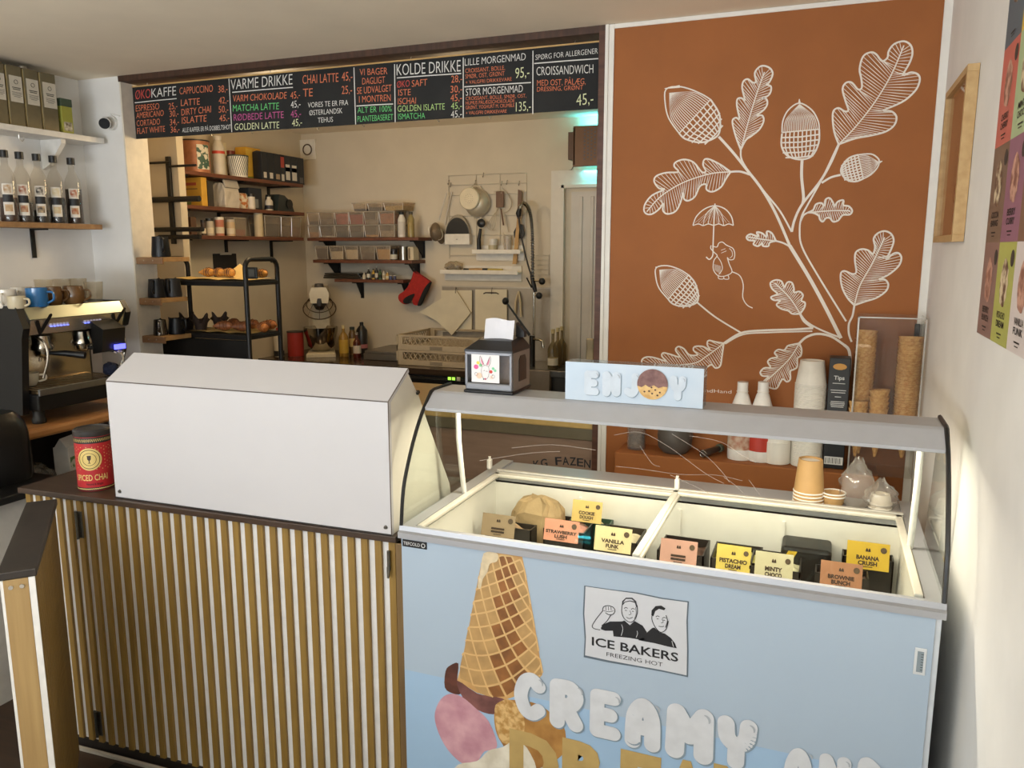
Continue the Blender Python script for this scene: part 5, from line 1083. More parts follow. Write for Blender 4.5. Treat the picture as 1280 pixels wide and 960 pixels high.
for k, (zpx, lb) in enumerate(((322, 'top'), (373, 'middle'), (420, 'lowest'))):
    a = P(171+3*k, zpx-.5, Y=3.045); zt_ = a.z
    x1 = P((203, 201, 206)[k], zpx, Y=3.045).x; x0 = -3.2255
    r = thing('reveal_shelf', '%s little wooden shelf with dark pitchers at the opening edge' % lb, 'shelf', (x0, 3.12, zt_-.022), group='little reveal shelves')
    MB().bx(x0, x1, 3.045, 3.225, zt_-.022, zt_, .002).build('board', MUGW, r); MB().bx(x0, x1, 3.04, 3.052, zt_-.034, zt_-.001, .002).build('front_strip', WOOD('#7d5c40', '#94714f', (3, 14, 14), 3, .5), r)
    for q in (.3, .65): MB().cyl((x0+(x1-x0)*q, 3.0405, zt_-.016), (x0+(x1-x0)*q, 3.0385, zt_-.016), .0035, n=10).build('screw', M('#a89a88', .4, .6), r)
    h = .098; xm = (x0+x1)/2+.004
    if k == 0: mug('tall black pitcher alone on the top reveal shelf', xm+.018, 3.10, zt_, .102, .045, BLKP, -.6)
    if k == 1: mug('black pitcher nearest the shop on the middle reveal shelf', xm-.005, 3.092, zt_, .094, .043, BLKP, -1.1); mug('grey black pitcher behind on the middle reveal shelf', xm+.016, 3.178, zt_, .094, .043, GREYP, -1.2)
    if k == 2: mug('polished steel pitcher on the lowest reveal shelf', xm-.005, 3.092, zt_, .080, .034, STM, -.9); mug('black pitcher behind the steel one on the lowest reveal shelf', xm+.02, 3.175, zt_, .082, .040, BLKP, .2)
# ================================================================ LEFT WALL
OLIVE = M('#7b7258', .38, .25, var=.06); GOLDE = M('#cdb47c', .3, .4); PAPL = M('#d6cfbe', .6)
BROWNW = WOOD('#8a6642', '#a47d52', (3, 14, 14), 3, .5); SWHITE = M('#e3e1db', .5)
zt = 2.178
hs = thing('wall_shelf', 'white shelf high on the shop left wall holding gold tea tins', 'shelf', (-3.42, 2.5, zt-.03), group='shop wall shelves')
MB().bx(XL+.001, -3.325, 1.9, 3.0, zt-.026, zt, .002).build('board', SWHITE, hs)
for y in (2.0, 2.80): MB().prism([(XL+.002, y-.012, zt-.026), (-3.36, y-.012, zt-.026), (-3.36, y-.012, zt-.045), (XL+.05, y-.012, zt-.14), (XL+.002, y-.012, zt-.16)], (0, .024, 0)).build('bracket', SWHITE, hs)
for y in (2.36, 2.50, 2.62): MB().tube([(-3.40, y-.012, zt-.026), (-3.40, y-.012, zt-.045), (-3.395, y, zt-.056), (-3.40, y+.012, zt-.045), (-3.40, y+.012, zt-.036)], .0025, 6).build('cup_hook', STEELH, hs, smooth=True)
ed = [2.388, 2.468, 2.548, 2.628, 2.708, 2.795]
for k in range(5):
    y0, y1 = ed[k]+.002, ed[k+1]-.006; nn = ('leftmost at the photo edge', 'second from the photo edge', 'middle one', 'second from the corner end', 'last before the green carton')[k]
    t = thing('tea_tin', 'tall olive gold tea tin with cream label, %s' % nn, 'tin', (-3.40, (y0+y1)/2, zt), group='tea tins on the white shelf')
    h = .258; MB().bx(-3.455, -3.362, y0, y1, zt+.001, zt+h, .004).build('tin_body', OLIVE, t)
    MB().bx(-3.453, -3.364, y0-.001, y0+.006, zt+.004, zt+h-.004, .002).build('gold_side', GOLDE, t)
    ym = (y0+y1)/2
    if k == 3: MB().cyl((-3.41, ym, zt+h), (-3.41, ym, zt+h+.016), .018, n=16).build('lid', STEELH, t)
    lb = MB().bx(-3.363, -3.3608, y0+.010, y1-.004, zt+.105, zt+.215).build('label', PAPL, t)
    mb = MB(); yc = (y0+y1)/2+.004; mb.torus((-3.3605, yc, zt+.19), .0085, .0012, (1, 0, 0), 18, 4)
    for q, (z, w_) in enumerate(((.165, .040), (.158, .034), (.146, .046), (.140, .044), (.134, .046), (.128, .03))): mb.bx(-3.3609, -3.3603, yc-w_/2, yc+w_/2, zt+z-.0012, zt+z+(.0022 if q < 2 else .0004))
    mb.build('print', M('#3c3830', .7), lb)
y0, y1 = 2.806, 2.864; t = thing('tea_carton', 'small green and yellow carton at the corner end of the white shelf', 'carton', (-3.40, 2.83, zt))
MB().bx(-3.44, -3.362, y0, y1, zt+.001, zt+.125, .002).build('carton_body', M('#a9a94a', .5), t); MB().bx(-3.442, -3.360, y0-.001, y1+.001, zt+.125, zt+.16, .002).build('lid', M('#4a5a46', .5), t)
MB().bx(-3.362, -3.3605, y0+.008, y1-.008, zt+.015, zt+.055).build('label', M('#d9d3bd', .6, col2='#6b5a3c', scale=60), t)
zs = 1.765
ls = thing('wall_shelf', 'lower wooden shelf on the shop left wall holding syrup bottles', 'shelf', (-3.42, 2.5, zs-.03), group='shop wall shelves')
MB().bx(XL+.001, -3.335, 1.9, 2.955, zs-.024, zs, .002).build('board', BROWNW, ls)
for y in (2.0, 2.70):
    MB().bx(XL+.001, XL+.008, y-.01, y+.01, zs-.16, zs-.024).bx(XL+.001, -3.40, y-.01, y+.01, zs-.031, zs-.024).build('bracket', BLKM, ls)
SYG = CLEAR('#f6f4f0', haze=.05, hazecol='#d8d4cc', refl=1.2)
for k, (px_, liq, lvl, la, nn) in enumerate(((13, '#3a1d12', .55, '#b7936c', 'leftmost, reddish syrup'), (32, '#241813', .45, '#a05a3c', 'second from left'), (53, '#141216', .30, '#3b332e', 'middle one, nearly empty'), (73, '#20242e', .62, '#d9c9a0', 'second from right with cream label'), (95, '#2a1710', .85, '#a8562f', 'rightmost, fullest'))):
    yb = P(px_, 276, X=-3.41).y; c = (-3.41, yb, zs+.001)
    b = bottle('syrup_bottle', 'clear syrup bottle with black cap on wooden shelf, %s' % nn, c, .037, .31, SYG, M('#191919', .4), None, M(liq, .2), 'syrup bottles on the wooden shelf', neck=.38, sh=.62, lvl=lvl)
    u = Vector((-c[0], -c[1], 0)).normalized(); vv = Vector((-u.y, u.x, 0)); cc = Vector(c)+u*.0375
    def lab(z0, z1, m, nme, w_=.021, o=0.0):
        mb = MB(); n = 6
        for i in range(n):
            a0, a1 = (-.55+1.1*i/n)*w_/.021, (-.55+1.1*(i+1)/n)*w_/.021
            f = lambda a: Vector(c)+(u*math.cos(a)+vv*math.sin(a))*(.0378+o)
            mb.poly([f(a0)+Vector((0, 0, z0)), f(a1)+Vector((0, 0, z0)), f(a1)+Vector((0, 0, z1)), f(a0)+Vector((0, 0, z1))])
        return mb.build(nme, m, b)
    lab(.03, .165, M('#e3ddd2', .6), 'label'); lab(.125, .16, M(la, .6, col2='#e0d6c4', scale=70), 'label_picture', .015, .0004); lab(.085, .118, M('#17171a', .5), 'label_band', .021, .0005); lab(.045, .075, M(la, .6, col2='#d0b48c', scale=60), 'label_picture', .015, .0004)
    if k in (0, 3):
        pass
# security camera
c = P(131, 154, Y=YP-.05); cm = thing('security_camera', 'round white security camera with black lens on the wall beside opening', 'camera', (c.x, YP, c.z))
c2 = P(141, 154, Y=YP); MB().cyl((c2.x, YP, c2.z), (c2.x, YP-.012, c2.z), .034, n=28).build('base', SWHITE, cm); MB().tube([(c2.x, YP-.01, c2.z), (c2.x-.012, YP-.03, c2.z), (c.x, YP-.05, c.z)], .012, 10).build('neck', SWHITE, cm, smooth=True)
d_ = (Vector((0, 0, CAMZ))-c).normalized(); d_ = (d_+Vector((-.12, 0, -.05))).normalized()
MB().cyl(c-d_*.03, c+d_*.022, .027, n=24).build('housing', SWHITE, cm, smooth=True); MB().cyl(c+d_*.0225, c+d_*.027, .025, .022, n=24).build('lens', M('#08080a', .45, spec=.2), cm, smooth=True)
mb = MB(); mb.tube([(c2.x+.03, YP-.004, c2.z+.01), (-3.30, YP-.004, c2.z+.045), (-3.24, YP-.004, c2.z+.03)], .003, 6); tag(mb.build('camera_cable', SWHITE, None, smooth=True), 'thin white cable from the security camera to the opening edge', 'cable')
# ================================================================ COFFEE CORNER
wb = thing('coffee_worktop', 'solid wood worktop along the left wall under the espresso machine', 'worktop', (-3.2, 2.6, .9))
BW = WOOD('#9c6a3b', '#b98450', (12, 2, 12), 3, .4, coat=.2)
MB().bx(XL+.002, -2.95, 2.165, 3.025, .885, .925, .012).build('worktop_slab', BW, wb)
for y in (2.20, 2.98): MB().bx(-3.40, -3.0, y-.02, y+.02, 0, .885, .002).build('support', M('#2d241d', .6), wb)
MB().bx(XL+.005, -2.93, 2.22, 2.96, .57, .59).build('lower_shelf', M('#2a231d', .6), wb)
MB().bx(XL+.005, XL+.02, 2.22, 2.96, .0, .885).build('back_panel', M('#2f2a26', .7), wb)
CHM = M('#cfc8ba', .2, 1); CHT = M('#b9c0b4', .28, 1, var=.1, scale=3); BLKG = M('#141414', .3)
es = thing('espresso_machine', 'black and chrome two-group espresso machine on the wooden worktop', 'espresso machine', (-3.23, 2.5, .925))
EY0, EY1 = 2.262, 2.745
MB().bx(-3.44, -2.99, EY0, EY1+.02, .985, 1.055, .006).build('lower_body', BLKG, es)
MB().prism([(-3.46, EY0, 1.055), (-3.24, EY0, 1.055), (-3.24, EY0, 1.27), (-3.02, EY0, 1.302), (-3.002, EY0, 1.36), (-3.03, EY0, 1.408), (-3.46, EY0, 1.408)], (0, EY1-EY0, 0)).build('upper_body', M('#4b4a47', .3, .5), es)
MB().prism([(-3.0245, 0+EY0+.01, 1.304), (-3.003, EY0+.01, 1.36), (-2.999, EY0+.01, 1.361), (-3.018, EY0+.01, 1.300)], (0, EY1-EY0-.02, 0)).build('button_panel', M('#cfc2ac', .25, .8), es)
MB().prism([(-3.003, EY0+.005, 1.362), (-3.031, EY0+.005, 1.409), (-3.028, EY0+.005, 1.412), (-2.999, EY0+.005, 1.364)], (0, EY1-EY0-.01, 0)).build('chrome_band', CHT, es)
MB().prism([(-3.47, EY0-.03, .97), (-3.05, EY0-.03, .97), (-3.01, EY0-.03, 1.29), (-2.995, EY0-.03, 1.33), (-3.03, EY0-.03, 1.42), (-3.47, EY0-.03, 1.42)], (0, .03, 0)).build('side_panel', BLKG, es, label='black side panel with pale stripe')
MB().prism([(-3.47, EY1, 1.22), (-3.2, EY1, 1.22), (-3.02, EY1, 1.30), (-2.998, EY1, 1.36), (-3.03, EY1, 1.415), (-3.47, EY1, 1.415)], (0, .028, 0)).build('side_panel', BLKG, es)
MB().bx(-3.245, -3.239, EY0+.02, EY1-.01, 1.06, 1.27).build('backsplash', CHM, es)
MB().bx(-3.235, -2.985, EY0+.005, EY1-.02, 1.055, 1.072, .003).build('drip_tray', M('#c0a57e', .25, 1, var=.1, scale=6), es)
MB().bx(-2.988, -2.978, EY0, EY1+.02, 1.05, 1.078, .002).build('tray_edge', M('#8f9296', .3, 1), es)
mb = MB()
for k in range(14): y = EY0+.03+k*.032; mb.bx(-3.21, -3.0, y, y+.006, 1.0722, 1.0736)
mb.build('tray_slots', M('#4d4233', .4, .5), es)
VM = M('#191919', .4)
def pan(y, t): return Vector((-3.0225+.0215*t-.0, y, 1.302+.059*t))
BL = M('#6f7dff', .4, emit=2.2)
for y0, n in ((2.365, 6), (2.53, 6)):
    for k in range(n):
        a = pan(y0+k*.0155, .55); MB().box(a+Vector((.004, 0, 0)), (.006, .011, .013), (0, .35, 0), .002).build('button', M('#d5d3e6', .4), es)
        MB().box(a+Vector((.0072, 0, -.006)), (.002, .010, .004), (0, .35, 0)).build('button_light', BL, es)
for yc in (2.325, 2.70):
    a, b, c_ = pan(yc-.026, .85), pan(yc-.004, .05), pan(yc+.03, 1.25); mb = MB()
    for p, q in ((a, b), (b, c_)): mb.capsule([p+Vector((.005, 0, 0)), q+Vector((.005, 0, 0))], .017, (.94, 0, -.34))
    mb.build('emblem', VM, es)
    for p in (): pass
for yg in (2.40, 2.60):
    MB().lathe([(0, 0), (.045, 0), (.048, .012), (.040, .03), (.036, .06), (0, .06)], (-3.12, yg, 1.222), 24).build('group_head', CHM, es, smooth=True)
    g = MB().lathe([(0, 0), (.026, .0), (.033, .01), (.035, .026), (0, .026)], (-3.12, yg, 1.194), 20).build('portafilter', CHM, es, smooth=True)
    MB().tube([(-3.09, yg+.01, 1.207), (-3.04, yg+.045, 1.204), (-2.97, yg+.085, 1.193)], [.008, .013, .015], 10).build('portafilter_handle', VM, g, smooth=True)
    mb = MB()
    for s in (-1, 1): mb.tube([(-3.12, yg, 1.196), (-3.12, yg+s*.012, 1.185), (-3.12, yg+s*.014, 1.172)], .0055, 8)
    mb.build('double_spout', CHM, g, smooth=True)
for yw in (EY0+.05, EY1-.04): MB().tube(smooth_path([(-3.04, yw, 1.29), (-2.985, yw, 1.265), (-2.975, yw, 1.20), (-3.0, yw-.01, 1.12)], 5), .005, 8).build('steam_wand', CHM, es, smooth=True)
for y in (EY0+.04, EY1-.05):
    for x in (-3.05, -3.40): MB().lathe([(0, .926), (.026, .926), (.028, .94), (.022, .95), (.022, .985), (0, .985)], (x, y, 0), 16).build('foot', VM if y < 2.5 else CHM, es, smooth=True)
# display unit on the far end of the machine
a, b = P(127, 398, X=-2.93), P(159, 442, X=-2.93)
du = MB().prism([(-3.0, a.y, 1.19), (-2.945, a.y, 1.20), (-2.928, a.y, 1.30), (-3.0, a.y, 1.335)], (0, b.y-a.y, 0)).build('display_unit', BLKG, es)
d0, d1 = P(144, 434, X=-2.93), P(157, 437, X=-2.93); MB().bx(-2.938, -2.927, d0.y, d1.y, d0.z-.011, d0.z+.011, .001).build('display', M('#5a5cff', .4, emit=3.), du, label='blue lit display')
for q in (0, 1, 2): MB().cyl((-2.944, d0.y+.006+q*.016, d0.z-.024), (-2.936, d0.y+.006+q*.016, d0.z-.024), .0045, n=10).build('button', M('#c9bfa8', .4), du)
MB().tube(smooth_path([(-2.97, b.y-.01, 1.20), (-2.955, b.y, 1.16), (-2.965, b.y, 1.09)], 4), .005, 8).build('hot_water_spout', CHM, es, smooth=True)
r = thing('cleaning_cloth', 'crumpled dark blue cloth on the drip tray end', 'cloth', (-3.06, 2.69, 1.073)); random.seed(5)
mb = MB().ball((-3.06, 2.69, 1.102), .03, (1.2, 1.15, .95), 20)
for v in mb.bm.verts: v.co += Vector((random.uniform(-.006, .006), random.uniform(-.006, .006), random.uniform(-.004, .004)))
mb.build('cloth_body', M('#1d2338', .85, var=.3, scale=30, bump=.3), r, smooth=True)
# cups on top and on the tray
def cup(label, px_, z, X, rr, h, m, style='mug', group='cups on the espresso machine', ang=-.9):
    p = P(px_, 360, X=X); x, y = X, p.y
    r = thing('glass_cup' if style == 'glass' else 'coffee_mug', label, 'glass' if style == 'glass' else 'mug', (x, y, z), group=group)
    pr = {'mug': [(rr*.9, 0), (rr, .008), (rr*.98, h)], 'belly': [(rr*.8, 0), (rr*1.02, h*.25), (rr*1.03, h*.6), (rr*.85, h)], 'glass': [(rr*.78, 0), (rr*.9, h*.4), (rr, h)]}[style]
    o = [(a, b+z+.001) for a, b in pr]; MB().lathe([(0, z+.001)] + o + [(a-.003, b) for a, b in reversed(o)] + [(0, z+.006)], (x, y, 0), 24).build('cup_body', m, r, smooth=True)
    if style != 'glass':
        d = Vector((math.cos(ang), math.sin(ang), 0)); c = Vector((x, y, z))
        MB().tube(smooth_path([c+d*rr*.95+Vector((0, 0, h*.8)), c+d*rr*1.5+Vector((0, 0, h*.75)), c+d*rr*1.55+Vector((0, 0, h*.4)), c+d*rr*.95+Vector((0, 0, h*.2))], 5), .0045, 8).build('handle', m, r, smooth=True)
    return r
WC = M('#dcd6ca', .25, coat=.3); CRM = M('#c9bda0', .3); BLUEC = M('#2f6ea6', .25, coat=.4); BRG = M('#6a4a28', .2, coat=.5, var=.3, scale=20); GLC = CLEAR('#f4f1ea', haze=.035, refl=1.3)
ZT = 1.409
cup('white coffee mug at the photo edge on espresso machine top', 6, ZT, -3.12, .040, .075, WC); cup('cream small mug in front, left of the blue one', 19, ZT, -3.05, .034, .050, CRM, ang=.3); cup('white coffee mug behind the cream small one', 26, ZT, -3.20, .042, .078, WC)
cup('bright blue coffee mug on the espresso machine', 45, ZT, -3.06, .042, .078, BLUEC, ang=.5); cup('brown glazed mug just right of the blue one', 66, ZT, -3.09, .036, .078, BRG, 'belly', ang=.6); cup('larger brown glazed mug in front, left of clear tumbler', 91, ZT, -3.07, .046, .078, BRG, 'belly', ang=.4)
cup('clear tumbler at right end of the espresso machine top', 117, ZT, -3.07, .040, .092, GLC, 'glass'); cup('clear tumbler behind the larger brown mug', 98, ZT, -3.19, .038, .105, GLC, 'glass'); cup('clear tumbler behind the two brown mugs', 78, ZT, -3.20, .038, .105, GLC, 'glass'); cup('clear tumbler behind the blue mug', 55, ZT, -3.20, .038, .105, GLC, 'glass')
p = P(38, 484, Z=1.074); r = thing('coffee_cup', 'cream coffee cup standing on the drip tray', 'cup', (p.x-.03, p.y+.02, 1.074)); x, y = p.x-.045, p.y+.03
MB().lathe([(0, 1.0742), (.026, 1.0742), (.037, 1.092), (.041, 1.128), (.038, 1.128), (.034, 1.094), (0, 1.08)], (x, y, 0), 24).build('cup_body', M('#e0d6bf', .25, coat=.3), r, smooth=True)
MB().tube(smooth_path([(x+.03, y+.026, 1.118), (x+.046, y+.042, 1.116), (x+.046, y+.042, 1.098), (x+.028, y+.024, 1.09)], 5), .0045, 8).build('handle', M('#e0d6bf', .25, coat=.3), r, smooth=True)
# cartons below the worktop
for (xx, yy, lb, w_) in ((-3.09, 2.45, 'front white milk carton with green leaves under the wooden worktop', .07), (-3.13, 2.62, 'rear white milk carton lying in shade under the wooden worktop', .07)):
    r = thing('milk_carton', lb, 'carton', (xx, yy, .59), .3, 'milk cartons under the worktop'); z = .59
    cs, sn = math.cos(.3), math.sin(.3)
    def lw_(a, b, c): return Vector((xx+a*cs-b*sn, yy+a*sn+b*cs, c))
    MB().box((xx, yy, z+.1), (w_, .09, .2), (0, 0, .3), .002).build('carton_body', M('#d9d8d4', .5), r)
    MB().prism([lw_(-w_/2, -.045, z+.19), lw_(w_/2, -.045, z+.19), lw_(0, -.045, z+.24)], lw_(0, .09, 0)-lw_(0, 0, 0)).build('gable_top', M('#d9d8d4', .5), r)
    MB().box(lw_(w_/2+.0005, 0, z+.13), (.001, .07, .05), (0, 0, .3)).build('label', M('#5f8a54', .6, col2='#d8d6cc', scale=50, ramp=(.45, .55)), r)
    MB().box(lw_(w_/2+.0005, 0, z+.06), (.001, .06, .03), (0, 0, .3)).build('label', M('#2b3a5a', .6, col2='#d8d6cc', scale=90, ramp=(.45, .55)), r)
p = P(62, 575, Y=2.46); r = thing('plastic_bag', 'crumpled clear plastic bag beside the milk cartons', 'bag', (-3.12, 2.33, .59)); random.seed(8)
mb = MB().ball((-3.12, 2.33, .66), .07, (.8, .75, 1.), 18)
for v in mb.bm.verts: v.co += Vector((random.uniform(-.015, .015), random.uniform(-.015, .015), random.uniform(-.012, .012) if v.co.z > .62 else 0))
mb.build('bag_film', CLEAR('#e6e4de', haze=.3, hazecol='#b9b6ae', rough=.2), r, smooth=True)
# low black table with knock-box machine at the photo edge
lt = thing('low_table', 'black low table at left photo edge carrying a grinder', 'table', (-3.0, 1.9, 0)); MB().bx(XL+.01, -2.665, 1.55, 2.12, .752, .78, .004).build('table_top', BLKG, lt)
MB().bx(-3.4, -2.72, 1.6, 2.09, 0, .752).build('cabinet', M('#c9c6bf', .6), lt)
gm = thing('bean_grinder', 'black rounded grinder with vent slots at the left photo edge', 'grinder', (-2.86, 1.93, .78)); 
MB().loft([[Vector((-2.885+.108*math.copysign(abs(math.cos(2*PI*i/28))**.5, math.cos(2*PI*i/28))*f, 1.96+.12*math.copysign(abs(math.sin(2*PI*i/28))**.5, math.sin(2*PI*i/28))*f, z)) for i in range(28)] for f, z in ((.96, .781), (1, .80), (1, .96), (.94, 1.0), (.8, 1.03), (.7, 1.045))]).build('housing', BLKG, gm, smooth=True)
for k in range(5): z = .835+k*.014; MB().bx(-2.95, -2.80, 1.836, 1.842, z, z+.006, .001).build('vent_slot', M('#55565a', .3, .6), gm)
mb = MB().bx(-2.86, -2.80, 1.838, 1.8425, .965, .978); mb.build('name_plate', M('#c9c6bd', .4), gm)
# ================================================================ TEA TIN ON COUNTER
tc = P(121.5, 610, Y=1.805); TX, TY, TRR = tc.x, 1.805, .0545
t = thing('chai_tin', 'red round chai tin with cream stars and black lid beside the white case', 'tin', (TX, TY, .891))
RED = M('#b3242a', .35); GLD = M('#d9c074', .4)
MB().lathe([(0, .8915), (TRR, .8915), (TRR, 1.066), (0, 1.066)], (TX, TY, 0), 48).build('tin_body', RED, t, smooth=True)
MB().lathe([(TRR+.001, 1.066), (TRR+.0015, 1.068), (TRR+.0015, 1.082), (TRR-.004, 1.087), (TRR-.006, 1.083), (0, 1.083)], (TX, TY, 0), 48).build('lid', M('#2d2a29', .3), t, smooth=True)
def cyl_pt(a, z, o=.0006): return Vector((TX+(TRR+o)*math.sin(a), TY-(TRR+o)*math.cos(a), z))
CA0 = math.atan2(0-TX, TY) * 1.0   # angle of the side facing the camera
def band(z0, z1, m, nm_, o=.0004):
    MB().lathe([(TRR+o, z0), (TRR+o, z1)], (TX, TY, 0), 48).build(nm_, m, t, smooth=True)
band(1.045, 1.064, M('#1f1c1c', .4), 'black_band'); band(.893, .903, M('#1f1c1c', .4), 'black_band')
for z0, z1 in ((1.047, 1.062), (.8945, .9015)):
    n = 60; mb = MB()
    for k in range(n):
        a0, a1 = 2*PI*k/n, 2*PI*(k+.5)/n; a2 = 2*PI*(k+1)/n
        mb.poly([cyl_pt(a0, z0+.002, .0009), cyl_pt(a1, z1-.004, .0009), cyl_pt(a1, z1-.001, .0009), cyl_pt(a0, z0+.005, .0009)]); mb.poly([cyl_pt(a1, z1-.004, .0009), cyl_pt(a2, z0+.002, .0009), cyl_pt(a2, z0+.005, .0009), cyl_pt(a1, z1-.001, .0009)])
    mb.build('zigzag', GLD, t)
ae = CA0-.28; mb = MB(); n = 36
def disc(a_c, zc, rr, o, mb): mb.poly([cyl_pt(a_c+rr*math.cos(2*PI*k/n)/TRR, zc+rr*math.sin(2*PI*k/n), o) for k in range(n)])
def fan(a_c, zc, r0, r1, o, mb):
    for k in range(n):
        q = [(r0, k), (r1, k), (r1, k+1), (r0, k+1)]; mb.poly([cyl_pt(a_c+rr*math.cos(2*PI*j/n)/TRR, zc+rr*math.sin(2*PI*j/n), o) for rr, j in q])
[fan(ae, .995, .004*q, .004*(q+1), .0008, mb) for q in range(9)]; mb.build('emblem', GLD, t)
mb = MB(); fan(ae, .995, .029, .031, .0012, mb); fan(ae, .995, .019, .0205, .0012, mb); mb.poly([cyl_pt(ae+x/TRR, .995+z, .0012) for x, z in ((-.006, .012), (.006, .012), (.005, .0), (.0015, -.004), (.001, -.010), (.005, -.013), (-.005, -.013), (-.001, -.010), (-.0015, -.004), (-.005, .0))]); mb.build('emblem_print', M('#3a2a1c', .5), t)
def text_cyl(s, a0, a1, z0, z1, m, nm_):
    mb = text_mb(s, (0, 0, 0), (1, 0, 0), (0, 1, 0), 0, .012)
    for v in mb.bm.verts: u, q = v.co.x, v.co.y; v.co = cyl_pt(a0+(a1-a0)*u, z0+(z1-z0)*q, .0010)
    mb.build(nm_, m, t, recalc=False)
text_cyl('SPICED CHAI', CA0-1.15, CA0+.62, .926, .946, GLD, 'lettering'); text_cyl('Natural & Bright', CA0-.55, CA0+.35, .911, .918, M('#2a1515', .5), 'lettering')
mb = MB()
for i in range(40):
    a = i*2*PI/40
    for j in range(8):
        z = .962+j*.011+(.0055 if i % 2 else 0); d = abs((a-ae+PI) % (2*PI)-PI)*TRR
        if d*d+(z-.995)**2 < .038**2 or z > 1.042: continue
        if i % 2 == 0 and j % 2: continue
        mb.poly([cyl_pt(a+.0016/TRR*math.cos(q*PI/2), z+.0016*math.sin(q*PI/2), .0008) for q in range(4)])
mb.build('stars', GLD, t)
# ================================================================ FLOOR MAT
mt_ = thing('floor_mat', 'black floor mat on the floor before the slatted counter', 'mat', (-1.6, 1.5, 0)); MB().bx(-2.05, -.3, 1.25, 1.69, .001, .010, .003).build('mat_body', M('#15130f', .9, var=.3, scale=120), mt_)
# ================================================================ RIGHT WALL
fr = thing('picture_frame', 'pale wood picture frame with terracotta print on the right wall', 'picture', (XR, 2.53, 1.67)); FY_0, FY_1, FZ0, FZ1 = 2.325, 2.735, 1.667, 2.098
PW = WOOD('#b3905e', '#c6a573', (14, 3, 14), 3, .5)
MB().bx(XR-.006, XR-.001, FY_0+.01, FY_1-.01, FZ0+.01, FZ1-.01).build('print', M('#a8774a', .6, var=.05), fr)
for n, a in (('rail', (FY_0, FY_1, FZ0, FZ0+.018)), ('rail', (FY_0, FY_1, FZ1-.018, FZ1)), ('stile', (FY_0, FY_0+.018, FZ0+.018, FZ1-.018)), ('stile', (FY_1-.018, FY_1, FZ0+.018, FZ1-.018))):
    MB().bx(XR-.028, XR-.001, *a, .001).build(n, PW, fr)
PRW = M('#c9a67c', .6); PRD = M('#8f5c36', .6); NX = (-1, 0, 0)
def rw(y, z, o=.0066): return Vector((XR-o, y, z))
mb = MB(); leafp = [(0, -.06), (.02, -.04), (.015, -.02), (.032, -.005), (.022, .012), (.034, .03), (.02, .042), (.012, .062), (0, .07), (-.012, .062), (-.02, .042), (-.034, .03), (-.022, .012), (-.032, -.005), (-.015, -.02), (-.02, -.04), (0, -.06)]
for yc, zc, s in ((2.50, 1.955, 1.0), (2.57, 1.87, .8)):
    mb.ribbon(smooth_path([rw(yc+a*s, zc+b*s) for a, b in leafp], 3), .003, NX); mb.ribbon([rw(yc, zc-.07*s), rw(yc, zc+.06*s)], .002, NX)
mb.build('printed_leaf', PRD, fr, recalc=False)
mb = MB()
for yc, zc in ((2.52, 1.80), (2.50, 1.745)): mb.torus(rw(yc, zc), .022, .0018, (1, 0, 0), 20, 4, (1, 1.3)); mb.ribbon([rw(yc-.02, zc), rw(yc+.02, zc)], .002, NX)
mb.build('printed_acorn', PRD, fr, recalc=False)
mb = MB()
for k in range(9): mb.ribbon([rw(2.355, 2.075-k*.003), rw(2.375+.004*k, 2.075-k*.006)], .0012, NX)
mb.build('printed_leaf', PRW, fr, recalc=False)
MB().bx(XR-.0205, XR-.0195, FY_0+.014, FY_1-.014, FZ0+.014, FZ1-.014).build('glass', CLEAR(refl=.8), fr)
po = thing('flavour_poster', 'coloured grid poster of ice cream flavours on the right wall at photo edge', 'poster', (XR, 1.6, 1.46))
PY = [2.005, 1.845, 1.685, 1.525, 1.365, 1.205]; PZ = [1.467, 1.662, 1.858, 2.056, 2.254, CEIL-.02]
PC = [['#8a6a62', '#b0b35c', '#d9cfcb', '#c79aa0', '#8fb0c2'], ['#78604f', '#8f6076', '#7a5a48', '#c9a85a', '#8a9a7a'], ['#c8665a', '#a9be92', '#c9b59a', '#8a7fa2', '#c98a6a'], ['#4f6370', '#d9b64a', '#a97f86', '#93a6b0', '#b0b05a'], ['#8a9a6a', '#c07a6a', '#6a7a9a', '#c2b08a', '#9a6a7a']]
WORD = [[('BERRY', 'BUNCH'), ('PISTACHIO', 'DREAM'), ('VANILLA', 'FUNK')], [('COCOA', 'BANG'), ('BERRY', 'CURRY'), ('', '')], [('CHERRY', 'CHERRY'), ('MINTY', 'CHOCO'), ('', '')]]
BLK2 = M('#241c1a', .6); random.seed(21)
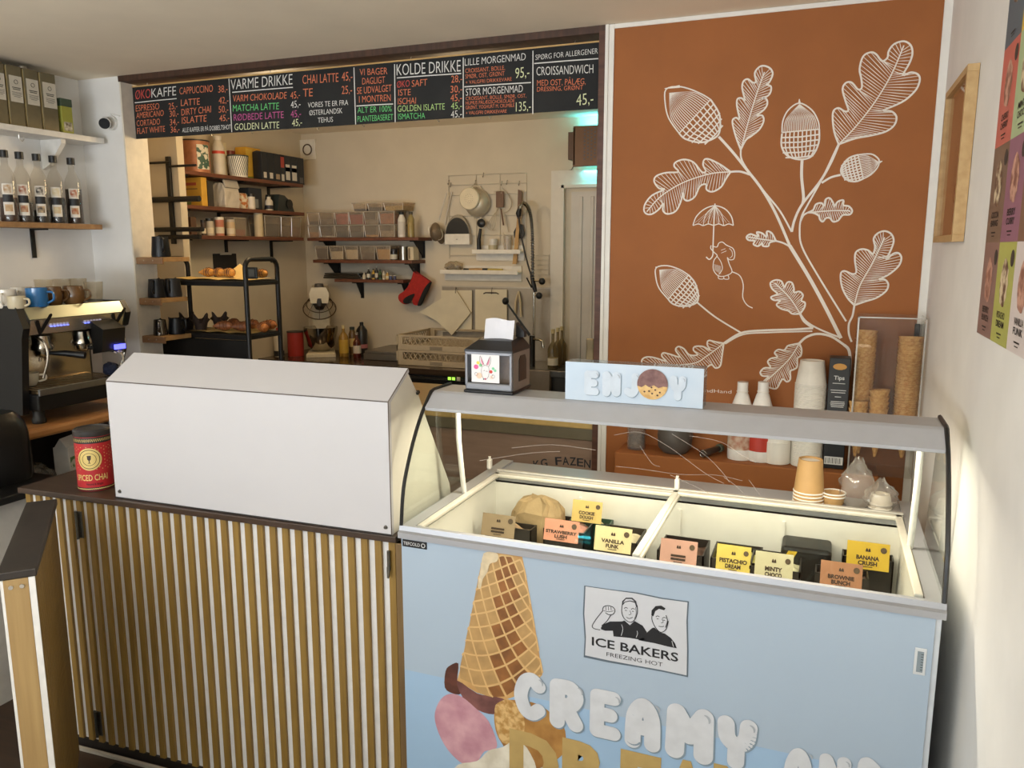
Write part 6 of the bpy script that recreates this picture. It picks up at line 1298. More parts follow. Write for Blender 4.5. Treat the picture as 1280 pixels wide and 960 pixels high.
for r_ in range(5):
    for c_ in range(5):
        ya, yb, za, zb = PY[c_], PY[c_+1], PZ[r_], PZ[r_+1]
        t = MB().bx(XR-.0022, XR-.0006, yb, ya, za, zb).build('flavour_panel', M(PC[r_][c_], .45, var=.02), po)
        yc = (ya+yb)/2; zc = za+(zb-za)*.60; mb = MB(); n = 22
        mb.poly([rw(yc+.036*math.cos(2*PI*k/n)*(1+.1*math.sin(3*k)), zc+.046*math.sin(2*PI*k/n)*(1+.06*math.cos(5*k)), .0027) for k in range(n)])
        mb.build('scoop_picture', M('#6b4a38' if (r_+c_) % 2 else '#8a5a4a', .6, col2='#d8c6a4' if (r_+c_) % 2 else '#c99a86', scale=35, ramp=(.42, .58)), t, recalc=False)
        mb = MB(); mb.poly([rw(yc-.055+.016*math.cos(2*PI*k/14), zb-.03+.016*math.sin(2*PI*k/14), .0028) for k in range(14)]); mb.build('round_badge', M('#3d3430', .6), t, recalc=False)
        if r_ < 3 and c_ < 3 and WORD[r_][c_][0]:
            mb = MB()
            for q, wd_ in enumerate(WORD[r_][c_]):
                z = za+.050-q*.017; text_mb(wd_, rw(yc+.037, z, .0028), rw(yc-.037, z, .0028), rw(yc+.037, z+.013, .0028), 0, .02, NX, mb)
            mb.build('lettering', BLK2, t, recalc=False)
        mb = MB(); mb.ribbon([rw(yc+.022, za+.020, .0028), rw(yc-.022, za+.020, .0028)], .003, NX); mb.ribbon([rw(yc+.015, za+.013, .0028), rw(yc-.015, za+.013, .0028)], .002, NX); mb.build('small_print', BLK2, t, recalc=False)
# ================================================================ FREEZER FRONT PRINT
def g3(x, y, o=.0006): return P(500+x/3.428, 680+y/3.428, Y=FY0-o)
def flat(pts, o, m, name, parent=fz, sm=3):
    pp = smooth_path([g3(x, y, o) for x, y in pts], sm, True) if sm else [g3(x, y, o) for x, y in pts]
    return MB().poly(pp).build(name, m, parent, recalc=False)
NIGHT = 1
art = flat([(358,40),(420,36),(523,50),(545,160),(575,330),(610,560),(545,635),(450,668),(395,650),(330,638),(245,585),(262,520),(300,330),(325,200),(345,100)], .0006, M('#b98a52', .5, col2='#cfa66c', scale=14), 'printed_cone', sm=0)
# waffle cells and ridges
def cone_pt(u, v, o=.0010):   # u across 0..1, v down 0..1
    L_, R__ = (360+(245-360)*v, 38+(585-38)*v), (523+(612-523)*v, 52+(560-52)*v)
    sag = 95*v*(4*u*(1-u))*v
    return g3(L_[0]+(R__[0]-L_[0])*u, L_[1]+(R__[1]-L_[1])*u+sag, o)
mb = MB(); mb2 = MB(); mb3 = MB(); mb4 = MB()
cl = lambda u, v, o: cone_pt(min(1, max(0, u)), min(.985, max(.008, v)), o)
KA, KB = .95, .16
for i in range(-6, 6):
    for j in range(0, 12):
        c4_ = []
        for (a, b) in ((i, j), (i+1, j), (i+1, j+1), (i, j+1)):
            aa, bb = a/5.5, b/10-.08    # u - KA v = aa ; v + KB u = bb + KB
            v = (bb+KB-KB*aa)/(1+KB*KA); u = aa+KA*v; c4_.append((u, v))
        uc, vc = sum(p[0] for p in c4_)/4, sum(p[1] for p in c4_)/4
        if not (-.05 < uc < 1.05 and 0 < vc < 1): continue
        sh = [(uc+(u-uc)*.84, vc+(v-vc)*.84) for u, v in c4_]
        (mb if .42 < uc < .80 else mb2 if uc < .5 else mb4).poly([cl(u, v, .0009) for u, v in sh])
        for p, q in ((c4_[0], c4_[1]), (c4_[1], c4_[2])): mb3.ribbon([cl(*p, .0012), cl((p[0]+q[0])/2, (p[1]+q[1])/2, .0012), cl(*q, .0012)], .0042, NM)
mb.build('printed_waffle_cell', M('#8a5a30', .5, var=.25, scale=22), art, recalc=False); mb2.build('printed_waffle_cell', M('#b5905c', .5, var=.15, scale=22), art, recalc=False)
mb4.build('printed_waffle_cell', M('#b5905c', .5, var=.15, scale=22), art, recalc=False); mb3.build('printed_waffle_ridge', M('#d8b37a', .5), art, recalc=False)
flat([(358,42),(395,34),(420,45),(415,75),(385,85),(375,120),(355,150),(345,190),(333,180),(345,110)], .0024, M('#d6c4a2', .5, var=.1, scale=60), 'printed_drip', art)
flat([(195,545),(215,520),(250,512),(245,585),(262,640),(225,640),(192,615)], .0005, M('#5a3428', .5, var=.3, scale=30), 'printed_chocolate')
flat([(245,585),(330,640),(395,652),(450,668),(420,700),(400,730),(330,710),(270,660)], .0008, M('#7a4f4a', .5, var=.3, scale=20), 'printed_dark_scoop')
flat([(175,665),(215,642),(265,655),(320,700),(380,760),(415,850),(405,880),(360,890),(330,935),(290,950),(240,920),(190,860),(155,780),(150,720)], .0011, M('#b98592', .55, col2='#d4a5ae', scale=16, bump=.2), 'printed_pink_scoop')
flat([(405,700),(430,672),(490,668),(600,690),(690,770),(710,820),(700,900),(600,960),(520,960),(440,860),(408,790)], .0007, M('#9a6a34', .55, col2='#b98a4a', scale=18), 'printed_caramel')
flat([(405,710),(430,675),(480,670),(530,740),(525,830),(470,860),(425,830)], .0012, M('#b08343', .6, col2='#d9b57a', scale=60, ramp=(.4, .6)), 'printed_crunchy_scoop')
flat([(330,930),(380,885),(440,870),(500,840),(560,900),(560,1000),(240,1000),(250,945)], .0014, M('#cfc6b2', .6, col2='#e6dfce', scale=25), 'printed_white_scoop')
# bubbly white letters
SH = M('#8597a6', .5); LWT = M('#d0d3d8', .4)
BAL = {'C': [[(.84,.74),(.6,.86),(.34,.78),(.2,.5),(.34,.22),(.6,.14),(.84,.24)]], 'R': [[(.2,.14),(.2,.84)], [(.2,.84),(.6,.84),(.78,.67),(.6,.5),(.25,.5)], [(.45,.48),(.78,.14)]],
 'E': [[(.78,.84),(.24,.84),(.24,.16),(.8,.16)], [(.24,.5),(.68,.5)]], 'A': [[(.2,.14),(.24,.62),(.5,.84),(.76,.62),(.8,.14)], [(.24,.42),(.76,.42)]],
 'M': [[(.14,.14),(.16,.84),(.5,.46),(.84,.84),(.86,.14)]], 'Y': [[(.18,.84),(.24,.58),(.5,.46),(.76,.58),(.82,.84)], [(.5,.46),(.5,.14)]], 'N': [[(.18,.14),(.18,.84),(.8,.16),(.8,.84)]],
 'D': [[(.2,.16),(.2,.84),(.5,.84),(.78,.66),(.78,.34),(.5,.16),(.2,.16)]], 'J': [[(.78,.84),(.78,.36),(.56,.16),(.24,.24)]], 'O': [[(.5,.84),(.22,.68),(.22,.32),(.5,.16),(.78,.32),(.78,.68),(.5,.84)]]}
def balloon(ch, x0, x1, z0, z1, y, parent, thick=.36, up=.0, shine=True, mat_=None):
    w_, h_ = x1-x0, z1-z0; st = thick*min(w_*1.12, h_)
    f = lambda p, o: Vector((x0+st/2+(w_-st)*(p[0]-.14)/.72, y-o, z0+st/2+(h_-st)*(p[1]-.14)/.70))
    b = MB(); s_ = MB()
    for k, poly in enumerate(BAL[ch]):
        pl = smooth_path([Vector((p[0], p[1], 0)) for p in poly], 5) if len(poly) > 3 and ch not in 'MNE' else [Vector((p[0], p[1], 0)) for p in poly]
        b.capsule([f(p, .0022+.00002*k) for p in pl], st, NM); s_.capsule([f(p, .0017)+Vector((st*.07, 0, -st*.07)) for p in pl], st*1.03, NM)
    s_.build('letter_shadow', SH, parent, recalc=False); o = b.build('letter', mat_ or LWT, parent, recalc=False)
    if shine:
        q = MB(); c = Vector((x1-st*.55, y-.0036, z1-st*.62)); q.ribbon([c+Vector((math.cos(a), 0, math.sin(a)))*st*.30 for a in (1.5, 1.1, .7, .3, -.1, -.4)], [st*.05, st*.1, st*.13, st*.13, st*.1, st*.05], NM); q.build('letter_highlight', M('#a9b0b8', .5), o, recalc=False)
def zpx(x, y): return P(x, y, Y=FY0)
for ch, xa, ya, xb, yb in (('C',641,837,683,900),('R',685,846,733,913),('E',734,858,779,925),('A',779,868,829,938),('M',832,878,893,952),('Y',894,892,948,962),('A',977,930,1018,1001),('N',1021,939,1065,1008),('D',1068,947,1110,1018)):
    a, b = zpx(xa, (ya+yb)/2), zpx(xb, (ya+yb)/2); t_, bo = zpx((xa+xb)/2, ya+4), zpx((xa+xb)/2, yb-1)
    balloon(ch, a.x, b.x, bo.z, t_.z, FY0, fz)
GOLDL = M('#b99d63', .5)
for ch, xa, xb in (('D',637,699),('R',703,768),('E',776,828),('A',830,890),('M',893,965)):
    a, b = zpx(xa, 940), zpx(xb, 940); zz1 = zpx((xa+xb)/2, 918+(xa-637)*.175).z; zz0 = zz1-.135
    text_mb(ch, (a.x, FY0-.0019, zz0), (b.x, FY0-.0019, zz0), (a.x, FY0-.0019, zz1), 0, .06, NM).build('gold_letter', GOLDL, fz, recalc=False)
# portrait sign on the front
SGQ = [(795,182),(900,197),(1010,212),(1120,235),(1232,250),(1227,330),(1230,450),(1228,563),(1120,540),(1010,520),(900,500),(793,477),(797,400),(790,300)]
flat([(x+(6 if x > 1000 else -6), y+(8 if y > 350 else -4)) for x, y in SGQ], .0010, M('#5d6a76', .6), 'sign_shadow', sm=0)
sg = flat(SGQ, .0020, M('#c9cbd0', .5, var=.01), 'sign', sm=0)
INK = M('#17171a', .6); SO = .0026
def ink(pts, sm=0, m=INK, o=SO, nm_='portrait_shape'): return flat(pts, o, m, nm_, sg, sm)
def line(pts, wd, o=SO+.0004, m=INK, nm_='portrait_line'):
    MB().ribbon(smooth_path([g3(x, y, o) for x, y in pts], 4), wd, NM).build(nm_, m, sg, recalc=False)
ink([(858,350),(900,332),(950,332),(962,328),(985,348),(1005,330),(1040,350),(1058,378),(1050,395),(1045,413),(980,402),(915,396),(912,372),(880,372),(862,366)])
ink([(1020,412),(1052,385),(1080,360),(1090,358),(1112,378),(1135,384),(1160,402),(1178,425),(1186,447),(1150,440),(1090,425)])
LT = M('#c9cbd0', .5, var=.01)
ink([(952,262),(960,240),(985,235),(1012,252),(1018,285),(1010,318),(990,333),(968,325),(955,300)], 3, LT, SO+.0002); line([(952,262),(950,290),(960,318),(985,335),(1005,325),(1017,295),(1016,262)], .0018)
ink([(950,268),(952,245),(968,230),(995,230),(1012,245),(1018,275),(1012,270),(1006,252),(985,246),(965,250)], 0, M('#3a3a3e', .6), SO+.0004); ink([(956,252),(968,236),(992,236),(1004,246),(985,242),(966,246)], 0, LT, SO+.0006)
ink([(1080,300),(1095,280),(1120,275),(1145,295),(1150,330),(1140,365),(1120,378),(1098,362),(1084,335)], 3, LT, SO+.0002); line([(1081,300),(1080,325),(1095,358),(1118,378),(1140,365),(1150,330)], .0018)
ink([(1077,305),(1078,285),(1095,266),(1120,264),(1138,276),(1132,284),(1110,278),(1094,288),(1086,310)], 0, INK, SO+.0004)
for (x, y) in ((968,276),(998,280),(1104,312),(1132,318)): line([(x-8, y), (x, y-4), (x+8, y)], .0016); line([(x-4, y+8), (x+4, y+9)], .0016)
line([(985,285),(990,300),(980,303)], .0012); line([(970,313),(982,319),(998,314)], .0016); line([(1122,320),(1128,335),(1118,338)], .0012); line([(1108,352),(1122,354),(1132,352)], .0016)
line([(1140,305),(1146,330),(1138,358)], .0022); line([(1010,270),(1012,300),(1004,320)], .0012)
ink([(826,350),(842,322),(870,288),(895,300),(905,306),(885,332),(866,350),(856,368),(835,362)], 0, LT, SO+.0002); line([(870,285),(842,320),(824,350),(832,362),(858,368)], .0018); line([(904,304),(885,332),(864,350)], .0018)
ink([(866,288),(872,270),(890,264),(912,272),(920,284),(914,300),(895,302)], 3, LT, SO+.0003); line([(868,288),(872,270),(890,264),(912,270),(921,284),(914,300),(896,303),(880,294)], .0018)
for x in (882, 893, 904): line([(x, 268), (x+1, 284)], .0012)
line([(872,285),(895,290),(916,286)], .0012); line([(950,345),(955,365),(948,392)], .0012, SO+.0006, LT); line([(1012,400),(1018,385),(1016,372)], .0012, SO+.0006, LT); line([(1165,415),(1172,440)], .0012, SO+.0006, LT)
text_mb('ICE BAKERS', g3(822,433,SO), g3(1192,505,SO), g3(822,396,SO), 0, .018, NM).build('lettering', INK, sg, recalc=False)
text_mb('FREEZING HOT', g3(885,480,SO), g3(1125,526,SO), g3(885,462,SO), 0, -.004, NM).build('lettering', INK, sg, recalc=False)
# ================================================================ FREEZER CONTENTS
cards = [((601,643,642,672), '#a08b70', None, 'brown card at the left end of the freezer'), ((679,650,722,678), '#d9977e', ('STRAWBERRY', 'LUSH'), 'salmon pink card lettered STRAWBERRY LUSH'), ((714,626,751,654), '#d9bd72', ('COOKIE', 'DOUGH'), 'golden card lettered COOKIE DOUGH in the rear row'),
 ((742,659,788,691), '#e0d0a2', ('VANILLA', 'FUNK'), 'cream card lettered VANILLA FUNK'), ((824,675,870,707), '#c99c8e', None, 'dusky pink card right of the lid divider'), ((894,682,937,717), '#d6c060', ('PISTACHIO', 'DREAM'), 'yellow card lettered PISTACHIO DREAM'),
 ((942,691,990,728), '#c6bfa0', ('MINTY', 'CHOCO'), 'grey green card lettered MINTY CHOCO'), ((1057,678,1111,713), '#d9b53a', ('BANANA', 'CRUSH'), 'bright yellow card lettered BANANA CRUSH'), ((1024,703,1077,737), '#a9785a', ('BROWNIE', 'BUNCH'), 'brown card lettered BROWNIE BUNCH')]
ice = ['#a98a6a', '#d99a8a', '#dccb9a', '#e3d6b4', '#5d4438', '#b9b06a', '#cfcaa8', '#d0ab3a', '#4a352b']
tubn = ['brown', 'pink', 'cookie', 'vanilla', 'dark chocolate', 'pistachio', 'mint', 'banana', 'brownie']
TUBM = M('#2a2623', .4); TUBG = M('#33584a', .4)
random.seed(11)
for k, ((xa, ya, xb, yb), col, words_, lb) in enumerate(cards):
    xm = (xa+xb)/2; base = P(xm, yb-1, Z=.795); rear = k in (2, 7); Yc = base.y
    tilt = .018; zb_ = .795
    if rear: Yc = min(Yc, 2.225); zb_ = P(xm, yb-1, Y=Yc).z
    A_, B_ = P(xa, yb, Y=Yc), P(xb, yb, Y=Yc); hgt = P(xm, ya, Y=Yc+tilt).z-zb_; xw = (B_.x-A_.x)
    dx = (A_.x+B_.x)/2
    c = thing('flavour_card', lb, 'card', (dx, Yc, zb_), group='flavour cards in the freezer')
    a0, b0, a1, b1 = Vector((dx-xw/2, Yc, zb_)), Vector((dx+xw/2, Yc, zb_)), Vector((dx-xw/2, Yc+tilt, zb_+hgt)), Vector((dx+xw/2, Yc+tilt, zb_+hgt))
    MB().prism([a0, b0, b1, a1], (0, .0015, .0003)).build('card', M(col, .5, var=.04), c)
    nn_ = (b0-a0).cross(a1-a0).normalized()
    q = lambda u, v, o=.0006: a0+(b0-a0)*u+(a1-a0)*v+nn_*o
    mb = MB()
    if words_:
        for j, wd_ in enumerate(words_):
            v = .36-.20*j; text_mb(wd_, q(.5-.045*len(wd_), v), q(.5+.045*len(wd_), v), q(.5-.045*len(wd_), v+.15), 0, .045, nn_, mb)
    else:
        for v in (.36, .22): mb.ribbon([q(.3, v), q(.7, v)], .006, nn_)
    mb.ribbon([q(.38, .10), q(.62, .10)], .002, nn_)
    for s in (-.03, .03): mb.poly([q(.5+s-.03, .66), q(.5+s+.03, .66), q(.5+s+.025, .74), q(.5+s, .80), q(.5+s-.025, .74)])
    mb.build('print', M('#3f2f26', .6), c, recalc=False)
    MB().poly([q(.86+.075*math.cos(2*PI*i/16), .76+.075*xw/hgt*math.sin(2*PI*i/16), .0009) for i in range(16)]).build('round_badge', M('#5a4a3a', .6), c, recalc=False)
    # the tub behind the card
    tx0, tx1 = dx-.062, dx+.066
    if k == 0: tx0, tx1 = dx-.05, dx+.10
    ty0, ty1 = Yc+.026 if rear else Yc+.024, Yc+.104 if rear else Yc+.155
    if rear: ty1 = 2.304
    if k == 0: ty1 = Yc+.075
    if k == 8: ty1 = Yc+.085
    tx1 = min(tx1, .222)
    t = thing('ice_cream_tub', 'open tub of %s ice cream behind its card in the freezer' % tubn[k], 'tub', ((tx0+tx1)/2, (ty0+ty1)/2, .507), group='ice cream tubs')
    m_ = TUBG if k == 2 else TUBM
    MB().bx(tx0, tx1, ty0, ty0+.004, .507, .82).bx(tx0, tx1, ty1-.004, ty1, .507, .82).bx(tx0, tx0+.004, ty0, ty1, .507, .82).bx(tx1-.004, tx1, ty0, ty1, .507, .82).bx(tx0, tx1, ty0, ty1, .507, .514).build('tub_body', m_, t)
    MB().grid(lambda u, v: Vector((tx0+.005+(tx1-tx0-.010)*u, ty0+.005+(ty1-ty0-.010)*v, .80+.022*math.sin(PI*u)*math.sin(PI*v)+.007*math.sin(9*u+k)*math.sin(7*v+2*k))), 16, 14).build('ice_cream', M(ice[k], .6, var=.2, scale=45, bump=.3), t, smooth=True)
# brown paper bag at the left end
r = thing('paper_bag', 'crumpled brown paper bag at the left end inside the freezer', 'bag', (-.80, 2.245, .507)); random.seed(3)
mb = MB(); nrr = 22
def cr(f, z): return [Vector((-.80+.085*f*math.copysign(abs(math.cos(2*PI*i/nrr))**.6, math.cos(2*PI*i/nrr))+random.uniform(-.006, .006), 2.245+.045*f*math.copysign(abs(math.sin(2*PI*i/nrr))**.6, math.sin(2*PI*i/nrr))+random.uniform(-.006, .006), z+random.uniform(-.006, .006))) for i in range(nrr)]
mb.loft([cr(1, .508), cr(1.02, .66), cr(1.05, .78), cr(.95, .84), cr(.7, .872), cr(.3, .885)]).build('bag_body', M('#b59a72', .8, var=.12, scale=25, bump=.5), r)
# dark wrapped block with yellow corner near the banana card
r = thing('wrapped_block', 'black wrapped block with yellow stripes left of the banana card', 'package', (.03, 2.24, .507)); MB().bx(-.075, .055, 2.195, 2.30, .508, .845, .01).build('wrapper', M('#1d1c1a', .45), r)
mb = MB()
for k in range(3): mb.poly([(-.072+k*.008, 2.1945, .80+k*.008), (-.055+k*.008, 2.1945, .835), (-.048+k*.008, 2.1945, .835), (-.064+k*.008, 2.1945, .80)])
mb.build('stripe', M('#d9b83a', .5), r)
# ================================================================ ON THE REAR DECK
KR = M('#b58f5c', .6, var=.04); CW = M('#e9e4da', .5)
def kcup(name, label, c, rb, rt, h, inv, m, group, parts=True):
    t = thing(name, label, 'cup', c, group=group); x, y, z = c
    pr = [(rb, 0), (rt, h)] if not inv else [(rt, 0), (rb, h)]
    o = [(a, z+b) for a, b in pr]
    if inv: MB().lathe([(rt-.001, z)] + o + [(rb-.004, z+h), (rb-.004, z+h-.006), (0, z+h-.006)], (x, y, 0), 28).build('cup_wall', m, t, smooth=True)
    else: MB().lathe([(0, z+.002)] + o + [(rt-.0015, z+h), (rb-.0015, z+.004), (0, z+.004)], (x, y, 0), 28).build('cup_wall', m, t, smooth=True)
    MB().torus((x, y, z+(h if not inv else .002)), rt, .0022, (0, 0, 1), 28, 6).build('rim', m if name == 'ice_cream_cup' else CW, t, smooth=True)
    if inv: MB().cyl((x, y, z+h-.007), (x, y, z+h-.0055), rb-.005, n=24).build('cup_base', CW, t)
    return t
DZ = .9225
cc = P(1010, 628, Y=2.385); xk = cc.x
for k in range(4): kcup('kraft_cup', 'kraft paper cup upside down, topmost of the stack behind the freezer lid' if k == 3 else 'kraft paper cup rim in the upside-down stack behind the freezer lid', (xk, 2.385, DZ+.010*k), .033, .042, .098, True, KR, 'upside-down kraft cups')
xk2 = P(1041, 632, Y=2.385).x
for k in range(2): kcup('kraft_cup', 'upper small kraft cup right of the tall kraft stack' if k else 'lower small kraft cup right of the tall kraft stack', (xk2, 2.385, DZ+.009*k), .026, .032, .026, False, KR, 'small kraft cups')
BAGF = CLEAR('#f2efea', haze=.16, hazecol='#e2dcd4', rough=.12, refl=1.2); random.seed(17)
def plasticbag(label, c, sx, sy, h, n=24, m=10):
    r = thing('plastic_bag', label, 'bag', c, group='clear bags behind the freezer lid'); mb = MB(); rings = []
    for j in range(m+1):
        f = j/m; z = h*f; ww = (.75+.35*math.sin(PI*min(1, f*1.25)))*(1-.75*max(0, f-.6)/.4)
        rings.append([Vector((c[0]+sx*ww*math.cos(2*PI*i/n)*(1+random.uniform(-.16, .16)), c[1]+sy*ww*math.sin(2*PI*i/n)*(1+random.uniform(-.16, .16)), c[2]+z+random.uniform(-.006, .006)*(j > 0))) for i in range(n)])
    mb.loft(rings).build('bag_film', BAGF, r, smooth=True); return r
xb1 = P(1070, 625, Y=2.42).x; xb2 = P(1099, 632, Y=2.42).x
plasticbag('large crumpled clear bag behind the freezer lid', (xb1, 2.40, DZ), .045, .034, .14)
plasticbag('smaller clear bag around white tubs behind the freezer lid', (xb2, 2.395, DZ), .040, .034, .085)
for k in range(2): kcup('kraft_cup', 'white paper tub inside the smaller clear bag, %s' % ('upper' if k else 'lower'), (xb2, 2.395, DZ+.001+.012*k), .024, .030, .030, True, M('#d9d2c4', .6), 'white tubs in the bag')
# ================================================================ ON THE LEDGE
LZ_ = .8875
def lx(px_, Y=2.94): return P(px_, 570, Y=Y).x
for px_, m2, nn in ((924, M('#b07a62', .5, col2='#d8c9b4', scale=40), 'left white syrup bottle with patterned brown label on the ledge'), (949.5, M('#b83a2c', .5), 'right white syrup bottle with red label on the ledge')):
    x = lx(px_); b = thing('sauce_bottle', nn, 'bottle', (x, 2.945, LZ_), group='white bottles on the ledge')
    z = LZ_; H_ = P(px_, 477, Y=2.945).z-z
    MB().lathe([(0, z+.001), (.043, z+.001), (.044, z+.01), (.044, z+.16), (.040, z+.185), (.022, z+H_-.045), (.019, z+H_-.04), (.019, z+H_), (0, z+H_)], (x, 2.945, 0), 28).build('bottle_body', M('#e6e2dc', .4), b, smooth=True)
    MB().lathe([(.0447, z+.04), (.0447, z+.10)], (x, 2.945, 0), 28).build('label', m2, b, smooth=True)
    MB().torus((x, 2.945, z+H_-.035), .0195, .002, (0, 0, 1), 20, 6).build('neck_ring', CW, b, smooth=True)
def cupstack(px_, n, ztop, rt, rb, group, nm, c_='white paper cup'):
    x = lx(px_); z0 = LZ_+.001; h = .085; step = (ztop-z0-h)/max(1, n-1)
    first = None
    for k in range(n):
        lab = '%s, topmost of %s' % (c_, nm) if k == n-1 else '%s in the middle of %s' % (c_, nm) if k else '%s at the bottom of %s' % (c_, nm)
        if first is None: first = kcup('ice_cream_cup', lab, (x, 2.94, z0), rb, rt, h, True, CW, group)
        else: dup(first, (x, 2.94, z0+step*k), None, lab)
cupstack(971, 22, P(971, 523, Y=2.94).z, .045, .036, 'short stack of paper cups', 'the short stack on the ledge')
cupstack(1008, 46, P(1008, 450, Y=2.94).z, .052, .040, 'tall stack of paper cups', 'the tall stack beside the black box')
a, b = lx(1029), lx(1055); zt_ = P(1042, 447, Y=2.92).z
bx = thing('tips_box', 'tall black tips box with orange oval badge beside the cone stand', 'box', ((a+b)/2, 2.94, LZ_)); MB().bx(a, b, 2.915, 2.985, LZ_+.001, zt_, .002).build('box_body', M('#1c1d20', .4), bx)
MB().poly([((a+b)/2+.022*math.cos(2*PI*k/24), 2.9142, zt_-.03+.011*math.sin(2*PI*k/24)) for k in range(24)]).build('oval_badge', M('#d19a4a', .5), bx, recalc=False)
mb = text_mb('Tips', ((a+b)/2-.017, 2.9142, zt_-.075), ((a+b)/2+.017, 2.9142, zt_-.075), ((a+b)/2-.017, 2.9142, zt_-.061), 0, .02, NM)
for k, (z, w_) in enumerate(((.088, .04), (.112, .05), (.120, .045), (.135, .02), (.152, .044), (.158, .046), (.164, .044), (.17, .04))): mb.ribbon([((a+b)/2-w_/2, 2.9142, zt_-z), ((a+b)/2+w_/2, 2.9142, zt_-z)], .0022, NM)
mb.build('lettering', M('#d9d9d6', .5), bx, recalc=False)
for zc in (zt_-.215, LZ_+.03):
    mb = MB(); MB().poly([((a+b)/2-.030, 2.9144, zc-.014), ((a+b)/2+.030, 2.9144, zc-.014), ((a+b)/2+.030, 2.9144, zc+.014), ((a+b)/2-.030, 2.9144, zc+.014)]).build('barcode_label', M('#dcdcd8', .5), bx, recalc=False)
    for k in range(14): xx = (a+b)/2-.026+k*.0038; mb.ribbon([(xx, 2.9140, zc-.010), (xx, 2.9140, zc+.010)], .0008+.0012*(k*7 % 3 == 0), NM)
    mb.build('barcode', M('#202020', .5), bx, recalc=False)
# cone stand
S0, S1 = P(1060, 570, Y=2.885).x, P(1159, 570, Y=2.885).x; S1 = min(S1, .306); ZTOP = P(1100, 396, Y=2.885).z
st_ = thing('cone_stand', 'tall clear acrylic stand holding stacked waffle cones in the corner', 'stand', ((S0+S1)/2, 2.95, LZ_)); AC = CLEAR('#f8f7f5', haze=.015, refl=.7)
for n, bx_args in (('side_wall', (S0, S0+.004, 2.872, 3.022, LZ_+.001, ZTOP)), ('side_wall', (S1-.004, S1, 2.872, 3.022, LZ_+.001, ZTOP)), ('front_wall', (S0, S1, 2.872, 2.876, LZ_+.001, ZTOP)), ('back_wall', (S0, S1, 3.018, 3.022, LZ_+.001, ZTOP))): MB().bx(*bx_args).build(n, AC, st_)
PZ_ = LZ_+.155
MB().bx(S0+.004, S1-.004, 2.876, 3.018, PZ_, PZ_+.004).build('holder_plate', AC, st_); MB().bx(S0+.004, S1-.004, 2.876, 3.018, LZ_+.002, LZ_+.008).build('base_plate', AC, st_)
EDG = M('#b9b4ac', .25, .3)
for x in (S0+.002, S1-.002): MB().bx(x-.0025, x+.0025, 2.8705, 2.8735, LZ_+.001, ZTOP).build('polished_edge', EDG, st_)
MB().bx(S0, S1, 2.8705, 2.8735, ZTOP-.004, ZTOP).build('polished_edge', EDG, st_); MB().bx(S1-.022, S1-.006, 3.0, 3.016, PZ_+.006, ZTOP-.03, .002).build('dark_strip', M('#22201e', .4), st_)
WAF = M('#c98f4c', .5, col2='#e6bb7c', scale=90, ramp=(.35, .65), bump=.25)
def cone_mesh(h, rt):
    mb = MB(); n = 30; rings = []
    for ins, seq in ((0, range(9)), (.0016, range(8, 0, -1))):
        for j in seq:
            f = j/8; ring = []
            for i in range(n):
                a = 2*PI*i/n; rr = .004+(rt-.004)*f-ins+.0012*(f > .99); top = .0034*math.cos(a)*(f > .99)
                ring.append(Vector((rr*math.cos(a), rr*math.sin(a), h*f-h+top+(.004 if ins else 0)*(f < .5))))
            rings.append(ring)
    mb.loft(rings, True, True); return mb
protoC = None
def conestack(px_, Y, n, zbot, ztop, rt, nm, group, h=.15):
    global protoC
    x = P(px_, 520, Y=Y).x; step = (ztop-zbot)/max(1, n-1)
    for k in range(n):
        z = zbot+step*k; lab = 'waffle cone, topmost of %s' % nm if k == n-1 else 'waffle cone nested within %s' % nm
        if protoC is None:
            o = thing('waffle_cone', lab, 'cone', (x, Y, z), 0, group); mb = cone_mesh(h, .031)
            mb.bm.transform(Matrix.Translation((x, Y, z))); mb.build('cone_wall', WAF, o, smooth=True)
            protoC = o
        else: o = dup(protoC, (x, Y, z), random.uniform(0, 6.28), lab)
        o['group'] = group; s_ = rt/.031; o.scale = (s_, s_, 1)
zc = lambda py_, Y: P(1100, py_, Y=Y).z
conestack(1076, 2.975, 23, PZ_+.045, zc(413, 2.975), .033, 'the tall left stack', 'cones of the tall left stack')
conestack(1131, 2.965, 25, PZ_+.045, zc(419, 2.965), .0385, 'the tall right stack', 'cones of the tall right stack')
conestack(1072, 2.908, 3, PZ_+.05, zc(503, 2.908), .030, 'the low front left stack', 'cones of the low front left stack')
conestack(1097, 2.925, 5, PZ_+.05, zc(487, 2.925), .032, 'the low middle stack', 'cones of the low middle stack')
# small things at the left end of the ledge, seen through the freezer glass
x = lx(795, 2.95); r = thing('glass_jar', 'small glass jar with dark contents at left end of the ledge', 'jar', (x, 2.95, LZ_)); MB().lathe([(0, LZ_+.001), (.034, LZ_+.001), (.036, LZ_+.01), (.036, LZ_+.10), (.030, LZ_+.10), (.031, LZ_+.008), (0, LZ_+.006)], (x, 2.95, 0), 24).build('jar_body', CLEAR('#e9e2da', haze=.1), r, smooth=True)
MB().lathe([(0, LZ_+.009), (.029, LZ_+.009), (.029, LZ_+.06), (0, LZ_+.065)], (x, 2.95, 0), 20).build('contents', M('#3b2c22', .6, col2='#8a7a68', scale=60), r)
x = lx(843, 2.95); r = thing('dark_pot', 'dark grey rounded pot on the ledge behind the canopy', 'pot', (x, 2.95, LZ_)); MB().lathe([(0, LZ_+.001), (.045, LZ_+.001), (.062, LZ_+.02), (.066, LZ_+.07), (.06, LZ_+.13), (.055, LZ_+.13), (.058, LZ_+.02), (0, LZ_+.012)], (x, 2.95, 0), 30).build('pot_body', M('#57504a', .45, var=.1), r, smooth=True)
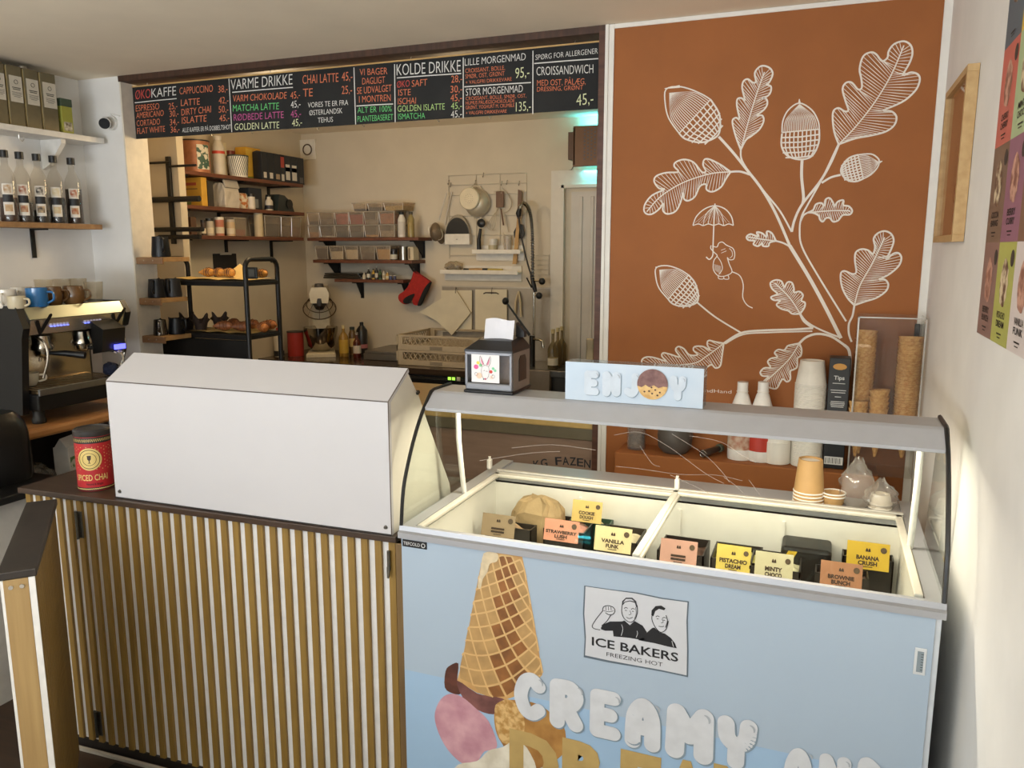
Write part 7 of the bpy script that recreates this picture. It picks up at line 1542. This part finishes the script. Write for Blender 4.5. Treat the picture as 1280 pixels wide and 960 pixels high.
MB().torus((x, 2.95, LZ_+.13), .0575, .003, (0, 0, 1), 30, 6).build('rim', M('#6b635c', .4), r, smooth=True)
a = P(880, 566, Z=LZ_+.014); r = thing('steel_measure', 'small metal tube lying on the ledge right of the dark pot', 'measure', (a.x, 2.92, LZ_)); p0, p1 = Vector((a.x, 2.895, LZ_+.016)), Vector((a.x+.045, 2.985, LZ_+.020))
MB().cyl(p0, p1, .015, .011, n=18).build('tube', M('#6f6a64', .3, .8), r, smooth=True); MB().torus(p0, .013, .003, p1-p0, 18, 6).build('ring', M('#9a948c', .25, 1), r, smooth=True); MB().cyl(p1, p1+Vector((.006, .012, .001)), .016, n=16).build('cap', M('#5a6152', .4), r)
# ================================================================ ON THE CANOPY
CZ = 1.2612
nd = thing('napkin_dispenser', 'black napkin dispenser with clear front and rabbit drawing on the canopy', 'dispenser', (-.84, 2.0, CZ)); N0, N1, NY0, NY1 = -.908, -.770, 1.946, 2.082
MB().bx(N0-.004, N1+.004, NY0-.004, NY1+.004, CZ, CZ+.008, .003).build('base', BLKP, nd)
ND = M('#1b1b1d', .45); NG = M('#77787c', .35, .3)
MB().bx(N0, N0+.004, NY0+.012, NY1, CZ+.008, CZ+.115).bx(N1-.004, N1, NY0+.012, NY1, CZ+.008, CZ+.115).bx(N0, N1, NY1-.004, NY1, CZ+.008, CZ+.115).build('body', M('#8c847c', .4, .3), nd)
MB().prism([(N0-.001, NY0-.001, CZ+.112), (N1+.001, NY0-.001, CZ+.112), (N1+.001, NY1+.001, CZ+.112), (N0-.001, NY1+.001, CZ+.112)], (0, 0, .006)).loft([[(N0-.001, NY0-.001, CZ+.118), (N1+.001, NY0-.001, CZ+.118), (N1+.001, NY1+.001, CZ+.118), (N0-.001, NY1+.001, CZ+.118)], [(N0+.02, NY0+.045, CZ+.140), (N1-.02, NY0+.045, CZ+.140), (N1-.02, NY1-.012, CZ+.148), (N0+.02, NY1-.012, CZ+.148)]]).prism([(N1-.03, NY1-.03, CZ+.145), (N1-.006, NY1-.03, CZ+.145), (N1-.006, NY1-.03, CZ+.160), (N1-.03, NY1-.03, CZ+.185)], (0, .02, 0)).build('lid', ND, nd)
MB().bx(N0+.012, N1-.012, NY0+.03, NY0+.11, CZ+.012, CZ+.10).build('napkin_stack', M('#b39a80', .8, var=.1, scale=50), nd)
mb = MB().bx(N0, N1, NY0-.001, NY0+.012, CZ+.008, CZ+.028, .004).bx(N0, N1, NY0-.001, NY0+.010, CZ+.104, CZ+.114, .002).bx(N0, N0+.008, NY0-.001, NY0+.010, CZ+.02, CZ+.11, .002).bx(N1-.008, N1, NY0-.001, NY0+.010, CZ+.02, CZ+.11, .002); mb.build('front_frame', NG, nd)
MB().bx(N0+.006, N1-.006, NY0+.002, NY0+.004, CZ+.026, CZ+.106).build('clear_front', CLEAR('#e9e9ec', refl=1.), nd)
dq = lambda u, v, o=.0: Vector((N0+.020+(.082)*u, NY0-.0012-o, CZ+.030+.076*v))
cd_ = MB().prism([dq(0, 0), dq(1, 0), dq(1, 1), dq(0, 1)], (0, .0008, 0)).build('drawing_card', M('#e9e6e6', .6, var=.01), nd)
def dl(pts, wd, col, closed=False): MB().ribbon(smooth_path([dq(u, v, .0006) for u, v in pts], 4, closed), wd, NM).build('crayon_line', M(col, .7), cd_, recalc=False)
def dd(u, v, r, col): MB().poly([dq(u+r*math.cos(2*PI*k/14), v+r*math.sin(2*PI*k/14), .0004) for k in range(14)]).build('crayon_dot', M(col, .7), cd_, recalc=False)
for u, v, r, c_ in ((.17,.55,.085,'#e0629a'),(.24,.70,.06,'#ecd860'),(.33,.62,.06,'#8fd09a'),(.70,.40,.06,'#c8443c'),(.78,.52,.05,'#7fd0a0'),(.85,.45,.05,'#8ed6b0'),(.28,.24,.11,'#f0cdb4'),(.72,.2,.07,'#f0d8c8')): dd(u, v, r, c_)
for s in (-1, 1):
    MB().poly([dq(.5+s*x, v, .0005) for x, v in ((.05,.66),(.08,.72),(.16,.92),(.15,.75),(.10,.62))]).build('crayon_ear', M('#d988a0', .7), cd_, recalc=False)
    dl([(.5+s*.03,.62),(.5+s*.10,.78),(.5+s*.18,.95),(.5+s*.19,.75),(.5+s*.12,.58)], .0009, '#3a3236')
dl([(.38,.56),(.36,.38),(.40,.20),(.5,.12),(.60,.20),(.64,.38),(.62,.56),(.5,.62),(.38,.56)], .0009, '#7a7074'); dl([(.44,.42),(.47,.44),(.49,.42)], .0009, '#3a3236'); dl([(.53,.40),(.56,.42),(.58,.40)], .0009, '#3a3236')
dl([(.17,.36),(.12,.30),(.17,.23),(.24,.29),(.17,.36)], .0008, '#5a5458'); dl([(.78,.28),(.72,.24),(.76,.17),(.83,.2),(.82,.28),(.74,.30)], .0008, '#5a5458'); dd(.50, .13, .035, '#d05070'); dd(.44, .12, .025, '#2b2b33')
MB().prism([(N1+.0002, NY0+.05, CZ+.03), (N1+.0002, NY0+.105, CZ+.03), (N1+.0002, NY0+.105, CZ+.085), (N1+.0002, NY0+.095, CZ+.10), (N1+.0002, NY0+.062, CZ+.10), (N1+.0002, NY0+.05, CZ+.088)], (.0015, 0, 0)).build('side_window', M('#141312', .3), nd)
random.seed(2); x0, x1 = N0+.030, N1-.022
r = MB().grid(lambda u, v: Vector((x0+(x1-x0)*u+.003*v, NY0+.062+.012*math.sin(PI*u)+.006*v, CZ+.138+.058*v+.003*math.sin(6*u)*v)), 14, 6).build('napkin', M('#dcdce2', .8, var=.02), None); tag(r, 'white paper napkin sticking up out of the black dispenser', 'napkin')
# ENJOY sign
E0, E1, EY, EZ1 = -.620, -.267, 1.945, 1.361
en = thing('acrylic_sign', 'clear acrylic sign block lettered ENJOY with a cookie scoop on the canopy', 'sign', ((E0+E1)/2, EY, CZ))
PB = M('#b3c5d6', .3, col2='#c3ced9', scale=5)
MB().bx(E0, E1, EY, EY+.003, CZ+.0005, EZ1).build('front_panel', PB, en)
ACR = CLEAR('#eef2f5', haze=.10, hazecol='#dfe6ea', refl=1.)
MB().bx(E0, E1, EY+.003, EY+.055, EZ1-.003, EZ1).bx(E0, E0+.003, EY+.003, EY+.055, CZ+.0005, EZ1).bx(E1-.003, E1, EY+.003, EY+.055, CZ+.0005, EZ1).bx(E0, E1, EY+.053, EY+.056, CZ+.0005, EZ1).build('acrylic_body', ACR, en)
def ep(x, y): return P(560+x/3.765, 390+y/3.765, Y=EY)
for ch, xa, xb, ya, yb in (('E',636,716,275,392),('N',724,818,280,398),('J',822,905,285,403),('Y',1040,1124,300,416)):
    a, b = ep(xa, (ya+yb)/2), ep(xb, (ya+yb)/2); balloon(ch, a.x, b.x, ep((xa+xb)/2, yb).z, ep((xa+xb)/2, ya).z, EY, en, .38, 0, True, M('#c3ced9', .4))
ck = ep(963, 340); R_ = .0385; n = 40
flatc = lambda pts, m, o, nm_: MB().poly([Vector((ck.x+x*R_, EY-o, ck.z+z*R_)) for x, z in pts]).build(nm_, m, en, recalc=False)
flatc([(math.cos(2*PI*k/n), math.sin(2*PI*k/n)) for k in range(n)], M('#c99d5c', .6, col2='#e0bd80', scale=60), .0030, 'printed_cookie')
flatc([(math.cos(a), math.sin(a)) for a in [PI*k/24-.12 for k in range(27)]] + [(-.7, -.22), (-.45, -.05), (-.2, -.2), (.1, -.05), (.4, -.22), (.7, -.1)], M('#6d4a48', .6, col2='#8a6660', scale=70), .0033, 'printed_chocolate_scoop')
for x, z in ((-.2, -.45), (.2, -.35), (.0, -.6), (-.5, -.5), (.5, -.5), (.35, -.7), (-.05, -.2)): flatc([(x+.07*math.cos(2*PI*k/8), z+.06*math.sin(2*PI*k/8)) for k in range(8)], M('#4a3028', .6), .0037, 'printed_chip')

# fine scratches on the curved glass of the freezer
SCR = CLEAR('#ffffff', haze=.30, hazecol='#f0e6d8', refl=0.)
def on_glass(px_, py_):
    v = ray(px_, py_); best = None
    for (a, b), (c, d) in zip(CUR, CUR[1:]):
        for q in range(5):
            y = a+(c-a)*q/5; z = b+(d-b)*q/5; t = y/v.y; e = abs(CAMZ+v.z*t-z)
            if best is None or e < best[0]: best = (e, Vector((v.x*t, y-.0015, z)))
    return best[1]
for k, pts in enumerate((((768,544),(800,540),(835,557),(880,590),(905,604)), ((840,542),(880,568),(902,590),(912,602)), ((800,558),(815,578),(825,583)), ((862,545),(900,552),(925,567),(945,578)), ((770,582),(800,586),(850,592),(895,594),(928,600)), ((838,594),(870,608),(886,616)), ((905,596),(918,606),(930,617)), ((936,600),(944,610),(950,619)), ((640,560),(690,556),(745,562)), ((600,575),(660,566),(700,565)))):
    MB().ribbon(smooth_path([on_glass(*p) for p in pts], 5), .0014, (0, -.8, .6)).build('scratch', SCR, fz, recalc=False)
